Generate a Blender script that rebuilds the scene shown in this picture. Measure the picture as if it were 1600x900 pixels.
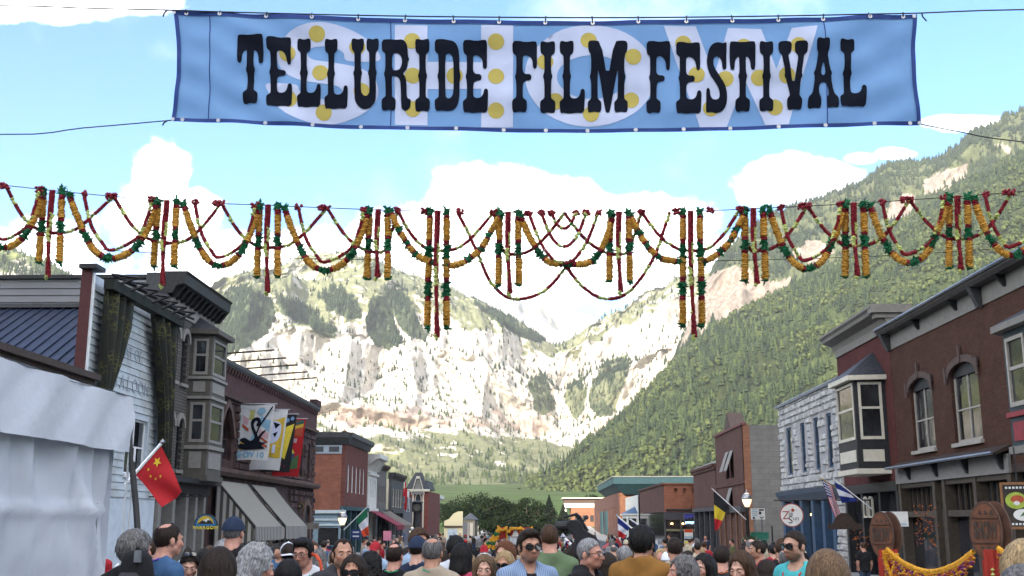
import bpy, bmesh, math, random
import numpy as np
from mathutils import Vector, Matrix, geometry
from math import sin, cos, pi, radians

for o in list(bpy.data.objects):
	bpy.data.objects.remove(o)
S = bpy.context.scene
COL = S.collection
random.seed(7)
RNG = np.random.default_rng(7)

# ------------------------------------------------------------------ camera
FPX = 1700.0
CAMZ = 1.85
cd = bpy.data.cameras.new('camera')
cd.sensor_width = 36.0
cd.lens = FPX / 1600.0 * 36.0
cd.clip_start = 0.1
cd.clip_end = 30000
cam = bpy.data.objects.new('camera', cd)
COL.objects.link(cam)
cam.location = (0, 0, CAMZ)
cam.rotation_euler = (radians(90 + 12.1), 0, radians(1.28))
S.camera = cam
CR = cam.rotation_euler.to_matrix()
CRN = np.array(CR)

# ------------------------------------------------------------------ light
SUN_EL, SUN_AZ = radians(17.0), radians(24.0)       # behind the camera, to its left
sun_dir = Vector((-sin(SUN_AZ) * cos(SUN_EL), -cos(SUN_AZ) * cos(SUN_EL), sin(SUN_EL)))
sd = bpy.data.lights.new('sun', 'SUN')
sd.energy = 3.9
sd.angle = radians(0.5)
sd.color = (1.0, 0.90, 0.74)
so = bpy.data.objects.new('sun', sd)
COL.objects.link(so)
so.rotation_euler = sun_dir.to_track_quat('Z', 'Y').to_euler()
so.location = (0, 0, 60)

W = bpy.data.worlds.new('World')
S.world = W
W.use_nodes = True
wt = W.node_tree
for n in list(wt.nodes):
	wt.nodes.remove(n)


class NT:
	"""small node helper"""
	def __init__(self, tree):
		self.t = tree

	def n(self, typ, **kw):
		nd = self.t.nodes.new(typ)
		for k, v in kw.items():
			if k == 'ins':
				for a, b in v.items():
					self.s(nd.inputs[a], b)
			else:
				setattr(nd, k, v)
		return nd

	def s(self, sock, val):
		if isinstance(val, bpy.types.NodeSocket):
			self.t.links.new(val, sock)
		elif isinstance(val, bpy.types.Node):
			self.t.links.new(val.outputs[0], sock)
		else:
			if isinstance(val, (tuple, list)) and len(val) == 3 and sock.type == 'RGBA':
				val = (*val, 1)
			sock.default_value = val

	def m(self, op, a, b=None, c=None, clamp=False):
		nd = self.t.nodes.new('ShaderNodeMath')
		nd.operation = op
		nd.use_clamp = clamp
		for i, v in enumerate((a, b, c)):
			if v is not None:
				self.s(nd.inputs[i], v)
		return nd.outputs[0]

	def ss(self, v, lo, hi, a=0.0, b=1.0):
		nd = self.t.nodes.new('ShaderNodeMapRange')
		nd.interpolation_type = 'SMOOTHSTEP'
		self.s(nd.inputs[0], v)
		for i, q in enumerate((lo, hi, a, b)):
			nd.inputs[i + 1].default_value = q
		return nd.outputs[0]

	def mix(self, f, a, b):
		nd = self.t.nodes.new('ShaderNodeMix')
		nd.data_type = 'RGBA'
		self.s(nd.inputs[0], f)
		self.s(nd.inputs[6], a)
		self.s(nd.inputs[7], b)
		return nd.outputs[2]

	def noise(self, vec, scale, detail=4, rough=0.55, dim='3D', out=0):
		nd = self.t.nodes.new('ShaderNodeTexNoise')
		nd.noise_dimensions = dim
		if vec is not None:
			self.s(nd.inputs['Vector'], vec)
		nd.inputs['Scale'].default_value = scale
		nd.inputs['Detail'].default_value = detail
		nd.inputs['Roughness'].default_value = rough
		return nd.outputs[out]


g = NT(wt)
sky = g.n('ShaderNodeTexSky', sky_type='NISHITA')
sky.sun_disc = False
sky.sun_elevation = SUN_EL
sky.sun_rotation = math.atan2(sun_dir.x, sun_dir.y)
sky.altitude = 2600
sky.air_density = 1.0
sky.dust_density = 0.6
sky.ozone_density = 2.2
tc = g.n('ShaderNodeTexCoord')
sx = g.n('ShaderNodeSeparateXYZ', ins={0: tc.outputs['Generated']})
X_, Y_, Z_ = sx.outputs
ay = g.m('MAXIMUM', Y_, 0.05)
u_ = g.m('DIVIDE', X_, ay)
v_ = g.m('DIVIDE', Z_, ay)
wn = g.noise(tc.outputs['Generated'], 9.0, 7, 0.6)
wn2 = g.noise(tc.outputs['Generated'], 34.0, 6, 0.62)
rag = g.m('ADD', g.m('MULTIPLY', g.m('SUBTRACT', wn, 0.5), 2.3), g.m('MULTIPLY', g.m('SUBTRACT', wn2, 0.5), 1.1))


def ray(px, py):
	d = CR @ Vector(((px - 800) / FPX, (450 - py) / FPX, -1.0))
	return d


cl = None
# clouds standing over the peaks: centre and half-size given as view directions
for (px, py, rx, ry, w) in ((800, 330, 105, 62, 1), (905, 316, 55, 40, 1), (1010, 345, 95, 45, 1), (700, 385, 150, 55, 1),
							(252, 275, 34, 50, 1), (235, 345, 75, 45, .9), (300, 325, 40, 26, .85), (1235, 285, 75, 36, 1),
							(1290, 285, 50, 30, 1), (1180, 300, 30, 20, .9), (1345, 247, 22, 9, .6),
							(1395, 240, 26, 8, .65), (1510, 192, 60, 14, .8), (110, 8, 150, 24, .95),
							(980, 425, 420, 52, .9), (450, 430, 260, 50, .95), (30, 400, 130, 50, .9)):
	d = ray(px, py)
	cu, cv = d.x / d.y, d.z / d.y
	k = 1.0 / FPX / d.y
	a = g.m('MULTIPLY', g.m('SUBTRACT', u_, cu), 1.0 / (rx * k))
	b = g.m('MULTIPLY', g.m('SUBTRACT', v_, cv), 1.0 / (ry * k))
	r = g.m('SQRT', g.m('ADD', g.m('MULTIPLY', a, a), g.m('MULTIPLY', b, b)))
	c = g.m('MULTIPLY', g.ss(g.m('ADD', r, rag), 1.35, 0.75), w)
	cl = c if cl is None else g.m('MAXIMUM', cl, c)
front = g.ss(Y_, 0.25, 0.45)
cl = g.m('MULTIPLY', cl, front)
# unseen clouds over the rest of the sky, thickened to whiten the street's shade
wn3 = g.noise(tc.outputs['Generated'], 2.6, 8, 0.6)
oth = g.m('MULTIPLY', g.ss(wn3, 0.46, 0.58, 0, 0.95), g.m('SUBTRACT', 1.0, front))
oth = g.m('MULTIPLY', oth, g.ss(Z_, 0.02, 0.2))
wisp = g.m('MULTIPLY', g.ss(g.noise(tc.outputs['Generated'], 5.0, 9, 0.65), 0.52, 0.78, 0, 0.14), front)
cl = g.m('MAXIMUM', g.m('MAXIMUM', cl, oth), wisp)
SKY_STR, CLOUD = 0.102, (13.5, 13.2, 12.8)  # clouds bright enough that the unseen ones light the shaded street
hs_ = g.n('ShaderNodeHueSaturation', ins={'Saturation': 1.2, 'Color': sky.outputs[0]})
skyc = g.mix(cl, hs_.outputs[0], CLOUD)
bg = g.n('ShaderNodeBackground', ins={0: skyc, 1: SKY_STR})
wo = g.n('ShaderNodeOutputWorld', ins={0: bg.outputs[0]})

S.view_settings.view_transform = 'Standard'
S.view_settings.look = 'None'
S.view_settings.gamma = 1.0
S.view_settings.use_curve_mapping = False
S.view_settings.exposure = 2.1
S.cycles.use_denoising = True
S.cycles.max_bounces = 6
S.cycles.diffuse_bounces = 3
S.cycles.glossy_bounces = 3
S.cycles.transparent_max_bounces = 8
S.cycles.caustics_reflective = False
S.cycles.caustics_refractive = False

# ------------------------------------------------------------------ helpers
CV = Vector((0, 0, CAMZ))


def at_y(px, py, Y):
	d = ray(px, py)
	return CV + d * (Y / d.y)


def at_x(px, py, X):
	d = ray(px, py)
	return CV + d * (X / d.x)


def lin(c):
	"""sRGB 0-255 -> linear"""
	return tuple(((v / 255) / 12.92 if v / 255 <= 0.04045 else ((v / 255 + 0.055) / 1.055) ** 2.4) for v in c)


MATS = {}


def mat(name, col, rough=0.8, var=0.12, scale=6.0, bump=0.0, bscale=40.0, metal=0.0, emit=None, spec=0.35, stretch=None, trans=0.0, col2=None):
	if name in MATS:
		return MATS[name]
	m = bpy.data.materials.new(name)
	m.use_nodes = True
	t = NT(m.node_tree)
	p = m.node_tree.nodes['Principled BSDF']
	p.inputs['Roughness'].default_value = rough
	p.inputs['Metallic'].default_value = metal
	p.inputs['Specular IOR Level'].default_value = spec
	co = t.n('ShaderNodeTexCoord').outputs['Object']
	if stretch:
		co = t.n('ShaderNodeMapping', ins={0: co, 3: stretch}).outputs[0]
	nz = t.noise(co, scale, 5, 0.6)
	hi = tuple(min(1, c * (1 + var)) for c in col)
	lo = tuple(c * (1 - var) for c in (col2 or col))
	t.s(p.inputs['Base Color'], t.mix(t.ss(nz, 0.3, 0.7), lo, hi))
	if bump:
		bn = t.noise(co, bscale, 4, 0.6)
		b = t.n('ShaderNodeBump', ins={'Strength': bump, 'Distance': 0.02, 'Height': bn})
		t.s(p.inputs['Normal'], b.outputs[0])
	if emit:
		p.inputs['Emission Color'].default_value = (*emit[:3], 1)
		p.inputs['Emission Strength'].default_value = emit[3]
	if trans:
		tr = t.n('ShaderNodeBsdfTranslucent')
		t.s(tr.inputs[0], t.mix(0.5, lo, hi))
		mx = t.n('ShaderNodeMixShader', ins={0: trans, 1: p.outputs[0], 2: tr.outputs[0]})
		t.s(m.node_tree.nodes['Material Output'].inputs[0], mx.outputs[0])
	MATS[name] = m
	return m


def brick_mat(name, c1, c2, mortar, axis='x', bw=0.21, bh=0.075, bump=0.5, ms=0.012, rough=0.9):
	if name in MATS:
		return MATS[name]
	m = bpy.data.materials.new(name)
	m.use_nodes = True
	t = NT(m.node_tree)
	p = m.node_tree.nodes['Principled BSDF']
	p.inputs['Roughness'].default_value = rough
	p.inputs['Specular IOR Level'].default_value = 0.2
	co = t.n('ShaderNodeTexCoord').outputs['Object']
	sp = t.n('ShaderNodeSeparateXYZ', ins={0: co})
	cb = t.n('ShaderNodeCombineXYZ', ins={0: sp.outputs[1 if axis == 'x' else 0], 1: sp.outputs[2]})
	br = t.n('ShaderNodeTexBrick')
	t.s(br.inputs['Vector'], cb.outputs[0])
	br.inputs['Scale'].default_value = 1.0
	br.inputs['Brick Width'].default_value = bw
	br.inputs['Row Height'].default_value = bh
	br.inputs['Mortar Size'].default_value = ms
	br.inputs['Bias'].default_value = 0.0
	t.s(br.inputs['Color1'], c1)
	t.s(br.inputs['Color2'], c2)
	t.s(br.inputs['Mortar'], mortar)
	nz = t.noise(co, 1.1, 6, 0.65)
	nz2 = t.noise(co, 9.0, 4, 0.6)
	dk = t.mix(t.ss(nz, 0.35, 0.7, 0.0, 0.45), br.outputs[0], tuple(c * 0.55 for c in c2))
	dk = t.mix(t.ss(nz2, 0.5, 0.8, 0.0, 0.35), dk, tuple(min(1, c * 1.35) for c in c1))
	t.s(p.inputs['Base Color'], dk)
	b = t.n('ShaderNodeBump', ins={'Strength': bump, 'Distance': 0.01, 'Height': t.m('SUBTRACT', 1.0, br.outputs[1])})
	t.s(p.inputs['Normal'], b.outputs[0])
	MATS[name] = m
	return m


def glass_mat(name, col=(0.02, 0.022, 0.025), rough=0.06):
	if name in MATS:
		return MATS[name]
	m = bpy.data.materials.new(name)
	m.use_nodes = True
	t = NT(m.node_tree)
	p = m.node_tree.nodes['Principled BSDF']
	p.inputs['Roughness'].default_value = rough
	p.inputs['Specular IOR Level'].default_value = 0.9
	co = t.n('ShaderNodeTexCoord').outputs['Object']
	t.s(p.inputs['Base Color'], t.mix(t.ss(t.noise(co, 0.7, 3), .35, .65), tuple(c * .5 for c in col), tuple(c * 1.6 for c in col)))
	b = t.n('ShaderNodeBump', ins={'Strength': 0.08, 'Distance': 0.05, 'Height': t.noise(co, 1.5, 2)})
	t.s(p.inputs['Normal'], b.outputs[0])
	MATS[name] = m
	return m


def mesh_np(name, verts, quads=None, tris=None, smooth=False):
	"""fast mesh from arrays"""
	me = bpy.data.meshes.new(name)
	verts = np.asarray(verts, dtype=np.float32)
	parts, tot = [], []
	if quads is not None and len(quads):
		q = np.asarray(quads, dtype=np.int32)
		parts.append(q.ravel())
		tot.append(np.full(len(q), 4, np.int32))
	if tris is not None and len(tris):
		q = np.asarray(tris, dtype=np.int32)
		parts.append(q.ravel())
		tot.append(np.full(len(q), 3, np.int32))
	idx = np.concatenate(parts)
	tot = np.concatenate(tot)
	me.vertices.add(len(verts))
	me.vertices.foreach_set('co', verts.ravel())
	me.loops.add(len(idx))
	me.loops.foreach_set('vertex_index', idx)
	me.polygons.add(len(tot))
	st = np.concatenate(([0], np.cumsum(tot)[:-1])).astype(np.int32)
	me.polygons.foreach_set('loop_start', st)
	me.polygons.foreach_set('loop_total', tot)
	if smooth:
		me.polygons.foreach_set('use_smooth', np.ones(len(tot), bool))
	me.update(calc_edges=True)
	me.validate()
	return me


def wmat(o):
	M = Matrix.LocRotScale(o.location, o.rotation_euler, o.scale)
	return wmat(o.parent) @ o.matrix_parent_inverse @ M if o.parent else M


def link(name, me, m=None, parent=None, local=False):
	o = bpy.data.objects.new(name, me)
	COL.objects.link(o)
	if m is not None and me is not None:
		if isinstance(m, (list, tuple)):
			for q in m:
				me.materials.append(q)
		else:
			me.materials.append(m)
	if parent is not None:
		o.parent = parent
		if not local:
			o.matrix_parent_inverse = wmat(parent).inverted()
	return o


def tag(o, label=None, cat=None, group=None, kind=None):
	if label:
		o['label'] = label
	if cat:
		o['category'] = cat
	if group:
		o['group'] = group
	if kind:
		o['kind'] = kind
	return o


def thing(name, label, cat, loc=(0, 0, 0), group=None, rz=0.0):
	o = bpy.data.objects.new(name, None)
	o.empty_display_size = 0.3
	COL.objects.link(o)
	o.location = loc
	o.rotation_euler = (0, 0, rz)
	return tag(o, label, cat, group)


class MB:
	"""collects faces for one mesh"""
	def __init__(self):
		self.v, self.f = [], []

	def poly(self, pts):
		b = len(self.v)
		self.v += [tuple(p) for p in pts]
		self.f.append(list(range(b, b + len(pts))))
		return self

	def box(self, x0, y0, z0, x1, y1, z1):
		b = len(self.v)
		self.v += [(x, y, z) for z in (z0, z1) for y in (y0, y1) for x in (x0, x1)]
		for q in ((0, 2, 3, 1), (4, 5, 7, 6), (0, 1, 5, 4), (2, 6, 7, 3), (0, 4, 6, 2), (1, 3, 7, 5)):
			self.f.append([b + i for i in q])
		return self

	def hexa(self, c8):
		"""8 corners, bottom ring then top ring"""
		b = len(self.v)
		self.v += [tuple(p) for p in c8]
		for q in ((3, 2, 1, 0), (4, 5, 6, 7), (0, 1, 5, 4), (1, 2, 6, 5), (2, 3, 7, 6), (3, 0, 4, 7)):
			self.f.append([b + i for i in q])
		return self

	def prism(self, pts, off):
		"""polygon extruded along vector off"""
		n = len(pts)
		b = len(self.v)
		off = Vector(off)
		self.v += [tuple(p) for p in pts] + [tuple(Vector(p) + off) for p in pts]
		self.f.append([b + i for i in range(n)][::-1])
		self.f.append([b + n + i for i in range(n)])
		for i in range(n):
			j = (i + 1) % n
			self.f.append([b + i, b + j, b + n + j, b + n + i])
		return self

	def tube(self, pts, r, seg=6, cap=True):
		pts = [Vector(p) for p in pts]
		rr = r if isinstance(r, (list, tuple)) else [r] * len(pts)
		b = len(self.v)
		n = len(pts)
		prev = None
		for i, p in enumerate(pts):
			d = (pts[min(i + 1, n - 1)] - pts[max(i - 1, 0)])
			d = d.normalized() if d.length > 1e-9 else Vector((0, 0, 1))
			a = prev if prev is not None else (Vector((0, 0, 1)) if abs(d.z) < 0.9 else Vector((1, 0, 0)))
			s = d.cross(a)
			if s.length < 1e-6:
				s = d.cross(Vector((0.3, 1, 0.2)))
			s.normalize()
			up = s.cross(d).normalized()
			prev = up
			for k in range(seg):
				w = 2 * pi * k / seg
				self.v.append(tuple(p + (s * cos(w) + up * sin(w)) * rr[i]))
		for i in range(n - 1):
			for k in range(seg):
				q = (k + 1) % seg
				self.f.append([b + i * seg + k, b + i * seg + q, b + (i + 1) * seg + q, b + (i + 1) * seg + k])
		if cap:
			self.f.append([b + k for k in range(seg)][::-1])
			self.f.append([b + (n - 1) * seg + k for k in range(seg)])
		return self

	def lathe(self, prof, c=(0, 0, 0), seg=12, axis='z'):
		b = len(self.v)
		for (r, h) in prof:
			for k in range(seg):
				w = 2 * pi * k / seg
				p = (r * cos(w), r * sin(w), h) if axis == 'z' else ((h, r * cos(w), r * sin(w)) if axis == 'x' else (r * cos(w), h, r * sin(w)))
				self.v.append((c[0] + p[0], c[1] + p[1], c[2] + p[2]))
		for i in range(len(prof) - 1):
			for k in range(seg):
				q = (k + 1) % seg
				self.f.append([b + i * seg + k, b + i * seg + q, b + (i + 1) * seg + q, b + (i + 1) * seg + k])
		return self

	def mesh(self, name='m', smooth=False, bevel=0.0):
		me = bpy.data.meshes.new(name)
		me.from_pydata(self.v, [], self.f)
		bm = bmesh.new()
		bm.from_mesh(me)
		bmesh.ops.recalc_face_normals(bm, faces=bm.faces)
		if bevel:
			bmesh.ops.bevel(bm, geom=list(bm.edges), offset=bevel, segments=1, affect='EDGES', clamp_overlap=True)
		bm.to_mesh(me)
		bm.free()
		if smooth:
			me.polygons.foreach_set('use_smooth', np.ones(len(me.polygons), bool))
		return me

	def build(self, name, m, parent=None, smooth=False, bevel=0.0):
		return link(name, self.mesh(name, smooth, bevel), m, parent)


def vnoise(p, seed=0):
	"""gradient-free value noise on (n,3) points, ~[-1,1]"""
	p = np.asarray(p, dtype=np.float64)
	i = np.floor(p).astype(np.int64)
	fr = p - i
	w = fr * fr * fr * (fr * (fr * 6 - 15) + 10)

	def h(a, b, c):
		n = (a * 374761393 + b * 668265263 + c * 2147483647 + seed * 974711) & 0xffffffff
		n = ((n ^ (n >> 13)) * 1274126177) & 0xffffffff
		n = (n ^ (n >> 16)) & 0xffff
		return n / 32767.5 - 1.0
	r = 0
	for dx in (0, 1):
		wx = w[:, 0] if dx else 1 - w[:, 0]
		for dy in (0, 1):
			wy = w[:, 1] if dy else 1 - w[:, 1]
			for dz in (0, 1):
				wz = w[:, 2] if dz else 1 - w[:, 2]
				r = r + wx * wy * wz * h(i[:, 0] + dx, i[:, 1] + dy, i[:, 2] + dz)
	return r


def fbm(p, octv=5, seed=0, gain=0.5, ridged=False):
	a, s, r = 1.0, 1.0, 0
	for k in range(octv):
		v = vnoise(p * s + 17.3 * k, seed + k)
		r = r + a * ((1 - 2 * np.abs(v)) if ridged else v)
		a *= gain
		s *= 2.03
	return r


def proj_np(P):
	"""world points -> photograph pixels (used to lay out woods and rock bands)"""
	q = (P - np.array([0, 0, CAMZ])) @ CRN
	return 800 + FPX * q[:, 0] / -q[:, 2], 450 - FPX * q[:, 1] / -q[:, 2]


def inpoly(x, y, poly):
	r = np.zeros(x.shape, bool)
	n = len(poly)
	for i in range(n):
		x0, y0 = poly[i]
		x1, y1 = poly[(i + 1) % n]
		c = ((y0 > y) != (y1 > y)) & (x < (x1 - x0) * (y - y0) / (y1 - y0 + 1e-9) + x0)
		r ^= c
	return r


def ground_z(x, y):
	"""street level: level by the camera, falling gently along the street, rising again in the valley"""
	y = np.asarray(y, dtype=float)
	z = .12 - 0.03 * (np.clip(y, 6, 24) - 6) - 0.008 * (np.clip(y, 24, 60) - 24) - .004 * (np.clip(y, 60, 170) - 60)
	z = z + np.where(y > 260, 30.0 * np.clip((y - 260) / 800, 0, None) ** 1.15, 0)
	return z


def gz(y):
	return float(ground_z(0, y))
# ================================================================== terrain
def attr_mat(name, cols, rough=0.95, nscale=0.01, bump=0.6, bdist=3.0):
	"""material that mixes base colours by mesh attributes (what grows or lies there)"""
	m = bpy.data.materials.new(name)
	m.use_nodes = True
	t = NT(m.node_tree)
	p = m.node_tree.nodes['Principled BSDF']
	p.inputs['Roughness'].default_value = rough
	p.inputs['Specular IOR Level'].default_value = 0.1
	co = t.n('ShaderNodeTexCoord').outputs['Object']
	n1 = t.noise(co, nscale, 8, 0.68)
	n2 = t.noise(t.n('ShaderNodeMapping', ins={0: co, 3: (1, 1, .55)}).outputs[0], nscale * 5, 9, 0.75)
	cur = None
	for (an, lo, hi) in cols:
		c = t.mix(t.ss(n2, .35, .65), lo, hi)
		if cur is None:
			cur = c
			continue
		a = t.n('ShaderNodeAttribute', attribute_name=an).outputs['Fac']
		f = t.ss(t.m('ADD', a, t.m('MULTIPLY', t.m('SUBTRACT', n1, .5), 1.1)), .38, .62)
		cur = t.mix(f, cur, c)
	t.s(p.inputs['Base Color'], cur)
	b = t.n('ShaderNodeBump', ins={'Strength': bump, 'Distance': bdist, 'Height': t.noise(co, nscale * 4, 10, 0.78)})
	t.s(p.inputs['Normal'], b.outputs[0])
	return m


def set_attr(me, name, arr):
	a = me.attributes.new(name, 'FLOAT', 'POINT')
	a.data.foreach_set('value', np.asarray(arr, np.float32))


def massif(crest, base, prof, px0, px1, nc, nr, amp_xy, amp_z, seed, wl=420.0, back=900, crest_j=0.0, octv=6):
	"""a mountain flank: crest line and foot line in the valley, joined by a cross profile, roughened by noise"""
	pxs = np.linspace(px0, px1, nc)
	cx, cy, cdist = (np.array(v, float) for v in zip(*crest))
	py = np.interp(pxs, cx, cy)
	ker = np.ones(5) / 5
	py = np.convolve(np.pad(py, 2, mode='edge'), ker, 'valid')
	dist = np.interp(pxs, cx, cdist)
	py = py + crest_j * vnoise(np.stack([pxs / 13, pxs * 0 + seed, pxs * 0], 1), seed) + crest_j * .6 * vnoise(np.stack([pxs / 5, pxs * 0 + seed, pxs * 0], 1), seed + 3)
	D = np.stack([(pxs - 800) / FPX, (450 - py) / FPX, -np.ones(nc)], 1) @ CRN.T
	P1 = np.array([0, 0, CAMZ]) + D * (dist / D[:, 1])[:, None]
	bx, bd, bz = (np.array(v, float) for v in zip(*base))
	b_d = np.interp(pxs, bx, bd)
	b_z = np.interp(pxs, bx, bz)
	P0 = np.stack([D[:, 0] / D[:, 1] * b_d, b_d, b_z], 1)
	t = np.linspace(0, 1, nr)
	pt, pd, pz = (np.array(v, float) for v in zip(*prof))
	fd, fz = np.interp(t, pt, pd), np.interp(t, pt, pz)
	XY = P0[None, :, :2] + (P1 - P0)[None, :, :2] * fd[:, None, None]
	Z = P0[None, :, 2] + (P1 - P0)[None, :, 2] * fz[:, None]
	G = np.concatenate([XY, Z[..., None]], 2)
	fl = G.reshape(-1, 3)
	env = (np.clip(t / 0.08, 0, 1) * np.clip((1 - t) / 0.06, 0, 1))[:, None].repeat(nc, 1).ravel()
	q = fl / wl
	n_big = fbm(q * np.array([1, 1, .45]), octv, seed, 0.50, ridged=True)
	n_z = fbm(q * np.array([2.2, 2.2, 3.0]) + 9.1, 5, seed + 11, 0.55)
	dirv = np.stack([D[:, 0] / D[:, 1], np.ones(nc)], 1)
	dirv /= np.linalg.norm(dirv, axis=1)[:, None]
	dv = np.tile(dirv, (nr, 1))
	a_t = np.interp(t, [0, .2, .4, .8, 1], [.35, .6, 1, .9, .4])[:, None].repeat(nc, 1).ravel()
	fl[:, :2] -= dv * (n_big * amp_xy * env * a_t)[:, None]
	fl[:, 2] += n_z * amp_z * env * a_t
	G = fl.reshape(nr, nc, 3)
	rows = [G]
	top = G[-1]
	for k, (dd, dz) in enumerate(((.15, .02), (.4, .12), (1.0, .45))):
		e = top.copy()
		e[:, :2] += dirv * back * dd
		e[:, 2] -= (P1 - P0)[:, 2] * dz
		rows.append(e[None])
	G = np.concatenate(rows, 0)
	n2 = G.shape[0]
	i = np.arange(n2 * nc).reshape(n2, nc)
	quads = np.stack([i[:-1, :-1], i[:-1, 1:], i[1:, 1:], i[1:, :-1]], -1).reshape(-1, 4)
	V = G.reshape(-1, 3)
	tt = np.concatenate([t, [1, 1, 1]])[:, None].repeat(nc, 1).ravel()
	return V, quads, tt, (n2, nc)


# ---- valley floor, one sheet out to the mountains and beyond
xs = np.concatenate([-np.geomspace(7000, 30, 24), np.linspace(-20, 20, 5), np.geomspace(30, 7000, 24)])
ys = np.concatenate([np.linspace(-9000, -300, 12), np.linspace(-100, 300, 41), np.geomspace(330, 9000, 40)])
gx, gy = np.meshgrid(xs, ys)
gzv = ground_z(gx, gy) - 0.06
V = np.stack([gx, gy, gzv], -1).reshape(-1, 3)
i = np.arange(len(V)).reshape(len(ys), len(xs))
quads = np.stack([i[:-1, :-1], i[:-1, 1:], i[1:, 1:], i[1:, :-1]], -1).reshape(-1, 4)
m_meadow = mat('meadow', (.05, .085, .022), .95, .35, .02, .4, 2.0, spec=.1, col2=(.07, .085, .03))
o = link('ground', mesh_np('ground', V, quads, smooth=True), m_meadow)
tag(o, kind='structure')

# ---- main massif at the head of the valley (pale cliffs)
crest = [(150, 520, 3500), (260, 490, 3500), (300, 470, 3500), (330, 452, 3500), (380, 436, 3500), (430, 425, 3600), (470, 417, 3700), (510, 414, 3700),
		 (560, 418, 3700), (600, 420, 3700), (640, 437, 3700), (690, 452, 3800), (745, 478, 3900), (790, 510, 4000), (830, 536, 4100), (872, 550, 4200),
		 (900, 538, 4100), (920, 521, 4000), (960, 496, 3900), (1000, 469, 3800), (1040, 451, 3700), (1065, 438, 3700), (1110, 430, 3700), (1200, 445, 3700)]
base = [(150, 1500, 20), (600, 1550, 40), (820, 1650, 55), (950, 1750, 60), (1200, 1800, 60)]
prof = [(0, 0, 0), (.12, .20, .07), (.30, .42, .24), (.36, .47, .33), (.48, .50, .47), (.52, .56, .51), (.68, .60, .70), (.74, .68, .74), (.84, .76, .86), (1, 1, 1)]
V, quads, tt, (n2, nc) = massif(crest, base, prof, 150, 1200, 620, 280, 95, 22, 5, wl=330, crest_j=2.0, octv=8)
me = mesh_np('mountain', V, quads, smooth=True)
PX, PY = proj_np(V)
nn = fbm(V / 160.0, 5, 40, .6)
nn2 = fbm(V / 55.0 * np.array([1, 1, .6]), 4, 44, .6)
nrm = np.zeros(len(V) * 3, np.float32)
me.vertices.foreach_get('normal', nrm)
nz_ = np.abs(nrm.reshape(-1, 3)[:, 2])
lowline = np.interp(PX, [300, 480, 560, 640, 720, 800, 870, 930, 1000, 1080], [585, 660, 690, 682, 676, 682, 694, 705, 650, 600])
upline = np.interp(PX, [300, 420, 520, 600, 680, 760, 830, 900, 960, 1060], [500, 505, 520, 505, 500, 520, 560, 560, 520, 460])
rock = np.clip(.5 + (lowline - PY) / 30 + nn * .35, 0, 1) * np.clip(.5 + (PY - upline) / 30 + nn * .45 + nn2 * .2, 0, 1)
rock = np.clip(rock + np.clip(.78 - nz_, 0, 1) * .9 - np.clip(nz_ - .86, 0, 1) * 4 * (PX < 830), 0, 1)
dk = np.zeros(len(V))
DARK = [[(335, 470), (380, 450), (425, 462), (430, 500), (400, 540), (350, 560), (330, 530)],
		[(430, 462), (462, 468), (500, 498), (525, 525), (505, 530), (470, 505), (440, 490)],
		[(492, 458), (522, 450), (556, 470), (562, 496), (540, 502), (512, 488)],
		[(566, 495), (578, 462), (602, 460), (622, 500), (636, 535), (605, 545), (572, 525)],
		[(594, 448), (622, 455), (652, 488), (668, 520), (672, 540), (640, 518), (612, 482)],
		[(740, 468), (800, 500), (850, 530), (845, 537), (790, 512), (745, 482)]]
for pl in DARK:
	dk = np.maximum(dk, inpoly(PX + nn * 8, PY + nn2 * 6, pl) * 1.0)
GREEN = [[(828, 600), (845, 578), (862, 600), (872, 635), (860, 650), (832, 640)], [(885, 620), (900, 590), (922, 600), (918, 640), (900, 655)],
		 [(925, 610), (950, 560), (985, 560), (960, 640), (930, 650)]]
for pl in GREEN:
	gq = inpoly(PX + nn * 7, PY + nn2 * 7, pl)
	rock = np.where(gq, rock * .1, rock)
	dk = np.maximum(dk, gq * .45)
fan = inpoly(PX + nn * 5, PY + nn2 * 5, [(845, 650), (880, 660), (928, 655), (930, 690), (890, 692), (862, 672)])
rock = np.where(fan, 1, rock)
tal = (PX > 380) & (PX < 790) & (PY > 640) & (nn2 + nn * .6 > .62) & (PY < 740)
rock = np.where(tal, .9, rock)
pink = np.clip(1 - np.abs(PY - np.interp(PX, [400, 560, 700, 850], [628, 652, 655, 668])) / 40, 0, 1) * (.75 + .5 * nn2) * rock * ~fan
rock = np.where(dk > .5, rock * .25, rock)
wood = np.clip((PY - lowline) / 60, 0, 1) * np.clip(.55 + nn * 1.1, 0, 1)
set_attr(me, 'rock', rock)
set_attr(me, 'pink', np.clip(pink, 0, 1))
set_attr(me, 'dark', np.clip(dk + wood * .6, 0, 1))
m_mount = attr_mat('mountain', [('', (.13, .145, .075), (.21, .21, .125)), ('dark', (.04, .055, .032), (.075, .095, .05)), ('rock', (.37, .335, .285), (.64, .60, .535)),
								('pink', (.27, .20, .165), (.50, .415, .355))], nscale=.012, bump=.8, bdist=8)
o = link('mountain', me, m_mount)
tag(o, kind='structure')
MTN = (V, dk, wood, rock, PX, PY, tt)

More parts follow.
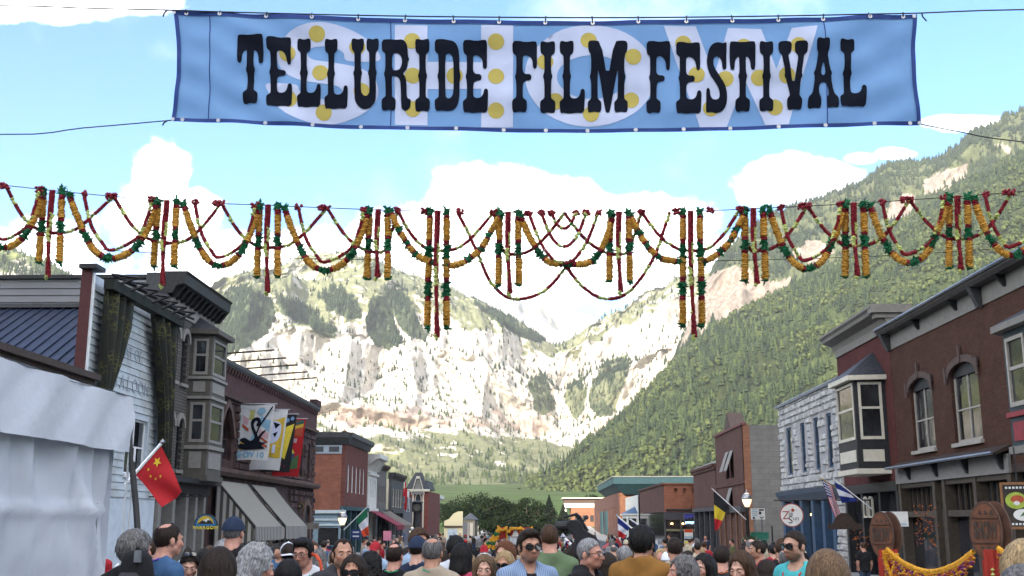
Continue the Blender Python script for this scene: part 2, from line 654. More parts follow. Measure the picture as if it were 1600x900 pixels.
# ---- far snowy-pale peak behind the saddle
V, quads, tt, _ = massif([(640, 470, 6800), (700, 462, 6800), (745, 474, 6800), (775, 466, 6800), (805, 470, 6800), (850, 476, 6800), (885, 488, 6800), (915, 486, 6800), (940, 500, 6900), (980, 520, 6900), (1050, 540, 6900)],
						 [(640, 5200, 60), (1050, 5200, 60)], [(0, 0, 0), (.4, .35, .4), (.7, .6, .75), (1, 1, 1)], 640, 1050, 160, 90, 150, 40, 61, wl=500, crest_j=3.5)
me = mesh_np('far_peak', V, quads, smooth=True)
nn = fbm(V / 250.0, 5, 71, .6)
set_attr(me, 'rock', np.clip(.75 + nn * .5, 0, 1))
o = link('hill', me, attr_mat('far_peak', [('', (.17, .17, .14), (.24, .235, .20)), ('rock', (.26, .25, .24), (.42, .41, .39))], nscale=.008, bump=.8, bdist=10))
tag(o, kind='structure')

# ---- left far shoulder
V, quads, tt, _ = massif([(-500, 330, 2400), (-200, 350, 2400), (0, 386, 2400), (40, 396, 2400), (75, 412, 2400), (115, 440, 2400), (170, 500, 2400), (260, 620, 2400)],
						 [(-500, 1300, 20), (260, 1300, 20)], [(0, 0, 0), (.4, .4, .3), (.7, .65, .75), (1, 1, 1)], -500, 260, 160, 90, 60, 14, 81, wl=260, crest_j=2)
me = mesh_np('hill_left', V, quads, smooth=True)
nn = fbm(V / 120.0, 5, 91, .6)
set_attr(me, 'rock', np.clip(.28 + nn * .5, 0, 1))
set_attr(me, 'dark', np.clip(.55 + nn * .5, 0, 1))
o = link('hill', me, attr_mat('hill_left', [('', (.15, .18, .06), (.24, .24, .10)), ('dark', (.06, .085, .035), (.11, .13, .05)), ('rock', (.30, .27, .22), (.45, .42, .36))], nscale=.012, bump=.7, bdist=4))
tag(o, kind='structure')
HILL_L = (V, nn)

# ---- right far mountain with the pink crags
crest = [(1020, 640, 2500), (1050, 570, 2500), (1062, 540, 2500), (1085, 480, 2500), (1101, 436, 2550), (1130, 400, 2600), (1163, 362, 2650), (1200, 340, 2700), (1245, 321, 2750), (1274, 311, 2750),
		 (1348, 284, 2750), (1389, 256, 2750), (1446, 250, 2750), (1471, 246, 2700), (1500, 222, 2650), (1540, 196, 2600), (1600, 170, 2600), (1700, 125, 2600), (1900, 90, 2600)]
V, quads, tt, _ = massif(crest, [(1020, 1900, 80), (1900, 1500, 80)], [(0, 0, 0), (.3, .35, .25), (.45, .48, .45), (.60, .52, .62), (.66, .60, .67), (.8, .74, .82), (1, 1, 1)], 1020, 1900, 400, 170, 55, 14, 23, wl=230, crest_j=3)
me = mesh_np('mountain_right', V, quads, smooth=True)
PX, PY = proj_np(V)
nn = fbm(V / 110.0, 5, 45, .6)
nn2 = fbm(V / 45.0, 4, 48, .6)
rock = np.zeros(len(V))
for pl in ([(1090, 440), (1125, 425), (1170, 428), (1235, 440), (1225, 470), (1160, 495), (1110, 500), (1075, 545), (1062, 545)],
		   [(1385, 330), (1400, 308), (1432, 300), (1436, 330), (1420, 352), (1395, 350)],
		   [(1440, 285), (1478, 262), (1515, 255), (1512, 272), (1470, 300), (1445, 306)],
		   [(1555, 225), (1580, 228), (1572, 245)], [(1240, 395), (1275, 370), (1300, 400), (1260, 420)]):
	rock = np.maximum(rock, inpoly(PX + nn * 7, PY + nn2 * 7, pl) * 1.0)
set_attr(me, 'rock', rock)
set_attr(me, 'dark', np.clip(.45 + nn * .6, 0, 1) * (1 - rock))
o = link('mountain', me, attr_mat('mountain_right', [('', (.07, .085, .04), (.11, .12, .06)), ('dark', (.03, .042, .02), (.055, .07, .033)), ('rock', (.17, .135, .11), (.34, .285, .24))], nscale=.018, bump=.9, bdist=5))
tag(o, kind='structure')
MTR = (V, rock, nn, PX, PY)

# ---- near forested slope on the right
crest = [(780, 792, 1500), (810, 774, 1500), (850, 750, 1550), (900, 716, 1600), (950, 672, 1650), (1000, 624, 1700), (1060, 562, 1750), (1110, 516, 1800), (1160, 492, 1850), (1200, 474, 1900),
		 (1300, 418, 1950), (1400, 352, 2000), (1500, 292, 2000), (1600, 240, 2000), (1700, 190, 2000), (1900, 110, 2000)]
V, quads, tt, _ = massif(crest, [(780, 1250, 28), (900, 1100, 24), (1100, 900, 20), (1300, 700, 10), (1900, 450, 4)], [(0, 0, 0), (.25, .25, .2), (.6, .6, .58), (1, 1, 1)], 780, 1900, 280, 130, 45, 14, 33, wl=240, crest_j=1)
me = mesh_np('forest_slope', V, quads, smooth=True)
nn = fbm(V / 90.0, 4, 55, .6)
set_attr(me, 'dark', np.clip(.5 + nn * .5, 0, 1))
o = link('hill', me, attr_mat('forest_floor', [('', (.035, .05, .018), (.06, .075, .028)), ('dark', (.022, .03, .013), (.04, .05, .02))], nscale=.02, bump=.6, bdist=2))
tag(o, kind='structure')
SLOPE = (V, quads, nn)

# ---- ridge west of the town, behind the photographer: unseen, its height set to put the street in shade
pts = []
xr = np.linspace(-6000, 6000, 90)
for k, (yy, zz) in enumerate(((-2200, -5), (-2450, 420), (-2700, 985), (-3300, 700), (-4200, -5))):
	h = zz * (1 + .05 * np.sin(xr / 700) * (k in (1, 3)) + .02 * np.sin(xr / 310 + 1) * (k == 2))
	pts.append(np.stack([xr, yy + 60 * np.sin(xr / 500 + k), h], 1))
V = np.concatenate(pts)
i = np.arange(len(V)).reshape(5, 90)
quads = np.stack([i[:-1, :-1], i[:-1, 1:], i[1:, 1:], i[1:, :-1]], -1).reshape(-1, 4)
o = link('hill', mesh_np('west_shade_ridge', V, quads, smooth=True), mat('west_shade_ridge', (.07, .09, .035), .95, .3, .01))
tag(o, kind='structure')


# ================================================================== woods on the slopes (uncountable: stuff)
def conifer_proto(seed, lay=3, seg=6):
	r = random.Random(seed)
	v, f = [], []
	for k in range(lay):
		z0 = .10 + .80 * k / lay
		z1 = min(1.0, z0 + .42)
		rad = .25 * (1 - .82 * k / lay)
		b = len(v)
		a0 = r.random() * 6
		for s in range(seg):
			a = a0 + 2 * pi * s / seg
			q = rad * r.uniform(.65, 1.15)
			v.append((q * cos(a), q * sin(a), z0 + r.uniform(-.04, .04)))
		v.append((r.uniform(-.01, .01), r.uniform(-.01, .01), z1))
		f += [(b + s, b + (s + 1) % seg, b + seg) for s in range(seg)]
	b = len(v)
	for s in range(3):
		a = 2 * pi * s / 3
		v.append((.02 * cos(a), .02 * sin(a), -.05))
	v.append((0, 0, .4))
	f += [(b + s, b + (s + 1) % 3, b + 3) for s in range(3)]
	return np.array(v), np.array(f)


def aspen_proto(seed, n=13):
	r = np.random.default_rng(seed)
	v, f = [], []
	for k in range(n):
		d = r.normal(size=3)
		d /= np.linalg.norm(d)
		c = d * np.array([.21, .21, .36]) * r.uniform(.55, 1.0) + np.array([0, 0, .62])
		u = np.cross(d, r.normal(size=3))
		u /= np.linalg.norm(u)
		w = np.cross(d, u)
		s = r.uniform(.14, .21)
		b = len(v)
		v += [c + u * s, c - u * s * .5 + w * s, c - u * s * .5 - w * s, c + d * s * .55]
		f += [(b, b + 1, b + 3), (b + 1, b + 2, b + 3), (b + 2, b, b + 3)]
	b = len(v)
	for s in range(3):
		a = 2 * pi * s / 3
		v.append(np.array((.015 * cos(a), .015 * sin(a), -.05)))
	v.append(np.array((0, 0, .6)))
	f += [(b + s, b + (s + 1) % 3, b + 3) for s in range(3)]
	return np.array(v), np.array(f)


def wood(name, label, pts, hts, kinds, tints, protos, material):
	VV, FF, TT = [], [], []
	base = 0
	for k, (pv, pf) in enumerate(protos):
		sel = np.where(kinds == k)[0]
		if not len(sel):
			continue
		n = len(sel)
		a = RNG.uniform(0, 2 * pi, n)
		wsc = RNG.uniform(.8, 1.25, n)
		ca, sa = np.cos(a), np.sin(a)
		h = hts[sel]
		x = pv[None, :, 0] * ca[:, None] - pv[None, :, 1] * sa[:, None]
		y = pv[None, :, 0] * sa[:, None] + pv[None, :, 1] * ca[:, None]
		P = np.stack([x * (h * wsc)[:, None], y * (h * wsc)[:, None], pv[None, :, 2] * h[:, None]], -1) + pts[sel][:, None, :]
		VV.append(P.reshape(-1, 3))
		FF.append((pf[None] + (base + np.arange(n) * len(pv))[:, None, None]).reshape(-1, 3))
		TT.append(np.repeat(tints[sel], len(pv)))
		base += n * len(pv)
	me = mesh_np(name, np.concatenate(VV), None, np.concatenate(FF))
	set_attr(me, 'tint', np.concatenate(TT))
	o = link(name, me, material)
	tag(o, label, 'forest', kind='stuff')
	return o


def leaf_mat(name, stops, trans=.25):
	m = bpy.data.materials.new(name)
	m.use_nodes = True
	t = NT(m.node_tree)
	p = m.node_tree.nodes['Principled BSDF']
	p.inputs['Roughness'].default_value = .75
	p.inputs['Specular IOR Level'].default_value = .15
	a = t.n('ShaderNodeAttribute', attribute_name='tint').outputs['Fac']
	r = t.n('ShaderNodeValToRGB', ins={0: a})
	e = r.color_ramp.elements
	while len(e) < len(stops):
		e.new(.5)
	for q, (ps, c) in zip(e, stops):
		q.position = ps
		q.color = (*c, 1)
	t.s(p.inputs['Base Color'], r.outputs[0])
	tr = t.n('ShaderNodeBsdfTranslucent', ins={0: r.outputs[0]})
	mx = t.n('ShaderNodeMixShader', ins={0: trans, 1: p.outputs[0], 2: tr.outputs[0]})
	t.s(m.node_tree.nodes['Material Output'].inputs[0], mx.outputs[0])
	return m


m_wood = leaf_mat('woodland', [(0, (.018, .030, .016)), (.35, (.040, .060, .026)), (.6, (.075, .10, .034)), (1, (.115, .14, .048))])
CON = [conifer_proto(s) for s in range(4)]
ASP = [aspen_proto(s) for s in range(3)]


def scatter(V, quads, n, weight=None):
	A, B, Cc = V[quads[:, 0]], V[quads[:, 1]], V[quads[:, 3]]
	ar = np.linalg.norm(np.cross(B - A, Cc - A), axis=1)
	if weight is not None:
		ar = ar * weight[quads].mean(1)
	c = np.cumsum(ar)
	q = np.searchsorted(c, RNG.uniform(0, c[-1], n))
	a, b = RNG.uniform(0, 1, (2, n))
	Q = V[quads[q]]
	return (Q[:, 0] * ((1 - a) * (1 - b))[:, None] + Q[:, 1] * (a * (1 - b))[:, None] + Q[:, 2] * (a * b)[:, None] + Q[:, 3] * ((1 - a) * b)[:, None])


# near slope: conifers with pale aspen groves
V, quads, nn = SLOPE
PX, PY = proj_np(V)
wgt = ((PX > 770) & (PX < 1680) & (PY > 150)).astype(float)
P = scatter(V, quads, 30000, wgt)
gn = fbm(P / 130.0, 3, 77, .6)
is_asp = (gn + RNG.normal(0, .35, len(P))) > .12
kinds = np.where(is_asp, 4 + RNG.integers(0, 3, len(P)), RNG.integers(0, 4, len(P)))
hts = np.where(is_asp, RNG.uniform(7, 14, len(P)), RNG.uniform(6, 16, len(P)) * RNG.choice([.7, 1, 1, 1.15], len(P)))
tint = np.where(is_asp, RNG.uniform(.55, 1.0, len(P)), np.clip(RNG.normal(.33, .16, len(P)), 0, .7))
wood('forest', 'mixed green conifer and aspen forest covering the near right slope', P, hts, kinds, tint, CON + ASP, m_wood)
# right far mountain
V, rock, nn, PX, PY = MTR
nr_ = 173
i = np.arange(len(V)).reshape(-1, 400)
quads = np.stack([i[:-1, :-1], i[:-1, 1:], i[1:, 1:], i[1:, :-1]], -1).reshape(-1, 4)
wgt = np.clip(.75 + nn * .5, .05, 1) * (rock < .4) * ((PX < 1680) & (PY > 150))
P = scatter(V, quads, 18000, wgt)
tint = np.clip(RNG.normal(.28, .12, len(P)) + .15 * fbm(P / 150, 3, 8), 0, .8)
wood('forest', 'dark spruce forest on the high right mountain around pale crags', P, RNG.uniform(8, 18, len(P)), RNG.integers(0, 4, len(P)), tint, CON, m_wood)
# head-wall massif
V, dk, wd, rock, PX, PY, tt = MTN
i = np.arange(len(V)).reshape(-1, 620)
quads = np.stack([i[:-1, :-1], i[:-1, 1:], i[1:, 1:], i[1:, :-1]], -1).reshape(-1, 4)
wgt = np.clip(dk * 1.0 + wd * .30 * (rock < .5) + .035 + .05 * (rock > .5) * (PY > 560), 0, 1) * (PX > 320) * (PX < 1080)
P = scatter(V, quads, 16000, wgt)
low = P[:, 2] < 330
tint = np.where(low, np.clip(RNG.normal(.5, .2, len(P)), 0, 1), np.clip(RNG.normal(.22, .1, len(P)), 0, .5))
wood('forest', 'dark conifer stands on the pale cliffs at the head of the valley', P, np.where(low, RNG.uniform(7, 15, len(P)), RNG.uniform(9, 18, len(P))), RNG.integers(0, 4, len(P)), tint, CON, m_wood)
V, nn = HILL_L
i = np.arange(len(V)).reshape(-1, 160)
quads = np.stack([i[:-1, :-1], i[:-1, 1:], i[1:, 1:], i[1:, :-1]], -1).reshape(-1, 4)
PX, PY = proj_np(V)
P = scatter(V, quads, 2500, np.clip(.5 + nn, 0, 1) * (PX > -60) * (PX < 180))
wood('forest', 'sparse conifers on the pale green shoulder at far left', P, RNG.uniform(8, 15, len(P)), RNG.integers(0, 4, len(P)), np.clip(RNG.normal(.35, .15, len(P)), 0, .8), CON, m_wood)
# ================================================================== building kit
class Fr:
	"""a wall plane: u along it, z up, d outward"""
	def __init__(self, O, U, N):
		self.O, self.U, self.N = Vector(O), Vector(U).normalized(), Vector(N).normalized()

	def p(self, u, z, d=0.0):
		return self.O + self.U * u + Vector((0, 0, z)) + self.N * d

	def box(self, mb, u0, u1, z0, z1, d0, d1):
		p = self.p
		mb.hexa([p(u0, z0, d0), p(u1, z0, d0), p(u1, z0, d1), p(u0, z0, d1), p(u0, z1, d0), p(u1, z1, d0), p(u1, z1, d1), p(u0, z1, d1)])
		return mb


HW = 15.0
FL = Fr((-HW, 0, 0), (0, 1, 0), (1, 0, 0))      # left street front: u = distance along the street
FRT = Fr((HW, 0, 0), (0, 1, 0), (-1, 0, 0))     # right street front


def fw(Y):                                       # a wall facing the photographer, u = x
	return Fr((0, Y, 0), (1, 0, 0), (0, -1, 0))


def L(px, py):
	q = at_x(px, py, -HW)
	return q.y, q.z


def R(px, py):
	q = at_x(px, py, HW)
	return q.y, q.z


def cdt(outer, holes=(), step=None):
	"""triangulate polygon with holes; optional interior points"""
	vs, fc = [], []
	for lp in [outer] + list(holes):
		b = len(vs)
		vs += [Vector((p[0], p[1])) for p in lp]
		fc.append(list(range(b, b + len(lp))))
	if step:
		xs_ = [p[0] for p in outer]
		ys_ = [p[1] for p in outer]
		gx_, gy_ = np.meshgrid(np.arange(min(xs_) + step / 2, max(xs_), step), np.arange(min(ys_) + step / 2, max(ys_), step))
		gx_, gy_ = gx_.ravel(), gy_.ravel()
		ok = inpoly(gx_, gy_, outer)
		for h in holes:
			ok &= ~inpoly(gx_, gy_, h)
		vs += [Vector((a, b)) for a, b in zip(gx_[ok], gy_[ok])]
	r = geometry.delaunay_2d_cdt(vs, [], fc, 2, 1e-6)
	return r[0], r[2]


def wall(name, parent, F, outer, holes, m, reveal=0.22, thick=0.3):
	mb = MB()
	vs, fs = cdt(outer, holes)
	b = len(mb.v)
	mb.v += [tuple(F.p(v.x, v.y)) for v in vs]
	mb.f += [[b + k for k in f] for f in fs]
	for h in holes:
		n = len(h)
		for k in range(n):
			a, c = h[k], h[(k + 1) % n]
			mb.poly([F.p(*a), F.p(*c), F.p(c[0], c[1], -reveal), F.p(a[0], a[1], -reveal)])
	n = len(outer)
	for k in range(n):
		a, c = outer[k], outer[(k + 1) % n]
		mb.poly([F.p(*a), F.p(*c), F.p(c[0], c[1], -thick), F.p(a[0], a[1], -thick)])
	return mb.build(name, m, parent)


def arch_pts(u0, u1, z0, z1, rise, n=8, pointed=False):
	"""opening outline, counter-clockwise, arched top"""
	pts = [(u0, z0), (u1, z0)]
	if rise <= 0:
		return pts + [(u1, z1), (u0, z1)]
	c, w = (u0 + u1) / 2, (u1 - u0) / 2
	for k in range(n + 1):
		a = pi * k / n
		s = sin(a)
		if pointed:
			s = 1 - abs(cos(a)) ** 1.6
		pts.append((c + w * cos(a), z1 - rise + rise * s))
	return pts


def ring(mb, F, outer, inner, d0, d1):
	"""flat ring between two outlines of equal length, with thickness"""
	n = len(outer)
	for k in range(n):
		j = (k + 1) % n
		a, b, c, d = outer[k], outer[j], inner[j], inner[k]
		mb.hexa([F.p(*a, d0), F.p(*b, d0), F.p(*c, d0), F.p(*d, d0), F.p(*a, d1), F.p(*b, d1), F.p(*c, d1), F.p(*d, d1)])


GLASS = glass_mat('window_glass')


def window(parent, F, u0, u1, z0, z1, fm, rise=0.0, fwid=0.07, rails=(.5,), mull=(), sill=None, glass=None, inset=.12, curtain=None, name='window', pointed=False):
	out = arch_pts(u0 + .004, u1 - .004, z0 + .004, z1 - .004, rise, pointed=pointed)
	c = ((u0 + u1) / 2, (z0 + z1) / 2)
	sx_, sz_ = 1 - 2 * fwid / (u1 - u0), 1 - 2 * fwid / (z1 - z0)
	inn = [(c[0] + (p[0] - c[0]) * sx_, c[1] + (p[1] - c[1]) * sz_) for p in out]
	mb = MB()
	ring(mb, F, out, inn, -inset - .08, -inset)
	for r in rails:
		z = z0 + (z1 - z0) * r
		F.box(mb, u0 + fwid, u1 - fwid, z - .03, z + .03, -inset - .07, -inset - .01)
	for q in mull:
		u = u0 + (u1 - u0) * q
		F.box(mb, u - .035, u + .035, z0 + fwid, z1 - max(fwid, rise * .5), -inset - .075, -inset - .005)
	w = mb.build(name, fm, parent)
	mb = MB().poly([F.p(*p, -inset - .05) for p in out])
	mb.build('pane', glass or GLASS, w)
	if sill:
		F.box(MB(), 0, 0, 0, 0, 0, 0)
		s = MB()
		F.box(s, u0 - .1, u1 + .1, z0 - .14, z0 - .004, -.05, .12)
		s.build('sill', sill, w)
	if curtain:
		s = MB()
		for k in range(6):
			a, b = u0 + fwid + (u1 - u0 - 2 * fwid) * k / 6, u0 + fwid + (u1 - u0 - 2 * fwid) * (k + 1) / 6
			dd = -inset - .09 - .05 * (k % 2)
			de = -inset - .09 - .05 * ((k + 1) % 2)
			s.poly([F.p(a, z0 + .05, dd), F.p(b, z0 + .05, de), F.p(b, z1 - .05, de), F.p(a, z1 - .05, dd)])
		s.build('curtain', curtain, w)
	return out


def cornice(name, parent, F, u0, u1, prof, m, ends=True):
	"""horizontal moulding: prof is a closed list of (d,z)"""
	mb = MB()
	n = len(prof)
	for k in range(n):
		(d0, z0), (d1, z1) = prof[k], prof[(k + 1) % n]
		mb.poly([F.p(u0, z0, d0), F.p(u1, z0, d0), F.p(u1, z1, d1), F.p(u0, z1, d1)])
	if ends:
		mb.poly([F.p(u0, z, d) for d, z in prof])
		mb.poly([F.p(u1, z, d) for d, z in prof][::-1])
	return mb.build(name, m, parent)


def blocks(name, parent, F, us, z0, z1, wd, d0, d1, m, taper=.5):
	"""a row of brackets or modillions, each its own piece"""
	for u in us:
		mb = MB()
		p = F.p
		dm = d0 + (d1 - d0) * taper
		mb.hexa([p(u - wd, z0, d0), p(u + wd, z0, d0), p(u + wd, z0, dm), p(u - wd, z0, dm), p(u - wd, z1, d0), p(u + wd, z1, d0), p(u + wd, z1, d1), p(u - wd, z1, d1)])
		mb.build(name, m, parent)


def body(parent, x0, y0, x1, y1, z1, m, roof=None, name='side_wall'):
	"""the mass behind a front"""
	mb = MB()
	mb.box(x0, y0, -2.5, x1, y1, z1)
	return mb.build(name, m, parent)


def bay(parent, F, u0, u1, z0, z1, dep, ch, trim, dark, rows, roofh, roofm, nw=1, pan=None, soff=None, glass=None):
	"""projecting bay: three faces; rows = list of (z0,z1,'win'|'panel')"""
	pts = [(u0, 0.0), (u0 + ch, dep), (u1 - ch, dep), (u1, 0.0)]
	b = thing_part = bpy.data.objects.new('bay_window', None)
	COL.objects.link(b)
	b.parent = parent
	b.matrix_parent_inverse = wmat(parent).inverted()
	faces = []
	for k in range(3):
		(ua, da), (ub, db) = pts[k], pts[k + 1]
		A, B = F.p(ua, 0, da), F.p(ub, 0, db)
		U = (B - A)
		ln = U.length
		N = Vector((U.y, -U.x, 0)).normalized()
		if N.dot(F.N) < 0:
			N = -N
		faces.append((Fr(A, U, N), ln))
	for (Fk, ln) in faces:
		nn_w = nw if ln > 2.4 else 1
		holes = [(.16 + (ln - .16) * q / nn_w, (ln - .16) * (q + 1) / nn_w, a, c) for (a, c, k) in rows if k == 'win' for q in range(nn_w)]
		wall('bay_wall', b, Fk, [(0, z0), (ln, z0), (ln, z1), (0, z1)], [arch_pts(*h, 0) for h in holes], dark, .1, .1)
		for h in holes:
			mb = MB()
			ring(mb, Fk, arch_pts(h[0], h[1], h[2], h[3], 0), arch_pts(h[0] + .11, h[1] - .11, h[2] + .13, h[3] - .11, 0), -.06, .03)
			zc = h[2] + (h[3] - h[2]) * .55
			Fk.box(mb, h[0] + .11, h[1] - .11, zc - .05, zc + .05, -.05, .0)
			w = mb.build('sash', trim, b)
			MB().poly([Fk.p(h[0], h[2], -.04), Fk.p(h[1], h[2], -.04), Fk.p(h[1], h[3], -.04), Fk.p(h[0], h[3], -.04)]).build('pane', glass or GLASS, b)
		for (a, c, k) in rows:
			if k == 'panel':
				mb = MB()
				Fk.box(mb, .22, ln - .22, a, c, .003, .03)
				mb.build('panel', pan or trim, b)
			if k == 'band':
				mb = MB()
				Fk.box(mb, -.04, ln + .04, a, c, .002, .09)
				mb.build('band', pan or trim, b)
	# roof: hipped cap with eave
	e = .28
	eave = [(u0 - e, 0.0), (u0 + ch - e * .6, dep + e), (u1 - ch + e * .6, dep + e), (u1 + e, 0.0)]
	top = [((u0 + u1) / 2 - .25, 0.0), ((u0 + u1) / 2 + .25, 0.0)]
	mb = MB()
	E = [F.p(u, z1 + .16, d) for u, d in eave]
	T = [F.p(u, z1 + .16 + roofh, d + .01) for u, d in top]
	mb.poly([E[0], E[1], T[0]]).poly([E[1], E[2], T[1], T[0]]).poly([E[2], E[3], T[1]])
	mb.build('roof', roofm, b)
	mb = MB()
	mb.prism([F.p(u, z1 - .04, d) for u, d in eave], (0, 0, .2))
	mb.build('eave', soff or trim, b)
	mb = MB()
	mb.prism([F.p(u, z0 - .22, d * 1.0) for u, d in [(u0 - .1, 0), (u0 + ch - .06, dep + .1), (u1 - ch + .06, dep + .1), (u1 + .1, 0)]], (0, 0, .22))
	mb.build('base', soff or trim, b)
	return b


def stones(parent, F, u0, u1, z0, z1, rw, rh, m, holes=(), limit=300, dep=.07, seed=1, jit=.3):
	"""rock-faced ashlar: each block its own piece"""
	r = random.Random(seed)
	z = z0
	row = 0
	cnt = 0
	shapes = []
	while z < z1 - .05:
		h = min(rh * r.uniform(.85, 1.15), z1 - z)
		u = u0 - r.uniform(0, rw * .6)
		while u < u1:
			w = rw * r.uniform(.7, 1.35)
			a, b = max(u, u0), min(u + w, u1)
			if b - a > .12 and not any(a < hh[1] + .02 and b > hh[0] - .02 and z < hh[3] + .02 and z + h > hh[2] - .02 for hh in holes) and cnt < limit:
				mb = MB()
				gq = .018
				d1 = dep * r.uniform(.5, 1.2)
				p = F.p
				i1, i2, i3, i4 = (r.uniform(.04, .10) for _ in range(4))
				mb.hexa([p(a + gq, z + gq, .003), p(b - gq, z + gq, .003), p(b - gq, z + h - gq, .003), p(a + gq, z + h - gq, .003),
						 p(a + gq + i1, z + gq + i2 * .7, d1), p(b - gq - i2, z + gq + i3 * .7, d1 * r.uniform(.7, 1.2)), p(b - gq - i3, z + h - gq - i4 * .7, d1 * r.uniform(.7, 1.2)), p(a + gq + i4, z + h - gq - i1 * .7, d1)])
				mb.build('stone', m, parent)
				cnt += 1
			u += w
		z += h
		row += 1


# ------------------------------------------------------------------ common materials
m_white = mat('white_paint', (.72, .74, .76), .6, .08, 3, .1)
m_black = mat('black_paint', (.018, .018, .02), .55, .3, 8)
m_dkbrown = mat('dark_brown_wood', (.045, .028, .02), .65, .3, 9, .2)
m_cream = mat('cream_paint', (.58, .54, .44), .6, .08, 4)
m_dkgrey = mat('charcoal_paint', (.05, .052, .056), .6, .2, 5)
m_taupe = mat('taupe_paint', (.085, .078, .066), .7, .12, 5)
m_taupe2 = mat('taupe_light', (.22, .21, .195), .7, .1, 5)
m_slate = mat('slate', (.035, .037, .045), .6, .35, 7, .4, 20)
m_tealp = mat('teal_paint', (.018, .055, .068), .6, .15, 3)
m_bluep = mat('blue_paint', (.035, .075, .14), .6, .15, 4)
m_metal = mat('grey_metal', (.25, .26, .28), .4, .15, 4, metal=.8)
m_curt = mat('white_curtain', (.6, .62, .66), .9, .12, 8, stretch=(12, 12, .5))
m_gold = mat('amber_glow', (.8, .5, .2), .5, .1, 4, emit=(1, .55, .18, 2.0))
shop_g = glass_mat('shop_glass', (.02, .02, .022), .08)

# ================================================================== LEFT SIDE
# ---- low porch front before the saloon
b = thing('shop_building', 'low dark shopfront with a deep black fascia beside the white tent', 'building', (-HW, 32, 0))
mb = MB().box(-26, 27.5, -.5, -HW - .4, 35.2, 5.6)
mb.build('wall', mat('dark_green_board', (.03, .045, .035), .8, .2, 3), b)
mb = MB()
FL.box(mb, 27, 35.3, 5.6, 6.35, -.6, .5)
FL.box(mb, 27, 35.3, 6.35, 6.55, -.6, .7)
mb.build('fascia', m_dkbrown, b)
mb = MB().box(-26, 27, 5.62, -HW - .62, 35.3, 6.1)
mb.build('roof', m_slate, b)
for u in (28.5, 31.5, 34.6):
	mb = MB()
	FL.box(mb, u - .12, u + .12, -.5, 5.6, .1, .34)
	mb.build('post', m_taupe, b)
mb = MB()
FL.box(mb, 32, 34, 2.6, 3.7, .15, .22)
mb.build('sign_board', mat('green_sign', (.01, .11, .045), .6, .15), b)
# ---- white clapboard saloon with false front
b = thing('saloon_building', 'white clapboard false-front building with dark patterned drapes', 'building', (-HW, 39, 0))
SY0, SY1, SZ = 35.45, 43.2, 10.05
WS = [(39.7, 41.9, 3.55, 5.6)]
wall('wall', b, FL, [(SY0, -1), (SY1, -1), (SY1, SZ), (SY0, SZ)], [arch_pts(*w, 0) for w in WS], mat('white_clapboard', (.50, .56, .62), .7, .1, 2))
for w in WS:
	window(b, FL, *w, m_white, rails=(.5,), mull=(.5,), sill=m_white, curtain=m_curt)
z = 2.7
k = 0
m_board = mat('white_board', (.40, .45, .48), .65, .16, 1.3, col2=(.40, .42, .42))
while z < SZ - .3:
	for (ua, ub) in ([(SY0 + .25, SY1 - .02)] if not (z + .26 > WS[0][2] and z < WS[0][3]) else [(SY0 + .25, WS[0][0] - .12), (WS[0][1] + .12, SY1 - .02)]):
		mb = MB()
		p = FL.p
		mb.hexa([p(ua, z, .004), p(ub, z, .004), p(ub, z, .05), p(ua, z, .05), p(ua, z + .25, .004), p(ub, z + .25, .004), p(ub, z + .25, .018), p(ua, z + .25, .018)])
		mb.build('board', m_board, b)
	z += .262
mb = MB()
FL.box(mb, SY0 - .03, SY0 + .12, 4.2, SZ, .02, .13)
mb.build('corner_trim', m_white, b)
mb = MB()
FL.box(mb, SY0 - .12, SY0 - .035, 4.2, SZ + .1, -.26, .08)
mb.build('corner_trim', mat('oxblood', (.06, .011, .012), .6, .2), b)
mb = MB()
FL.box(mb, SY0 - .3, SY0 + .5, SZ + .1, SZ + .25, -.3, .3)
mb.build('cap', m_black, b)
# roof with standing seams
m_roof = mat('blue_metal_roof', (.032, .042, .075), .42, .12, 2, metal=.3)
A, Bq = Vector((-31, 35.5, 6.1)), Vector((-31, 43.2, 10.35))
MB().poly([A, (-HW - .32, 35.5, 6.1), (-HW - .32, 43.2, 10.35), Bq]).poly([A, Bq, (-31, 43.2, 5.5), (-31, 35.5, 5.5)]).build('roof', m_roof, b)
for k in range(26):
	x = -HW - .6 - k * .45
	mb = MB()
	mb.hexa([(x - .02, 35.5, 6.1), (x + .02, 35.5, 6.1), (x + .02, 43.2, 10.35), (x - .02, 43.2, 10.35), (x - .02, 35.5, 6.17), (x + .02, 35.5, 6.17), (x + .02, 43.2, 10.42), (x - .02, 43.2, 10.42)])
	mb.build('roof_seam', m_roof, b)
mb = MB().box(-31, 43.0, 10.36, -HW - .35, 43.22, 10.52)
mb.build('ridge_flashing', m_dkgrey, b)
# faded letters on the boards
def text_mesh(s, size, ext=.01, spacing=1.0, shear=0.0, bold=0.0, align='CENTER'):
	cu = bpy.data.curves.new('t', 'FONT')
	cu.body = s
	cu.size = size
	cu.extrude = ext
	cu.offset = bold
	cu.space_character = spacing
	cu.shear = shear
	cu.align_x = align
	cu.align_y = 'CENTER'
	cu.resolution_u = 3
	ob = bpy.data.objects.new('t', cu)
	me = bpy.data.meshes.new_from_object(ob)
	bpy.data.objects.remove(ob)
	bpy.data.curves.remove(cu)
	return me


def text(parent, s, F, u, z, d, size, m, name='lettering', flip=False, **kw):
	me = text_mesh(s, size, **kw)
	o = link(name, me, m, parent)
	U = -F.U if flip else F.U
	M = Matrix((U, Vector((0, 0, 1)), F.N)).transposed().to_4x4()
	M.translation = F.p(u, z, d)
	o.location, o.rotation_euler = M.to_translation(), M.to_euler()
	return o


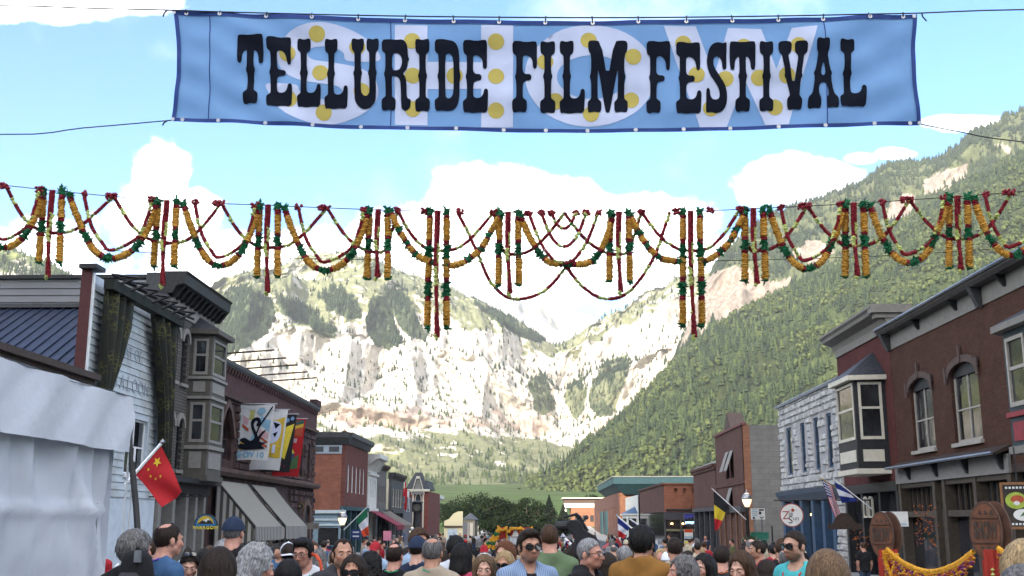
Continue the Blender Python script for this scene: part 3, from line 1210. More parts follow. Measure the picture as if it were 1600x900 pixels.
m_faded = mat('faded_letter', (.30, .34, .38), .8, .2, 3)
def ptxt(parent, s, F, u, z, d, size, m, **kw):
	"""one line of lettering, parent at building base"""
	o = text(parent, s, F, u, z, d, size, m, **kw)
	return o


for k, ch in enumerate('SALOON'):
	text(b, ch, FL, 38.2 + k * .62, 6.75, .06, .72, m_faded, ext=.004)
text(b, 'AT OF', FL, 39.7, 7.9, .06, .62, m_faded, ext=.004)
# valance rail with crossed brackets, and two drapes
m_drape = bpy.data.materials.new('drape')
m_drape.use_nodes = True
t = NT(m_drape.node_tree)
p_ = m_drape.node_tree.nodes['Principled BSDF']
p_.inputs['Roughness'].default_value = .9
co = t.n('ShaderNodeTexCoord').outputs['Object']
vr = t.n('ShaderNodeTexVoronoi', feature='DISTANCE_TO_EDGE')
t.s(vr.inputs['Vector'], t.mix(.12, co, t.noise(co, 2.0, 3, out=1)))
vr.inputs['Scale'].default_value = 7.0
f1 = t.ss(vr.outputs[0], .04, .10, 1, 0)
f1 = t.m('MULTIPLY', f1, t.ss(t.noise(co, 1.6, 3), .45, .6))
t.s(p_.inputs['Base Color'], t.mix(f1, (.010, .013, .008), (.075, .07, .012)))
rod = MB()
FL.box(rod, SY0 + .3, SY1 + .1, SZ - .5, SZ - .15, .35, .7)
o = rod.build('curtain_rail', mat('rail_green', (.012, .015, .011), .8, .3), b)
for k in range(7):
	u = SY0 + .9 + k * 1.08
	mb = MB()
	q = FL.p
	mb.tube([q(u - .25, SZ - .35, .5), q(u + .2, SZ + .05, 1.15)], .05, 4)
	mb.tube([q(u - .25, SZ + .05, .5), q(u + .25, SZ - .2, 1.15)], .05, 4)
	mb.tube([q(u - .25, SZ + .08, .45), q(u + .2, SZ + .06, 1.2)], .05, 4)
	mb.build('rail_bracket', m_black, b)


def drape(cols, name='drape'):
	"""cols: list of rows (z, u_left, u_right); folds run down"""
	n = 30
	V_, Q_ = [], []
	for (z_, a, c) in cols:
		for k in range(n + 1):
			s = k / n
			V_.append(FL.p(a + (c - a) * s, z_, .42 + .16 * sin(s * 21 + z_ * .3) + .05 * sin(s * 47 + z_)))
	for r_ in range(len(cols) - 1):
		for k in range(n):
			i0 = r_ * (n + 1) + k
			Q_.append((i0, i0 + 1, i0 + n + 2, i0 + n + 1))
	me = mesh_np(name, np.array(V_), Q_, smooth=True)
	o = link(name, me, m_drape, b)
	sm = o.modifiers.new('thick', 'SOLIDIFY')
	sm.thickness = .03


drape([(SZ - .2, SY0 + .42, SY0 + 2.9), (8.6, SY0 + .42, SY0 + 2.8), (7.4, SY0 + .45, SY0 + 2.2), (6.6, SY0 + .55, SY0 + 1.55), (5.9, SY0 + .6, SY0 + 1.0), (5.0, SY0 + .6, SY0 + .95)])
drape([(SZ - .35, SY1 - 2.9, SY1 + .05), (8.4, SY1 - 2.2, SY1 + .02), (7.2, SY1 - 1.6, SY1), (6.0, SY1 - 1.2, SY1 - .05), (4.8, SY1 - .9, SY1 - .1), (3.9, SY1 - .8, SY1 - .15)])

# ---- grey brick building with bay
b = thing('grey_brick_building', 'grey brick building with black bracketed cornice and two-storey bay window', 'building', (-HW, 47, 0))
GY0, GY1, GZ = 43.3, 49.6, 11.2
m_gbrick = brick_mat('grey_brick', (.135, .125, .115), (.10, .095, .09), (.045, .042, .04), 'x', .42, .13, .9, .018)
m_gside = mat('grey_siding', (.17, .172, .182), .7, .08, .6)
GW = [(44.0, 44.75, 7.55, 9.75), (45.3, 46.0, 7.55, 9.7), (44.0, 44.75, 3.95, 6.1), (45.3, 46.0, 3.95, 6.1)]
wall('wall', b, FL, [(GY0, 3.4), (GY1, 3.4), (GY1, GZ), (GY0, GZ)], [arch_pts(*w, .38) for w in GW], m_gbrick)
for w in GW:
	window(b, FL, *w, m_black, rise=.38, sill=m_taupe2, rails=(.55,))
	mb = MB()
	o1, i1 = arch_pts(w[0] - .2, w[1] + .2, w[3] - .75, w[3] + .22, .6)[2:], arch_pts(w[0] - .02, w[1] + .02, w[3] - .75, w[3] + .01, .4)[2:]
	for k in range(len(o1) - 1):
		a, c, d, e = o1[k], o1[k + 1], i1[k + 1], i1[k]
		mb.hexa([FL.p(*a, .003), FL.p(*c, .003), FL.p(*d, .003), FL.p(*e, .003), FL.p(*a, .1), FL.p(*c, .1), FL.p(*d, .1), FL.p(*e, .1)])
	mb.build('window_hood', m_taupe2, b)
cornice('frieze', b, FL, GY0, GY1, [(0.003, 10.3), (.06, 10.3), (.06, 10.95), (0.003, 10.95)], m_taupe2)
cornice('cornice', b, FL, GY0 - .3, GY1 + .1, [(-.3, 10.95), (.2, 10.95), (.35, 11.25), (.68, 11.35), (.72, 11.75), (.8, 11.85), (-.3, 11.85)], m_black)
blocks('bracket', b, FL, [GY0 + .1 + k * .62 for k in range(11)], 10.85, 11.3, .11, .062, .6, m_black, .35)
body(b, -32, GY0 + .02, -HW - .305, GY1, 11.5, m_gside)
FW = fw(GY0)
for k in range(11):
	z = 8.6 + k * .29
	mb = MB()
	p = FW.p
	mb.hexa([p(-32, z, .0), p(-HW - .4, z, .0), p(-HW - .4, z, .05), p(-32, z, .05), p(-32, z + .275, .0), p(-HW - .4, z + .275, .0), p(-HW - .4, z + .275, .015), p(-32, z + .275, .015)])
	mb.build('board', m_gside, b)
mb = MB()
FW.box(mb, -32.2, -HW - .92, 11.6, 11.75, -.4, .15)
mb.build('coping', m_black, b)
mb = MB()
FW.box(mb, -HW - .9, -HW + .02, 10.6, 11.8, .0, .28)
mb.build('cornice_return', m_dkgrey, b)
mb = MB()
FW.box(mb, -HW - .55, -HW - .1, 9.4, 9.75, .06, .4)
mb.build('flood_light', m_white, b)
bay(b, FL, 46.4, 48.8, 3.75, 9.85, .95, .08, m_taupe2, m_taupe, [(4.05, 4.75, 'panel'), (5.15, 6.85, 'win'), (4.86, 5.02, 'band'), (7.0, 7.12, 'band'), (7.3, 7.75, 'panel'), (7.85, 7.97, 'band'), (8.05, 9.62, 'win')], .75, m_slate, pan=m_taupe2, soff=m_taupe)
mb = MB()
FL.box(mb, GY0, GY1, 3.0, 3.4, -.3, .25)
FL.box(mb, GY0 - .1, GY1 + .1, 3.4, 3.6, -.3, .75)
mb.build('shop_cornice', m_black, b)
for u in (43.5, 45.2, 46.9, 48.2, 49.4):
	mb = MB()
	FL.box(mb, u - .16, u + .16, -.6, 3.0, -.3, .12)
	mb.build('pilaster', m_taupe2, b)
mb = MB()
FL.box(mb, GY0, GY1, -.6, 3.0, -.6, -.31)
mb.build('shop_glass', shop_g, b)

# ---- dark sandstone building
b = thing('sandstone_building', 'dark purple-brown rough sandstone building with pointed arch window', 'building', (-HW, 62, -.6))
NY0, NY1, NZ = 49.8, 74.0, 9.35
m_sand = mat('sandstone', (.055, .03, .028), .9, .35, 1.6, .5, 9, col2=(.034, .021, .022))
m_sand2 = mat('sandstone_trim', (.085, .052, .044), .85, .25, 2, .3, 12)
m_sandp = mat('sandstone_smooth', (.06, .027, .026), .85, .2, 2.5, .2, 20)
NW = [(51.2, 53.6, 4.75, 7.3), (57.5, 59.5, 4.75, 7.0), (62, 64, 4.75, 7.0), (69.3, 70.2, 4.6, 6.9), (71.6, 72.5, 4.6, 6.9)]
hol = [arch_pts(*NW[0], 1.5, 10, True)] + [arch_pts(*w, .5) for w in NW[1:]]
wall('wall', b, FL, [(NY0, -1.2), (NY1, -1.2), (NY1, NZ), (NY0, NZ)], hol, m_sand)
window(b, FL, *NW[0], m_sandp, rise=1.5, pointed=True, mull=(.33, .66), rails=(.4,), inset=.2)
for w in NW[1:]:
	window(b, FL, *w, m_sandp, rise=.5, inset=.18, sill=m_sand2)
stones(b, FL, NY0, NY1, 4.35, 7.6, .95, .42, m_sand, NW, 290, .13, 4)
oo, ii = arch_pts(NW[0][0] - .3, NW[0][1] + .3, 4.75, NW[0][3] + .35, 1.75, 10, True)[2:], arch_pts(NW[0][0], NW[0][1], 4.75, NW[0][3], 1.5, 10, True)[2:]
mb = MB()
for k in range(len(oo) - 1):
	a, c, d, e = oo[k], oo[k + 1], ii[k + 1], ii[k]
	mb.hexa([FL.p(*a, .01), FL.p(*c, .01), FL.p(*d, .01), FL.p(*e, .01), FL.p(*a, .16), FL.p(*c, .16), FL.p(*d, .16), FL.p(*e, .16)])
mb.build('window_hood', m_sand2, b)
cornice('string_course', b, FL, NY0, NY1 + .15, [(0, 7.65), (.2, 7.7), (.24, 7.88), (0, 7.93)], m_sand2)
cornice('frieze', b, FL, NY0, NY1 + .05, [(.003, 7.94), (.06, 7.94), (.06, 8.92), (.003, 8.92)], m_sandp)
blocks('dentil', b, FL, [NY0 + .25 + k * .5 for k in range(48)], 8.88, 9.15, .11, .061, .22, m_sandp, .6)
cornice('coping', b, FL, NY0, NY1 + .1, [(-.35, 9.15), (.2, 9.15), (.27, 9.28), (.27, 9.45), (-.35, 9.45)], m_dkgrey)
cornice('belt_course', b, FL, NY0, NY1 + .2, [(0, 3.95), (.3, 3.95), (.45, 4.12), (.45, 4.27), (.2, 4.34), (0, 4.34)], m_sand2)
body(b, -34, NY0 + .02, -HW - .31, NY1, 9.1, m_sandp)
stones(b, FL, 66.5, NY1, .2, 3.9, .7, .4, m_sand, [(70.4, 72.6, -1, 3.2)], 80, .16, 8)
oo, ii = arch_pts(70.2, 72.8, -.8, 3.3, 1.3, 10), arch_pts(70.6, 72.4, -.8, 2.9, .9, 10)
mb = MB()
ring(mb, FL, oo, ii, .005, .2)
mb.build('arch_ring', m_sand2, b)
MB().poly([FL.p(*q, .008) for q in ii]).build('door', m_black, b)
for u in (54, 60.5):
	mb = MB()
	FL.box(mb, u - 1.9, u + 4.2, .2, 3.3, .005, .03)
	mb.build('shop_window', shop_g, b)
mb = MB().box(-HW - .2, NY1 - 1.4, 9.452, -HW + .3, NY1 + .12, 9.85)
mb.build('end_block', m_sand, b)
FE = fw(NY0)
# roof poles over the parapet
for k, (px, py) in enumerate(((345, 557), (368, 562), (388, 574), (408, 587), (425, 597))):
	u = L(px, py)[0]
	zz = NZ + .35
	mb = MB().tube([(-HW - .6, u, zz - .1), (-HW + 2.55, u, zz + .12)], .045, 6)
	o = mb.build('roof_pole', m_dkbrown)
	tag(o, 'thin dark pole jutting over the sandstone parapet, number %s counting from the bay window' % ('one', 'two', 'three', 'four', 'five')[k], 'pole', 'poles jutting over the sandstone parapet')

# awnings on the sandstone shop
m_stripe = bpy.data.materials.new('awning_stripe')
m_stripe.use_nodes = True
t = NT(m_stripe.node_tree)
p_ = m_stripe.node_tree.nodes['Principled BSDF']
p_.inputs['Roughness'].default_value = .9
co = t.n('ShaderNodeTexCoord').outputs['Object']
sp = t.n('ShaderNodeSeparateXYZ', ins={0: co})
sw = t.m('SINE', t.m('MULTIPLY', t.m('ADD', sp.outputs[1], sp.outputs[0]), 21.0))
t.s(p_.inputs['Base Color'], t.mix(t.ss(sw, -.2, .2), (.07, .066, .06), (.36, .35, .325)))
m_awn = mat('awning_canvas', (.22, .213, .187), .9, .1, 2, stretch=(1, 14, 1))
AW = [((345, 766), (392, 770), 400, 441), ((397, 770), (436, 775), 446, 482)]
for k, (u0, u1, lab) in enumerate(((50.6, 56.0, 'pale canvas shop awning nearest the bay window, striped cheek and fringe'), (56.7, 62.0, 'pale canvas shop awning nearer the dark stone archway, striped fringe'))):
	aw = thing('awning', lab, 'awning', (-HW, (u0 + u1) / 2, 2), 'canvas awnings on the sandstone shop')
	z0, z1, dp = 1.6, 3.7, 1.9
	n = 10
	V_, Q_ = [], []
	for r_ in range(7):
		for k2 in range(n + 1):
			s, q = r_ / 6, k2 / n
			V_.append(FL.p(u0 + (u1 - u0) * q, z1 + (z0 - z1) * s - .06 * sin(pi * s), .25 + dp * s))
	for r_ in range(6):
		for k2 in range(n):
			i0 = r_ * (n + 1) + k2
			Q_.append((i0, i0 + 1, i0 + n + 2, i0 + n + 1))
	link('canopy', mesh_np('canopy', np.array(V_), Q_, smooth=True), m_awn, aw)
	mb = MB()
	for k2 in range(24):
		a, c = u0 + (u1 - u0) * k2 / 24, u0 + (u1 - u0) * (k2 + 1) / 24
		mb.poly([FL.p(a, z0, .25 + dp + .01), FL.p(c, z0, .25 + dp + .01), FL.p(c, z0 - .62 - .05 * (k2 % 2), .25 + dp + .03), FL.p(a, z0 - .62 - .05 * ((k2 + 1) % 2), .25 + dp + .03)])
	mb.build('fringe', m_stripe, aw)
	for uu in (u0, u1):
		mb = MB()
		mb.poly([FL.p(uu, z1 - .1, .26), FL.p(uu, z0 - .1, .22 + dp), FL.p(uu, z0 - .6, .22 + dp), FL.p(uu, z0 - 1.0, .26)])
		mb.build('cheek', m_stripe, aw)
		mb = MB().tube([FL.p(uu, z1, .25), FL.p(uu, z0, .25 + dp)], .05, 5)
		mb.build('arm', m_black, aw)


def simple_block(label, side, y0, y1, z1, fm, sm, wins=(), wm=None, corn=None, cz=.5, cd=.4, name='street_building', cat='building', rise=.25, xback=14, shop=True, shopm=None, cbr=0, side_wins=()):
	"""street building: front on the street line, a side facing the photographer"""
	F = FL if side < 0 else FRT
	b = thing(name, label, cat, (side * HW, (y0 + y1) / 2, gz(y0)))
	zb = gz(y1) - .5
	hz = [(w[0], w[1], w[2], w[3]) for w in wins]
	wall('wall', b, F, [(y0, 3.0 if shop else zb), (y1, 3.0 if shop else zb), (y1, z1), (y0, z1)], [arch_pts(*w, rise) for w in hz], fm, .15)
	for w in hz:
		window(b, F, *w, wm or m_white, rise=rise, inset=.06, sill=None, fwid=.09)
	xa, xb = sorted((side * (HW + .302), side * (HW + xback)))
	mb = MB().box(xa, y0 + .01, zb, xb, y1, z1 - .15)
	mb.build('side_wall', sm, b)
	if corn:
		cornice('cornice', b, F, y0 - .15, y1 + .1, [(-.35, z1 - cz * .2), (.12, z1 - cz * .2), (cd * .6, z1 + cz * .3), (cd, z1 + cz * .5), (cd, z1 + cz), (-.35, z1 + cz)], corn)
		if cbr:
			blocks('bracket', b, F, [y0 + (y1 - y0) * (k + .5) / cbr for k in range(cbr)], z1 - cz * .9, z1 + cz * .3, .12, .004, cd * .8, corn, .35)
	if shop:
		mb = MB()
		F.box(mb, y0, y1, 2.7, 3.0, -.3, .22)
		mb.build('shop_cornice', shopm or m_dkgrey, b)
		n = max(2, int((y1 - y0) / 2.8))
		for k in range(n + 1):
			u = y0 + .18 + (y1 - y0 - .36) * k / n
			mb = MB()
			F.box(mb, u - .15, u + .15, zb, 2.7, -.3, .08)
			mb.build('pilaster', shopm or m_dkgrey, b)
		mb = MB()
		F.box(mb, y0, y1, zb, 2.7, -.5, -.2)
		mb.build('shop_glass', shop_g, b)
	return b


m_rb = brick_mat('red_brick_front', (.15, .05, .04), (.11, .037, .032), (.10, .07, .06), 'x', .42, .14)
m_rbs = brick_mat('red_brick_side_lit', (.27, .10, .06), (.21, .075, .05), (.17, .11, .09), 'y', .42, .14)  # same brick as the front, painted brighter for the western skylight
# brick corner building with blue shop
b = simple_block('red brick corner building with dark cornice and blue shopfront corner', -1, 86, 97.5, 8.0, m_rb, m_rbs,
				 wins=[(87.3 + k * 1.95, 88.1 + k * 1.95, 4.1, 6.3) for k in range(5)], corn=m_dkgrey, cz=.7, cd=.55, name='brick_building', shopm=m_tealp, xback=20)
F8 = fw(86)
cornice('cornice', b, F8, -HW - 20, -HW + .3, [(.002, 7.75), (.12, 7.75), (.45, 8.3), (.5, 8.7), (.002, 8.7)], m_dkgrey)
mb = MB()
F8.box(mb, -HW - 20, -HW - .3, 7.05, 7.72, .003, .05)
mb.build('frieze', mat('bluegrey_paint', (.28, .33, .38), .7, .1), b)
for k in range(6):
	mb = MB()
	F8.box(mb, -HW - 1.3 - k * 1.25, -HW - .5 - k * 1.25, 7.2, 7.6, .052, .09)
	mb.build('vent_panel', m_dkgrey, b)
mb = MB()
F8.box(mb, -HW - 8, -HW - .1, -1.5, 2.7, .003, .12)
mb.build('shop_panel', mat('pale_blue', (.20, .28, .34), .7, .1), b)
mb = MB()
F8.box(mb, -HW - 8, -HW + .2, 2.45, 2.7, .121, .3)
F8.box(mb, -HW - 8, -HW - .1, 1.9, 2.05, .121, .2)
F8.box(mb, -HW - 8, -HW - .1, 1.5, 1.65, .121, .2)
mb.build('trim', mat('pale_trim', (.45, .52, .56), .6, .08), b)
for k in range(3):
	mb = MB()
	F8.box(mb, -HW - 1.9 - k * 2.0, -HW - .35 - k * 2.0, .05, 1.35, .121, .15)
	mb.build('shop_window', shop_g, b)
# white facade, grey, cream, dark
m_whitef = mat('white_facade', (.52, .52, .49), .7, .1, 2)
b = simple_block('narrow white ornate facade beside the red brick corner building', -1, 98, 103.5, 7.0, m_whitef, m_whitef, wins=[(98.8 + k * 1.1, 99.5 + k * 1.1, 3.9, 5.6) for k in range(4)], wm=m_white, corn=m_whitef, cz=.75, cd=1.0, cbr=4, shopm=m_whitef)
cornice('string_course', b, FL, 98, 103.5, [(.003, 5.85), (.2, 5.9), (.22, 6.1), (.003, 6.15)], m_whitef)
simple_block('narrow grey-brown facade with tall dark windows behind the white facade', -1, 103.7, 110, 6.8, mat('greybrown', (.11, .10, .095), .8, .15), m_dkgrey, wins=[(104.3 + k * 1.4, 105.1 + k * 1.4, 3.6, 5.2) for k in range(4)], wm=m_taupe2, corn=m_dkbrown, cz=.4)
b = simple_block('dark two-storey front with a cream side wall facing the camera', -1, 114, 124, 6.3, m_dkgrey, mat('cream_side', (.50, .45, .33), .8, .1), wins=[(115 + k * 2.2, 116.4 + k * 2.2, 3.3, 5.2) for k in range(4)], wm=m_cream, rise=0, corn=m_black, cz=.5)
simple_block('grey front with red hanging banners beside the slate tower house', -1, 124.5, 133, 4.6, mat('bluegrey_front', (.10, .105, .12), .8, .15), m_dkgrey, wins=[(125.2 + k * 2.4, 126.4 + k * 2.4, 2.9, 4.0) for k in range(3)], wm=m_white, rise=0, shop=False)
# slate-tower Victorian
b = thing('tower_house', 'red brick house with steep slate tower roof and pale arched gable', 'building', (-15.5, 134, -1.5))
TY = 134
xL, xR = at_y(634, 800, TY).x, at_y(669, 800, TY).x
zE = at_y(650, 766, TY).z
zT = at_y(652, 738, TY).z
m_tb = brick_mat('tower_brick', (.22, .06, .045), (.17, .05, .04), (.12, .08, .07), 'y', .42, .14)
FT = fw(TY)
wx0, wx1 = xL + (xR - xL) * .38, xL + (xR - xL) * .70
wall('wall', b, FT, [(xL, -3), (xR, -3), (xR, zE), (xL, zE)], [arch_pts(wx0, wx1, zE - 2.1, zE - .35, .7)], m_tb)
window(b, FT, wx0, wx1, zE - 2.1, zE - .35, m_cream, rise=.7, rails=(.3,), fwid=.12)
mb = MB().box(xL + .01, TY + .31, -3, xR, TY + 16, zE - .1)
mb.build('side_wall', m_rb, b)
cx = (xL + xR) / 2
mb = MB()
tp = [(cx - .35, TY + .6, zT), (cx + .45, TY + .6, zT), (cx + .45, TY + 1.4, zT), (cx - .35, TY + 1.4, zT)]
bt = [(xL - .1, TY - .2, zE + .1), (cx + (xR - cx) * .8, TY - .2, zE + .1), (cx + (xR - cx) * .8, TY + 3, zE + .1), (xL - .1, TY + 3, zE + .1)]
mb.hexa(bt + tp)
mb.build('tower_roof', m_slate, b)
mb = MB()
mb.hexa([(cx + .3, TY - .2, zE + .1), (xR + .1, TY - .2, zE + .1), (xR + .1, TY + 8, zE + .1), (cx + .3, TY + 8, zE + .1), (cx + .5, TY + .8, zE + 1.2), (xR - .2, TY + .8, zE + 1.2), (xR - .2, TY + 7, zE + 1.2), (cx + .5, TY + 7, zE + 1.2)])
mb.build('roof', m_slate, b)
mb = MB()
gx0, gx1 = wx0 - .35, wx1 + .35
gc = (gx0 + gx1) / 2
for (a, c) in (((gx0, zE - .6), (gc - .2, zE + 1.4)), ((gc + .2, zE + 1.4), (gx1, zE - .6)), ((gc - .22, zE + 1.38), (gc + .22, zE + 1.38))):
	du, dz = c[0] - a[0], c[1] - a[1]
	mb.hexa([FT.p(a[0], a[1], .25), FT.p(c[0], c[1], .25), FT.p(c[0], c[1] + .28, .25), FT.p(a[0], a[1] + .28, .25), FT.p(a[0], a[1], .45), FT.p(c[0], c[1], .45), FT.p(c[0], c[1] + .28, .45), FT.p(a[0], a[1] + .28, .45)])
mb.build('gable_trim', m_cream, b)
MB().poly([FT.p(gx0 + .1, zE - .5, .2), FT.p(gx1 - .1, zE - .5, .2), FT.p(gc + .15, zE + 1.3, .2), FT.p(gc - .15, zE + 1.3, .2)]).build('gable_panel', m_taupe2, b)
mb = MB()
FT.box(mb, xL - .15, xR + .15, zE - .15, zE + .12, -.2, .3)
mb.build('eave', m_cream, b)
for q in (wx0 - .25, wx1 + .12):
	mb = MB()
	FT.box(mb, q, q + .16, -2, zE - .4, .01, .12)
	mb.build('pilaster', m_cream, b)
simple_block('dark brick front with a white bracketed cornice past the slate tower', -1, 150.5, 166, zE - .9, m_rb, m_whitef, wins=[(152 + k * 3, 153.2 + k * 3, 3.2, 4.6) for k in range(4)], corn=m_whitef, cz=.9, cd=1.1)
mb = None
# tan gabled hall further down on the left
b = thing('gable_hall', 'small tan hall with a rounded false gable far down the left', 'building', (-14, 190, -1.8))
Y0 = 190
xa, xb = at_y(694, 820, Y0).x, at_y(723, 820, Y0).x
zt = at_y(712, 799, Y0).z
zb = at_y(694, 812, Y0).z
F_ = fw(Y0)
wall('front', b, F_, [(xa, -3), (xb, -3), (xb, zt), (xa + (xb - xa) * .75, zt), (xa + (xb - xa) * .5, zt - .35), (xa + (xb - xa) * .25, zb + .1), (xa, zb - .2)], [], mat('tan_plaster', (.42, .38, .26), .8, .08))
mb = MB().box(xa, Y0 + .31, -3, xb, Y0 + 14, zb - .4)
mb.build('side_wall', m_taupe2, b)
mb = MB()
F_.box(mb, xa, xb, zb - 1.3, zb - 1.0, .01, .3)
mb.build('band', m_dkbrown, b)
mb = MB()
F_.box(mb, xa + .6, xb - .9, -2.4, zb - 1.5, .01, .06)
mb.build('shop_window', mat('pale_poster', (.25, .3, .36), .6, .3, 2), b)
for k, (pxa, pxb, pyt, Yh, lab) in enumerate(((724, 742, 812, 215, 'small house with blue-grey roof left of the dark tree clump'), (728, 748, 818, 240, 'low grey cottage half hidden behind the crowd on the left'))):
	b = thing('cottage', lab, 'house', (at_y((pxa + pxb) / 2, 830, Yh).x, Yh, gz(Yh)))
	xa, xb = at_y(pxa, 830, Yh).x, at_y(pxb, 830, Yh).x
	zt = at_y(pxa, pyt, Yh).z
	mb = MB().box(xa, Yh, -3, xb, Yh + 9, zt)
	mb.build('wall', m_taupe2 if k else m_taupe, b)
	mb = MB().prism([(xa - .3, Yh - .3, zt), (xb + .3, Yh - .3, zt), ((xa + xb) / 2, Yh - .3, zt + 1.2)], (0, 9.6, 0))
	mb.build('roof', mat('bluegrey_roof', (.035, .045, .065), .6, .2), b)
	for q in (.3, .7):
		mb = MB()
		fw(Yh).box(mb, xa + (xb - xa) * q - .3, xa + (xb - xa) * q + .3, -1.5, zt - .6, .005, .05)
		mb.build('window', m_taupe2, b)

# ================================================================== RIGHT SIDE
m_db = brick_mat('dark_brick', (.098, .040, .024), (.068, .028, .018), (.05, .034, .026), 'x', .24, .085, .6)
m_db2 = brick_mat('red_brick_b', (.12, .028, .024), (.09, .022, .02), (.08, .045, .04), 'x', .24, .085, .6)
m_grp = mat('grey_paint', (.19, .175, .155), .7, .1, 4)
m_stn = mat('brown_stone', (.085, .058, .048), .85, .2, 6, .3)
# ---- A: dark brick with arched windows
b = thing('brick_building', 'dark red brick building with bracketed grey eave and paired arched windows', 'building', (HW, 38, 0))
AY0, AY1 = 28.5, 46.0
zs = R(1460, 700)[1]
AW_ = []
for (pa, pb, pt, pbm) in ((1429, 1463, 588, 700), (1493, 1537, 562, 692)):
	(u0, zA), (u1, zB) = R(pb, pbm), R(pa, pbm)
	AW_.append((min(u0, u1), max(u0, u1), (zA + zB) / 2, (R((pa + pb) / 2, pt)[1])))
zsill = sum(w[2] for w in AW_) / 2
ztop = sum(w[3] for w in AW_) / 2
AW_ = [(w[0], w[1], zsill, ztop) for w in AW_]
AZ = R(1500, 495)[1]
wall('wall', b, FRT, [(AY0, 3.6), (AY1, 3.6), (AY1, AZ), (AY0, AZ)], [arch_pts(*w, .42) for w in AW_], m_db)
m_frame = mat('greige_frame', (.34, .31, .27), .6, .1)
for w in AW_:
	window(b, FRT, *w, m_frame, rise=.42, mull=(.5,), rails=(.42,), fwid=.11, sill=m_frame)
	mb = MB()
	o1, i1 = arch_pts(w[0] - .22, w[1] + .22, w[3] - .5, w[3] + .26, .55)[2:], arch_pts(w[0] - .02, w[1] + .02, w[3] - .5, w[3] + .01, .45)[2:]
	for k in range(len(o1) - 1):
		a, c, d, e = o1[k], o1[k + 1], i1[k + 1], i1[k]
		mb.hexa([FRT.p(*q, .003) for q in (a, c, d, e)] + [FRT.p(*q, .09) for q in (a, c, d, e)])
	mb.build('window_hood', m_stn, b)
	for u in (w[0] - .22, (w[0] + w[1]) / 2, w[1] + .22):
		mb = MB()
		zk = w[3] - .6 if u != (w[0] + w[1]) / 2 else w[3] + .02
		FRT.box(mb, u - .08, u + .08, zk, zk + .6, .092, .13)
		mb.build('keystone', m_stn, b)
	mb = MB()
	mb.poly([FRT.p(*q, -.1) for q in arch_pts(w[0], w[1], w[3] - .42, w[3] - .01, .42)])
	mb.build('arch_panel', m_black, b)
ZE = R(1598, 412)[1]
cornice('frieze', b, FRT, AY0, AY1, [(.003, AZ), (.05, AZ), (.05, AZ + .62), (.003, AZ + .62)], m_grp)
cornice('eave', b, FRT, AY0 - .2, AY1 + .15, [(-.3, AZ + .62), (.42, AZ + .62), (.52, AZ + .74), (.55, AZ + .88), (.45, AZ + .93), (-.3, AZ + 1.0)], mat('eave_brown', (.06, .053, .05), .5, .2, 3))
mb = MB().tube([FRT.p(AY0, AZ + .86, .56), FRT.p(AY1 + .1, AZ + .86, .56)], .07, 8)
mb.build('gutter', m_metal, b)
blocks('bracket', b, FRT, [31.3, 34.2, 38.3, 42.2], AZ + .25, AZ + .62, .06, .052, .38, m_black, .2)
blocks('corner_bracket', b, FRT, [36.2, AY1 - .15], AZ - .05, AZ + .85, .14, .052, .55, m_dkgrey, .25)
body(b, HW + .302, AY0, HW + 16, AY1, AZ + .6, m_db)
mb = MB()
FRT.box(mb, AY0, AY1, 3.35, 3.6, -.3, .06)
mb.build('lintel', m_dkbrown, b)
zc = R(1480, 722)[1]
cornice('shop_eave', b, FRT, 35.0, AY1 - .3, [(.0, zc + .12), (.5, zc - .05), (.55, zc + .02), (.0, zc + .28)], m_dkbrown)
mb = MB().tube([FRT.p(35.0, zc + .0, .63), FRT.p(AY1 - .3, zc + .0, .63)], .06, 6)
mb.build('shop_gutter', m_metal, b)
cornice('shop_frieze', b, FRT, 35.0, AY1, [(.061, zc - .62), (.16, zc - .62), (.16, zc - .02), (.061, zc - .02)], m_taupe2)
blocks('shop_bracket', b, FRT, [35.4, 38.3, 41.2, 44.2], zc - .5, zc, .08, .161, .45, m_black, .2)
mb = MB()
FRT.box(mb, AY0, AY1, -.6, 3.35, -.6, -.3)
mb.build('shop_glass', shop_g, b)
m_shopw = mat('shop_wood', (.065, .05, .036), .6, .25, 6, .2)
for u in (35.2, 38.0, 40.9, 41.9, 45.8):
	mb = MB()
	FRT.box(mb, u - .14, u + .14, -.6, zc - .62, -.3, .1)
	mb.build('shop_post', m_shopw, b)
zt0 = R(1480, 802)[1]
for (ua, ub) in ((35.34, 37.86), (38.14, 40.76), (42.04, 45.66)):
	mb = MB()
	FRT.box(mb, ua, ub, zt0 - .12, zt0 + .1, -.3, .05)
	FRT.box(mb, ua, ub, zc - .8, zc - .63, -.3, .05)
	mb.build('transom_bar', m_shopw, b)
	n = max(3, int((ub - ua) / .5))
	for k in range(1, n):
		mb = MB()
		u = ua + (ub - ua) * k / n
		FRT.box(mb, u - .025, u + .025, zt0 + .1, zc - .8, -.29, -.2)
		mb.build('glazing_bar', m_shopw, b)
mb = MB()
FRT.box(mb, 41.0, 41.8, -.5, 2.3, -.28, -.1)
mb.build('door', m_shopw, b)
text(b, 'HUB', FRT, 38.8, zt0 - .55, -.27, .42, m_grp, flip=True, ext=.003)
m_red = mat('red_trim', (.22, .02, .03), .5, .15)
m_dteal = mat('dark_teal_trim', (.025, .04, .045), .6, .2)
zb0 = R(1590, 690)[1]
bay(b, FRT, 27.6, 33.6, 4.0, R(1590, 522)[1] - .1, .9, .8, m_frame, m_dteal, [(4.15, 4.7, 'panel'), (4.85, 5.0, 'band'), (5.15, R(1590, 522)[1] - .35, 'win')], .7, m_slate, nw=3, pan=m_red, soff=m_grp)
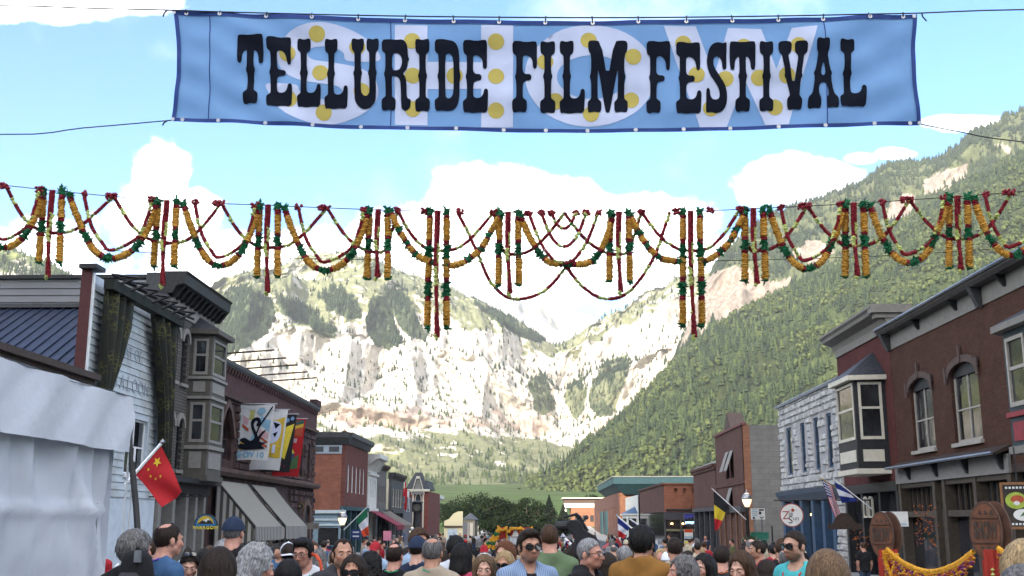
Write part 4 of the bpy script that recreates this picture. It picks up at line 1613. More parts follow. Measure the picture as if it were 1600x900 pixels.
# ---- B: red brick with bay
b = thing('brick_building', 'narrow red brick building with pale cornice and dark oriel bay', 'building', (HW, 50, 0))
BY0, BY1 = 46.05, 54.2
BZ = R(1375, 520)[1]
wall('wall', b, FRT, [(BY0, 3.5), (BY1, 3.5), (BY1, BZ), (BY0, BZ)], [], m_db2)
cornice('frieze', b, FRT, BY0, BY1, [(.003, BZ - .1), (.08, BZ - .1), (.08, BZ + .25), (.003, BZ + .25)], m_grp)
cornice('cornice', b, FRT, BY0 - .1, BY1 + .3, [(-.3, BZ + .25), (.08, BZ + .25), (.15, BZ + .5), (.6, BZ + .66), (.64, BZ + .8), (.75, BZ + .9), (.75, BZ + 1.0), (-.3, BZ + 1.05)], m_grp)
FB = fw(BY0)
mb = MB()
FB.box(mb, HW - .72, HW + 1.0, BZ + .66, BZ + 1.03, -.3, .25)
FB.box(mb, HW - .55, HW + .8, BZ + .45, BZ + .66, -.3, .15)
mb.build('cornice_return', m_grp, b)
body(b, HW + .302, BY0 + .01, HW + 14, BY1, BZ + .3, m_db2)
zr, z1, z0 = R(1345, 596)[1], R(1350, 605)[1], R(1350, 745)[1]
zw0 = R(1350, 695)[1]
bay(b, FRT, 47.0, 50.2, z0 + .2, z1, 1.3, .15, m_cream, m_black, [(z0 + .5, z0 + 1.0, 'panel'), (zw0, z1 - .12, 'win')], 1.2, m_slate, pan=m_cream, soff=m_cream)
mb = MB()
FRT.box(mb, BY0, BY1, 3.1, 3.5, -.3, .12)
mb.build('lintel', m_black, b)
for u in (46.3, 48.7, 51.3, 53.9):
	mb = MB()
	FRT.box(mb, u - .14, u + .14, -.6, 3.1, -.3, .06)
	mb.build('shop_post', m_black, b)
mb = MB()
FRT.box(mb, BY0, BY1, -.6, 3.1, -.6, -.3)
mb.build('shop_glass', shop_g, b)
for k, u in enumerate((49.6, 50.4)):
	window(b, Fr((HW, 0, 0), (0, 1, 0), (-1, 0, 0)), u, u + .6, 2.0, 2.95, m_cream, rise=.3, inset=-.12, rails=())
# ---- C: pale rock-faced stone with blue trim
b = thing('stone_building', 'pale grey rock-faced stone building with blue windows and blue shopfront', 'building', (HW, 61, 0))
CY0, CY1 = 54.3, 67.8
CZ = R(1258, 620)[1]
CWN = []
for (pa, pb) in ((1228, 1240), (1250, 1261), (1271, 1283), (1291, 1304)):
	u1, u0 = R(pa, 700)[0], R(pb, 700)[0]
	CWN.append((u0 + .35, u1 - .25, 0, 0))
zt, zb = R(1255, 660)[1], R(1255, 739)[1]
CWN = [(a, c, zb, zt) for a, c, _, _ in CWN]
m_pst = mat('pale_stone', (.47, .465, .445), .9, .2, 2.2, .6, 10, col2=(.37, .365, .355))
m_pst0 = mat('pale_mortar', (.33, .325, .33), .95, .2, 4)
wall('wall', b, FRT, [(CY0, 3.0), (CY1, 3.0), (CY1, CZ), (CY0, CZ)], [arch_pts(*w, 0) for w in CWN], m_pst0)
for w in CWN:
	window(b, FRT, *w, m_bluep, inset=.08, fwid=.12, sill=m_pst)
stones(b, FRT, CY0, CY1, 3.6, CZ - .05, .85, .36, m_pst, CWN, 295, .12, 21)
cornice('coping', b, FRT, CY0, CY1 + .2, [(-.5, CZ), (.2, CZ), (.28, CZ + .12), (-.5, CZ + .5)], mat('pale_slate', (.34, .37, .40), .6, .15, 5))
body(b, HW + .302, CY0 + .01, HW + 14, CY1, CZ - .1, m_pst0)
cornice('shop_cornice', b, FRT, CY0, CY1 + .1, [(.0, 3.0), (.15, 3.0), (.4, 3.35), (.45, 3.55), (.0, 3.6)], mat('bluegrey_cornice', (.06, .085, .12), .6, .15))
for u in (CY0 + 1.9, 58.2, 60.4, 63.0, 65.0, 67.4):
	mb = MB()
	FRT.box(mb, u - .28, u + .28, -.8, 3.0, -.3, .1)
	mb.build('pilaster', m_bluep, b)
stones(b, FRT, CY0, CY0 + 1.5, -.6, 2.9, .75, .36, m_pst, (), 30, .12, 5)
wall('pier', b, FRT, [(CY0, -.8), (CY0 + 1.55, -.8), (CY0 + 1.55, 3.0), (CY0, 3.0)], [], m_pst0)
mb = MB()
FRT.box(mb, CY0 + 1.6, CY1, -.8, 3.0, -.6, -.3)
mb.build('shop_glass', shop_g, b)
for k, (u, z) in enumerate(((61.5, 2.4), (61.9, 2.2), (59.4, 2.3), (63.9, 2.1))):
	mb = MB().lathe([(.0, -.07), (.09, -.05), (.11, .02), (.05, .1), (.0, .12)], tuple(FRT.p(u, z, -.25)), 8)
	mb.build('lamp', m_gold, b)
# ---- D: grey block side wall and brown brick front
b = thing('block_building', 'tall brown brick building with bare grey block side wall', 'building', (HW, 86, 0))
DY0 = 80.0
DZ = at_y(1190, 664, DY0).z
wx1 = at_y(1240, 700, DY0).x
FD = fw(DY0)
m_blk = brick_mat('grey_block', (.20, .185, .17), (.17, .16, .15), (.13, .12, .11), 'y', .8, .4, .3, .012)
m_ob = brick_mat('orange_brick', (.30, .13, .07), (.24, .10, .06), (.18, .12, .09), 'y', .42, .14)
m_bb = brick_mat('brown_brick', (.13, .065, .05), (.10, .05, .042), (.08, .055, .05), 'x', .42, .14)
wall('side_wall', b, FD, [(HW + .5, -1.5), (HW + 15, -1.5), (HW + 15, DZ), (HW + .5, DZ)], [], m_blk)
wall('corner_pier', b, FD, [(HW, -1.5), (HW + .49, -1.5), (HW + .49, DZ), (HW, DZ)], [], m_ob)
DY1 = 92.5
DW = [(84.2, 85.6, DZ - 3.6, DZ - 1.6), (86.2, 87.6, DZ - 3.6, DZ - 1.6), (85.2, 86.6, DZ - 6.6, DZ - 4.4)]
wall('wall', b, FRT, [(DY0 + .01, -1.5), (DY1, -1.5), (DY1, DZ), (DY0 + .01, DZ)], [arch_pts(*w, 0) for w in DW], m_bb)
for w in DW:
	mb = MB()
	FRT.box(mb, w[0], w[1], w[2], w[3], -.25, -.15)
	mb.build('window', shop_g, b)
	mb = MB()
	mb.hexa([FRT.p(w[0], w[3], .02), FRT.p(w[1], w[3], .02), FRT.p(w[1], w[2] + .5, .55), FRT.p(w[0], w[2] + .5, .55), FRT.p(w[0], w[3] + .06, .02), FRT.p(w[1], w[3] + .06, .02), FRT.p(w[1], w[2] + .56, .55), FRT.p(w[0], w[2] + .56, .55)])
	mb.build('open_sash', m_taupe2, b)
mb = MB().box(HW + .31, DY0 + .31, -1.5, HW + 15, DY1, DZ - .3)
mb.build('roof', m_slate, b)
cornice('coping', b, FRT, DY0 - .05, DY1, [(-.3, DZ), (.12, DZ), (.12, DZ + .18), (-.3, DZ + .18)], mat('coping_red', (.14, .05, .045), .7, .2))
cornice('string_course', b, FRT, DY0, DY1, [(.002, DZ - 4.2), (.1, DZ - 4.2), (.1, DZ - 3.95), (.002, DZ - 3.95)], m_bb)
mb = MB()
mb.prism([FRT.p(84.6, DZ + .18, .05), FRT.p(87.6, DZ + .18, .05), FRT.p(86.1, DZ + 1.5, .05)], FRT.N * -1.2)
mb.build('gable', m_stn, b)
mb = MB()
FRT.box(mb, DY0 + .5, DY1, 2.5, 2.95, .002, .3)
mb.build('shop_cornice', m_dkgrey, b)
for u in (81.2, 83.5, 86, 88.6, 91):
	mb = MB()
	FRT.box(mb, u - .2, u + .2, -1.5, 2.5, .002, .12)
	mb.build('shop_post', mat('brown_post', (.13, .06, .03), .6, .2), b)
simple_block('low brown brick wing with stepped parapet beyond the grey block wall', 1, 93, 106, 6.2, m_bb, m_ob, corn=m_bb, cz=.4, cd=.3, wins=[])
b = thing('roof_shed', 'pale monopitch shed roof rising behind the brown brick wing', 'building', (22, 125, -1.3))
P1, P2 = at_y(1092, 730, 125), at_y(1118, 712, 125)
mb = MB()
mb.hexa([(P1.x, 118, P1.z - .3), (P2.x + 6, 118, P2.z + 1.2), (P2.x + 6, 132, P2.z + 1.2), (P1.x, 132, P1.z - .3), (P1.x, 118, P1.z), (P2.x + 6, 118, P2.z + 1.5), (P2.x + 6, 132, P2.z + 1.5), (P1.x, 132, P1.z)])
mb.build('roof', m_taupe2, b)
mb = MB().box(P1.x + .8, 119, -1.5, P2.x + 5, 131, P1.z - .3)
mb.build('wall', m_taupe, b)
# ---- outdoor-gear shop, orange brick corner
b = thing('corner_shop', 'single-storey orange brick corner shop with dark glazed front', 'shop', (15, 131, -1.3))
PY0 = 131.0
xk = HW
F_ = fw(PY0)
zt, zs_ = at_y(1060, 757, PY0).z, at_y(1060, 800, PY0).z
xR_ = HW + 8
m_ob2 = brick_mat('orange_brick_side_lit', (.32, .12, .065), (.26, .095, .055), (.2, .12, .09), 'y', .5, .17)  # west face of the shop brick, skylight painted in as brighter orange
slots = [(xk + 1.2 + k * 1.05, xk + 1.6 + k * 1.05, zt - 1.0, zt - .45) for k in range(5)]
wall('wall', b, F_, [(xk, zs_), (xR_, zs_), (xR_, zt), (xk, zt)], [arch_pts(*s, 0) for s in slots], m_ob2, .2)
mb = MB()
for s in slots:
	pass
mb = MB().box(xk + .3, PY0 + .31, -2, xR_, PY0 + 30, zt - .1)
mb.build('core', m_ob2, b)
wall('street_wall', b, FRT, [(PY0 + .02, zs_), (PY0 + 31, zs_), (PY0 + 31, zt), (PY0 + .02, zt)], [], m_bb)  # same shop brick, painted darker on the less lit street face
mb = MB()
F_.box(mb, xk - .05, xR_, zs_ - .9, zs_ - .02, -.2, .15)
mb.build('fascia', mat('purple_grey', (.05, .045, .055), .6, .2), b)
mb = MB()
F_.box(mb, xk + .2, xR_, zs_ + .1, zs_ + .35, .003, .08)
mb.build('slot_band', m_black, b)
mb = MB()
F_.box(mb, xk, xR_, -2, zs_ - .9, -.2, -.1)
mb.build('shop_glass', shop_g, b)
mb = MB()
FRT.box(mb, PY0 + .05, PY0 + 31, -2, zs_ - .05, -.25, -.02)
mb.build('shop_glass', shop_g, b)
mb = MB()
F_.box(mb, xk, xR_, zs_ - 2.2, zs_ - 1.95, -.1, .02)
mb.build('sill_band', mat('olive_band', (.16, .16, .09), .7, .1), b)
for k in range(5):
	mb = MB()
	F_.box(mb, xk + k * 1.9 - .08, xk + k * 1.9 + .12, -2, zs_ - .9, -.1, .06)
	mb.build('mullion', m_dkgrey, b)
for k in range(5):
	mb = MB().lathe([(0, -.12), (.13, -.06), (.15, .04), (.05, .12), (0, .12)], (xk + .8 + k * 1.3, PY0 - .3, zs_ - 1.35), 8)
	mb.build('lamp', m_gold, b)
cornice('coping', b, FRT, PY0, PY0 + 31, [(-.3, zt), (.2, zt), (.2, zt + .2), (-.3, zt + .2)], m_bb)
mb = MB()
F_.box(mb, xk - .2, xR_, zt, zt + .15, -.3, .15)
mb.build('coping', m_ob2, b)
# ---- white Victorian shop
b = thing('victorian_shop', 'narrow white Victorian shopfront with blue-grey bay roof beyond the orange brick shop', 'shop', (15, 164, -1.7))
VY0, VY1 = 164, 188
Fv = fw(VY0)
zt = at_y(980, 773, VY0).z
zm = at_y(980, 800, VY0).z
wall('wall', b, FRT, [(VY0, -3), (VY1, -3), (VY1, zt), (VY0, zt)], [], m_whitef)
wall('side_wall', b, Fv, [(HW, -3), (HW + 9, -3), (HW + 9, zt), (HW, zt)], [(arch_pts(HW + .5 + k * 1.3, HW + 1.2 + k * 1.3, zt - 1.3, zt - .4, 0)) for k in range(3)], m_whitef)
for k in range(3):
	window(b, Fv, HW + .5 + k * 1.3, HW + 1.2 + k * 1.3, zt - 1.3, zt - .4, m_dkgrey, rails=())
bay(b, FRT, VY0 + 1, VY0 + 12, -2.5, zm - .4, 1.6, 1.0, m_whitef, m_whitef, [(-.8, zm - .8, 'win')], 1.1, m_bluep, pan=m_whitef)
mb = MB().box(HW + .31, VY0 + .31, -3, HW + 9, VY1, zt - .3)
mb.build('core', m_whitef, b)
# ---- teal-fascia brick block
b = thing('teal_roof_building', 'long brick building with broad teal roof fascia at the far right', 'building', (15, 205, -1.8))
TY0, TY1 = 205, 290
zt = at_y(1000, 745, TY0).z
zs_ = at_y(1000, 770, TY0).z
wall('wall', b, FRT, [(TY0, -3.5), (TY1, -3.5), (TY1, zs_), (TY0, zs_)], [arch_pts(TY0 + 8 + k * 9, TY0 + 11 + k * 9, .5, zs_ - 2.5, 0) for k in range(8)], m_bb)
for k in range(8):
	mb = MB()
	FRT.box(mb, TY0 + 8 + k * 9, TY0 + 11 + k * 9, .5, zs_ - 2.5, -.3, -.2)
	mb.build('window', shop_g, b)
mb = MB().box(HW + .31, TY0, -3.5, HW + 30, TY1, zs_)
mb.build('core', m_ob, b)
mb = MB()
mb.hexa([(HW + 1.0, TY0 - 1, zs_ - .3), (HW + 30, TY0 - 1, zs_ - .3), (HW + 30, TY1 - 40, zs_ - .3), (HW + 1.0, TY1 - 40, zs_ - .3), (HW - .9, TY0 - 3, zt - 1.4), (HW + 30, TY0 - 3, zt - 1.4), (HW + 30, TY1 - 35, zt - 1.4), (HW - .9, TY1 - 35, zt - 1.4)])
mb.build('soffit', m_tealp, b)
mb = MB().box(HW - 1.0, TY0 - 3.1, zt - 1.39, HW + 30, TY1 - 34, zt - .15)
mb.build('fascia', m_tealp, b)
mb = MB().box(HW - 1.15, TY0 - 3.25, zt - .149, HW + 30, TY1 - 34, zt)
mb.build('roof_edge', m_taupe2, b)
for k in range(2):
	mb = MB()
	FRT.box(mb, TY0 + 30 + k * 16, TY0 + 36 + k * 16, -3, zs_ - 3, .01, .4)
	mb.build('shop_bay', m_tealp, b)
# ---- far low brick lodge facing the camera
b = thing('lodge', 'low brick lodge with pale floor bands at the far end of the right side', 'building', (18, 320, 0))
QY = 320
Fq = fw(QY)
xa, xb = at_y(882, 820, QY).x, at_y(935, 820, QY).x
z1, z2, z3 = at_y(900, 793, QY).z, at_y(900, 786, QY).z, at_y(900, 777, QY).z
mb = MB().box(xa + 2, QY, -4, xb + 6, QY + 14, z1)
mb.build('wall', m_ob, b)
mb = MB().box(xa, QY + 4, z1, xb + 6, QY + 16, z2)
mb.build('band', m_cream, b)
mb = MB().box(xa, QY + 4.5, z2, xb + 6, QY + 16, z3 - .3)
mb.build('upper_wall', m_stn, b)
mb = MB().box(xa - .5, QY + 3.5, z3 - .3, xb + 6, QY + 16, z3)
mb.build('roof', m_cream, b)
for k in range(4):
	mb = MB()
	Fq.box(mb, xa + 3 + k * 2.2, xa + 4 + k * 2.2, z1 - 4, z1 - 2.2, .01, .1)
	mb.build('window', m_black, b)

# ================================================================== street
m_asph = mat('asphalt', (.05, .05, .052), .9, .25, 1.5, .4, 60)
m_conc = mat('concrete', (.28, .27, .26), .9, .15, 2, .2, 40)
ysr = np.linspace(-60, 330, 60)


def strip(name, x0, x1, dz, m, y0=-60, y1=330):
	yy = np.linspace(y0, y1, 80)
	zz = ground_z(0, yy) + dz
	Vv = np.concatenate([np.stack([np.full(80, x0), yy, zz], 1), np.stack([np.full(80, x1), yy, zz], 1)])
	q = [(k, k + 1, 81 + k, 80 + k) for k in range(79)]
	return tag(link(name, mesh_np(name, Vv, q), m), kind='structure')


strip('road', -10, 10, .0, m_asph)
strip('road_marking', -.1, .1, .004, mat('yellow_line', (.55, .38, .05), .8, .2))
for s in (-1, 1):
	strip('pavement', s * 10.15, s * (HW + .3), .13, m_conc)
	yy = np.linspace(-60, 330, 80)
	zz = ground_z(0, yy)
	mb = MB()
	for k in range(79):
		a, c = sorted((s * 10.0, s * 10.15))
		mb.hexa([(a, yy[k], zz[k] - .1), (c, yy[k], zz[k] - .1), (c, yy[k + 1], zz[k + 1] - .1), (a, yy[k + 1], zz[k + 1] - .1), (a, yy[k], zz[k] + .134), (c, yy[k], zz[k] + .134), (c, yy[k + 1], zz[k + 1] + .134), (a, yy[k + 1], zz[k + 1] + .134)])
	tag(mb.build('kerb', m_conc), kind='structure')
# ================================================================== festival banner
def side(c, s=10.5, w=4.7):
	return [(c + s, 2), (c + s - .2, 15), (c + s - 1.5, 18.5), (c + w + .5, 21), (c + w + .1, 25), (c + w - .1, 44), (c + w + 2.3, 50), (c + w + .1, 56), (c + w - .1, 76), (c + w + .5, 79.5), (c + s - 1, 82), (c + s + .5, 85), (c + s + .1, 97)]


def mir(pts, c):
	return [(2 * c - x, y) for x, y in pts][::-1]


LS = mir(side(10.5), 10.5)
BOT_I = [(17.5, 99), (10.5, 97.5), (3.5, 99.5)]
E_TOP = [(0, 2), (8, .5), (20, 2.5), (33, .5), (36, 3), (36, 20), (36, 36), (34.5, 39.5), (31.5, 39.5), (30, 36.5), (29.5, 29), (26, 23), (20, 20.5), (16, 22), (15.3, 25), (15.1, 40), (16, 44), (19, 46.5), (25, 46.5), (27.5, 48.5), (28, 51.5), (26.5, 55), (20, 55.5), (16.5, 57.5), (15.4, 62)]
E_BOT = [(15.2, 74), (16.5, 78), (21, 79.5), (27, 78.5), (30.5, 74), (31.5, 68.5), (33.5, 66.5), (36.5, 67), (38, 70.5), (37.5, 85), (36.5, 99), (25, 98), (14, 99.5), (6, 98), (1, 99)]
_tr = [(38, 3), (38, 20), (37.5, 38), (36, 41), (33, 41.5), (31, 39), (30.5, 31), (28.5, 24.5), (24.5, 21.5), (23.9, 25)] + side(19)[5:]
GL = {
	'I': ([(0, 2), (3.5, .5), (10.5, 2.5), (17.5, .5)] + side(10.5) + BOT_I + LS[:-1], []),
	'T': ([(3, .5), (19, 2.5), (35, .5)] + _tr + [(26, 99), (19, 97.5), (12, 99.5)] + mir(_tr, 19), []),
	'E': (E_TOP + E_BOT + LS[1:-1], []),
	'F': (E_TOP + [(15.2, 76), (15.7, 79.5), (20, 82), (21.5, 85), (21, 97)] + BOT_I + LS[:-1], []),
	'L': ([(0, 2), (3.5, .5), (10.5, 2.5), (17.5, .5)] + side(10.5)[:8] + E_BOT + LS[1:-1], []),
	'U': ([(0, 2), (4, .5), (9.5, 2.5), (15, .5)] + side(9.5, 9, 4.6)[:8] + [(14, 75), (17, 80), (20.5, 81.5), (24, 80), (26.5, 75)] + mir(side(31, 9, 4.6)[:8], 31) +
		  [(26, .5), (31, 2.5), (36, .5)] + side(31, 9, 4.6)[:8] + [(35.7, 82), (34.5, 90), (29, 97), (23, 100), (17, 100), (11, 97), (6, 90), (4.8, 82)] + mir(side(9.5, 9, 4.6)[:8], 9.5)[:-1], []),
	'R': ([(0, 2), (10, 1), (22, 2.5), (32, 2), (38, 7), (40, 15), (40, 25), (42.5, 29), (40, 33), (39.5, 40), (36, 46), (32.5, 49), (36, 53), (38, 60), (38, 78), (39.5, 82), (43.5, 83.5), (44.5, 86), (43.5, 95), (38, 99), (32, 98.5), (29.5, 93), (29, 62), (27.5, 56), (23, 53), (16, 52.8), (15.2, 58), (15, 76), (15.5, 79.5), (20, 82), (21.3, 85), (20.8, 97)] + BOT_I + LS[:-1],
		  [[(16, 22), (22, 20.5), (28, 22.5), (31, 28), (31, 36), (28, 43), (23, 45), (16, 44.5)]]),
	'D': ([(0, 2), (10, .5), (22, 2), (31, 4), (36.5, 12), (38, 24), (38, 43), (40, 50), (38, 57), (38, 76), (36.5, 88), (31, 96.5), (22, 99), (10, 97.8), (1, 99)] + LS[1:-1],
		  [[(16, 24), (20, 20), (25, 21), (28.5, 27), (29, 50), (28.5, 73), (25, 80), (19.5, 81), (16, 77)]]),
	'M': ([(0, 2), (7, .5), (18.5, 2), (29, 55), (38.5, 2), (50, .5), (58, 2), (57.7, 15), (53.5, 21), (53.2, 44), (55.5, 50), (53.4, 56), (53.2, 76), (54, 80), (58, 83), (58.5, 86), (58, 97), (55, 99), (48, 97.5), (41, 99.5), (39, 97), (38.5, 86), (39.5, 83), (43, 80), (43.8, 76), (44, 43), (43, 41), (33, 94), (31, 99.5), (27, 99.5), (25, 94), (15.8, 41), (14.6, 43), (14.3, 76), (15, 80), (19, 83), (20, 86), (19.5, 97), (16, 99), (9.5, 97.5), (2, 99), (0, 97), (-.4, 86), (.6, 83), (4.5, 80), (5, 76), (4.8, 56), (2.5, 50), (4.8, 44), (4.8, 21), (.8, 16)], []),
	'S': ([(3, 18), (6, 8), (12, 2), (20, .5), (27, 2.5), (31, .5), (32.5, 3), (32, 20), (32, 36), (30, 40), (27, 40), (25.5, 36), (25, 28), (22, 22), (17, 20), (13, 22), (11.5, 28), (13, 36), (18, 44), (22, 50), (28, 58), (32, 68), (33, 80), (31, 90), (25, 97), (16, 99.5), (8, 97.5), (2, 99), (0, 97), (.5, 82), (.5, 68), (2.5, 64.5), (5, 65), (6.5, 69), (7, 75), (10, 80), (16, 81), (20.5, 79), (21.5, 73), (19.5, 65), (14, 57), (6, 47), (2.5, 37), (1.5, 27)], []),
	'V': ([(0, 2.5), (10, .8), (20, 2.5), (19.5, 15), (17.5, 19), (14.5, 22), (15.5, 28), (22.5, 68), (29, 28), (29, 22), (26, 19), (24.5, 15), (24.5, 2.5), (34, .8), (44, 2), (43.5, 15), (42, 18.5), (38.5, 21), (37.5, 28), (34.8, 46), (36.5, 51), (33.5, 56), (31.5, 76), (32, 79), (35, 82), (36, 86), (35, 97), (32, 99), (24, 97.5), (17, 99.5), (13.5, 97), (13, 86), (14, 82), (17, 79), (17, 76), (12, 56), (8.6, 51), (9.8, 46), (5.5, 26), (5, 22), (1.5, 18.5), (0, 14)], []),
	'A': ([(13, 2), (18, .5), (23, 2.5), (30, .5), (33.5, 3), (33, 16), (31, 20), (31, 26), (34.5, 44), (37.5, 49), (35.5, 54), (40, 74), (41.5, 78), (46, 82), (47.5, 86), (47, 97), (44, 99), (38, 97.5), (32, 99), (29.5, 97), (29, 86), (30, 82), (32.5, 79), (31, 68), (27, 62), (21, 62), (17, 68), (17, 76), (18.5, 80), (21, 84), (20.5, 97), (17, 99), (10, 97.5), (3, 99.5), (0, 97), (.5, 86), (2, 82), (6, 79), (8, 74), (11, 54), (9, 49), (12, 44), (15.5, 26), (15.5, 20), (13.5, 16)],
		  [[(24, 31), (27, 46), (26, 52), (21.5, 52), (20.5, 46)]]),
}


def chaikin(p, it=1):
	for _ in range(it):
		q = []
		for k in range(len(p)):
			a, b = p[k], p[(k + 1) % len(p)]
			q += [(a[0] * .75 + b[0] * .25, a[1] * .75 + b[1] * .25), (a[0] * .25 + b[0] * .75, a[1] * .25 + b[1] * .75)]
		p = q
	return p


BY = 16.0
BAN_TOP = ([265, 400, 520, 610, 750, 850, 960, 1100, 1250, 1350, 1440], [17, 22.5, 27, 30, 33, 34, 34, 32, 28.5, 26, 23])
BAN_BOT = ([265, 400, 520, 610, 750, 850, 960, 1100, 1250, 1350, 1440], [188, 194, 199, 202, 205, 206.5, 207, 204, 200, 197, 194])


def bt(px): return float(np.interp(px, *BAN_TOP))
def bb(px): return float(np.interp(px, *BAN_BOT))


def ban_w(px, py):
	e = (px - 850) / 590
	w = .03 * sin(px * .021 + py * .045) + .018 * sin(px * .05 - py * .07 + 1.3) + .012 * sin(px * .013 + py * .13)
	d1 = (px - 270) * .55 - (py - 20) * 1.0
	w += .045 * math.exp(-((px - 380) / 110) ** 2) * sin(d1 * .12)
	d2 = (1435 - px) * .55 - (py - 25) * 1.0
	w += .045 * math.exp(-((px - 1370) / 110) ** 2) * sin(d2 * .10)
	return w * .5


def BP(px, py, off=0.0):
	q = at_y(px, py, BY)
	q.y += ban_w(px, py) - off
	return q


m_bblue = mat('banner_blue', (.20, .37, .64), .85, .06, 1.5, .15, 90, trans=.3)
m_bwhite = mat('banner_white', (.50, .545, .72), .85, .05, 1.5, .15, 90)
m_bgold = mat('banner_gold', (.46, .37, .09), .85, .07, 2)
m_bink = mat('banner_ink', (.006, .008, .016), .9, .15, 3, spec=.1)
m_bedge = mat('banner_edge', (.022, .05, .20), .8, .12, 4)
root = thing('festival_banner', 'wide blue fabric banner with black western lettering strung across the street', 'banner', tuple(at_y(850, 206, BY)))


def bx0(t): return 272 + 8 * sin(pi * t) - 4 * t
def bx1(t): return 1432 + 7 * t - 6 * sin(pi * t)


nx, ny = 170, 26
V_ = []
for j in range(ny + 1):
	t_ = j / ny
	for i_ in range(nx + 1):
		px = bx0(t_) + (bx1(t_) - bx0(t_)) * i_ / nx
		py = bt(px) + (bb(px) - bt(px)) * t_
		V_.append(BP(px, py))
Q_ = [(j * (nx + 1) + i_, j * (nx + 1) + i_ + 1, (j + 1) * (nx + 1) + i_ + 1, (j + 1) * (nx + 1) + i_) for j in range(ny) for i_ in range(nx)]
link('cloth', mesh_np('cloth', np.array(V_), Q_, smooth=True), m_bblue, root)


def dens(p, st):
	out = []
	for k in range(len(p)):
		a, c = p[k], p[(k + 1) % len(p)]
		n = max(1, int(math.hypot(c[0] - a[0], c[1] - a[1]) / st))
		out += [(a[0] + (c[0] - a[0]) * j / n, a[1] + (c[1] - a[1]) * j / n) for j in range(n)]
	return out


def applique(name, outer, holes, off, m, step=7.0, parent=root):
	vs, fs = cdt(dens(outer, step), [dens(h, step) for h in holes], step)
	VV = np.array([BP(v.x, v.y, off) for v in vs])
	tr = [f for f in fs if len(f) == 3]
	me = mesh_np(name, VV, None, tr, smooth=True)
	return link(name, me, m, parent)


def strip_px(name, path, wid, off, m, n=None):
	"""ribbon along a pixel path (constant width upright)"""
	VV, QQ = [], []
	for k, (a, b2) in enumerate(path):
		VV += [BP(*a, off), BP(*b2, off)]
		if k:
			QQ.append((2 * k - 2, 2 * k - 1, 2 * k + 1, 2 * k))
	return link(name, mesh_np(name, np.array(VV), QQ, smooth=True), m, root)


pxs = np.linspace(272, 1432, 120)
strip_px('hem', [((x, bt(x) - 1), (x, bt(x) + 5.5)) for x in pxs], 0, .012, m_bedge)
strip_px('hem', [((x, bb(x) + 1), (x, bb(x) - 5)) for x in np.linspace(268, 1438, 120)], 0, .012, m_bedge)
strip_px('hem', [((bx0(t_) - 1, 17 + 171 * t_), (bx0(t_) + 5.5, 17 + 171 * t_)) for t_ in np.linspace(0, 1, 24)], 0, .014, m_bedge)
strip_px('hem', [((bx1(t_) + 1, 23 + 171 * t_), (bx1(t_) - 5.5, 23 + 171 * t_)) for t_ in np.linspace(0, 1, 24)], 0, .014, m_bedge)
for sx_ in (327, 610, 1287):
	dr = -1.5 if sx_ == 327 else (5 if sx_ == 1287 else 0)
	strip_px('seam', [((sx_ - .7 + 2 * sin(pi * t_) + dr * t_, bt(sx_) + 5 + (bb(sx_) - bt(sx_) - 10) * t_), (sx_ + .9 + 2 * sin(pi * t_) + dr * t_, bt(sx_) + 5 + (bb(sx_) - bt(sx_) - 10) * t_)) for t_ in np.linspace(0, 1, 20)], 0, .009, m_bedge)


# large pale letters of the backdrop
def stroke(pts, w):
	n = len(pts)
	Lq, Rq = [], []
	for k in range(n):
		a, c = pts[max(k - 1, 0)], pts[min(k + 1, n - 1)]
		dx, dy = c[0] - a[0], c[1] - a[1]
		ln = math.hypot(dx, dy)
		ww = w[k] if isinstance(w, list) else w
		Lq.append((pts[k][0] - dy / ln * ww, pts[k][1] + dx / ln * ww))
		Rq.append((pts[k][0] + dy / ln * ww, pts[k][1] - dx / ln * ww))
	return Lq + Rq[::-1]


def smooth_path(pts, n=6):
	out = []
	for k in range(len(pts) - 1):
		p0, p1, p2, p3 = pts[max(k - 1, 0)], pts[k], pts[k + 1], pts[min(k + 2, len(pts) - 1)]
		for j in range(n):
			t_ = j / n
			out.append(tuple(.5 * ((2 * p1[i]) + (-p0[i] + p2[i]) * t_ + (2 * p0[i] - 5 * p1[i] + 4 * p2[i] - p3[i]) * t_ * t_ + (-p0[i] + 3 * p1[i] - 3 * p2[i] + p3[i]) * t_ ** 3) for i in range(len(p1))))
	out.append(tuple(pts[-1]))
	return out


def ell(cx, cy, rx, ry, n=44):
	return [(cx + rx * cos(2 * pi * k / n), cy + ry * sin(2 * pi * k / n)) for k in range(n)]


S_OUT = smooth_path([(438, 70), (452, 50), (480, 38), (510, 36), (545, 45), (572, 60), (590, 80), (591, 96), (543, 95), (536, 82), (515, 73), (490, 73), (480, 80), (487, 92), (520, 97), (560, 106), (585, 122), (591, 145), (580, 168), (555, 184), (520, 194), (490, 193), (455, 182), (432, 165), (420, 145), (417, 130), (462, 133), (468, 142), (485, 152), (510, 156), (530, 152), (536, 145), (528, 136), (500, 131), (470, 125), (445, 113), (434, 97), (433, 82), (438, 70)], 4)[:-1]
applique('backdrop_letter', S_OUT, [], .006, m_bwhite)
applique('backdrop_letter', [(617, 39), (668, 39.5), (668, 97), (752, 97), (752, 40), (802, 40), (801.5, 199), (752, 199.5), (752, 139), (668, 138.5), (668, 196), (617, 195)], [], .006, m_bwhite)
applique('backdrop_letter', ell(922, 118.5, 102, 79.5), [ell(924, 121, 54, 33.5)], .006, m_bwhite)
applique('backdrop_letter', [(1000 + x * .2875, y * .2876) for x, y in ((128, 143), (303, 143), (405, 405), (478, 152), (660, 155), (738, 380), (825, 152), (965, 138), (808, 676), (682, 680), (570, 440), (472, 688), (325, 692))], [], .006, m_bwhite)
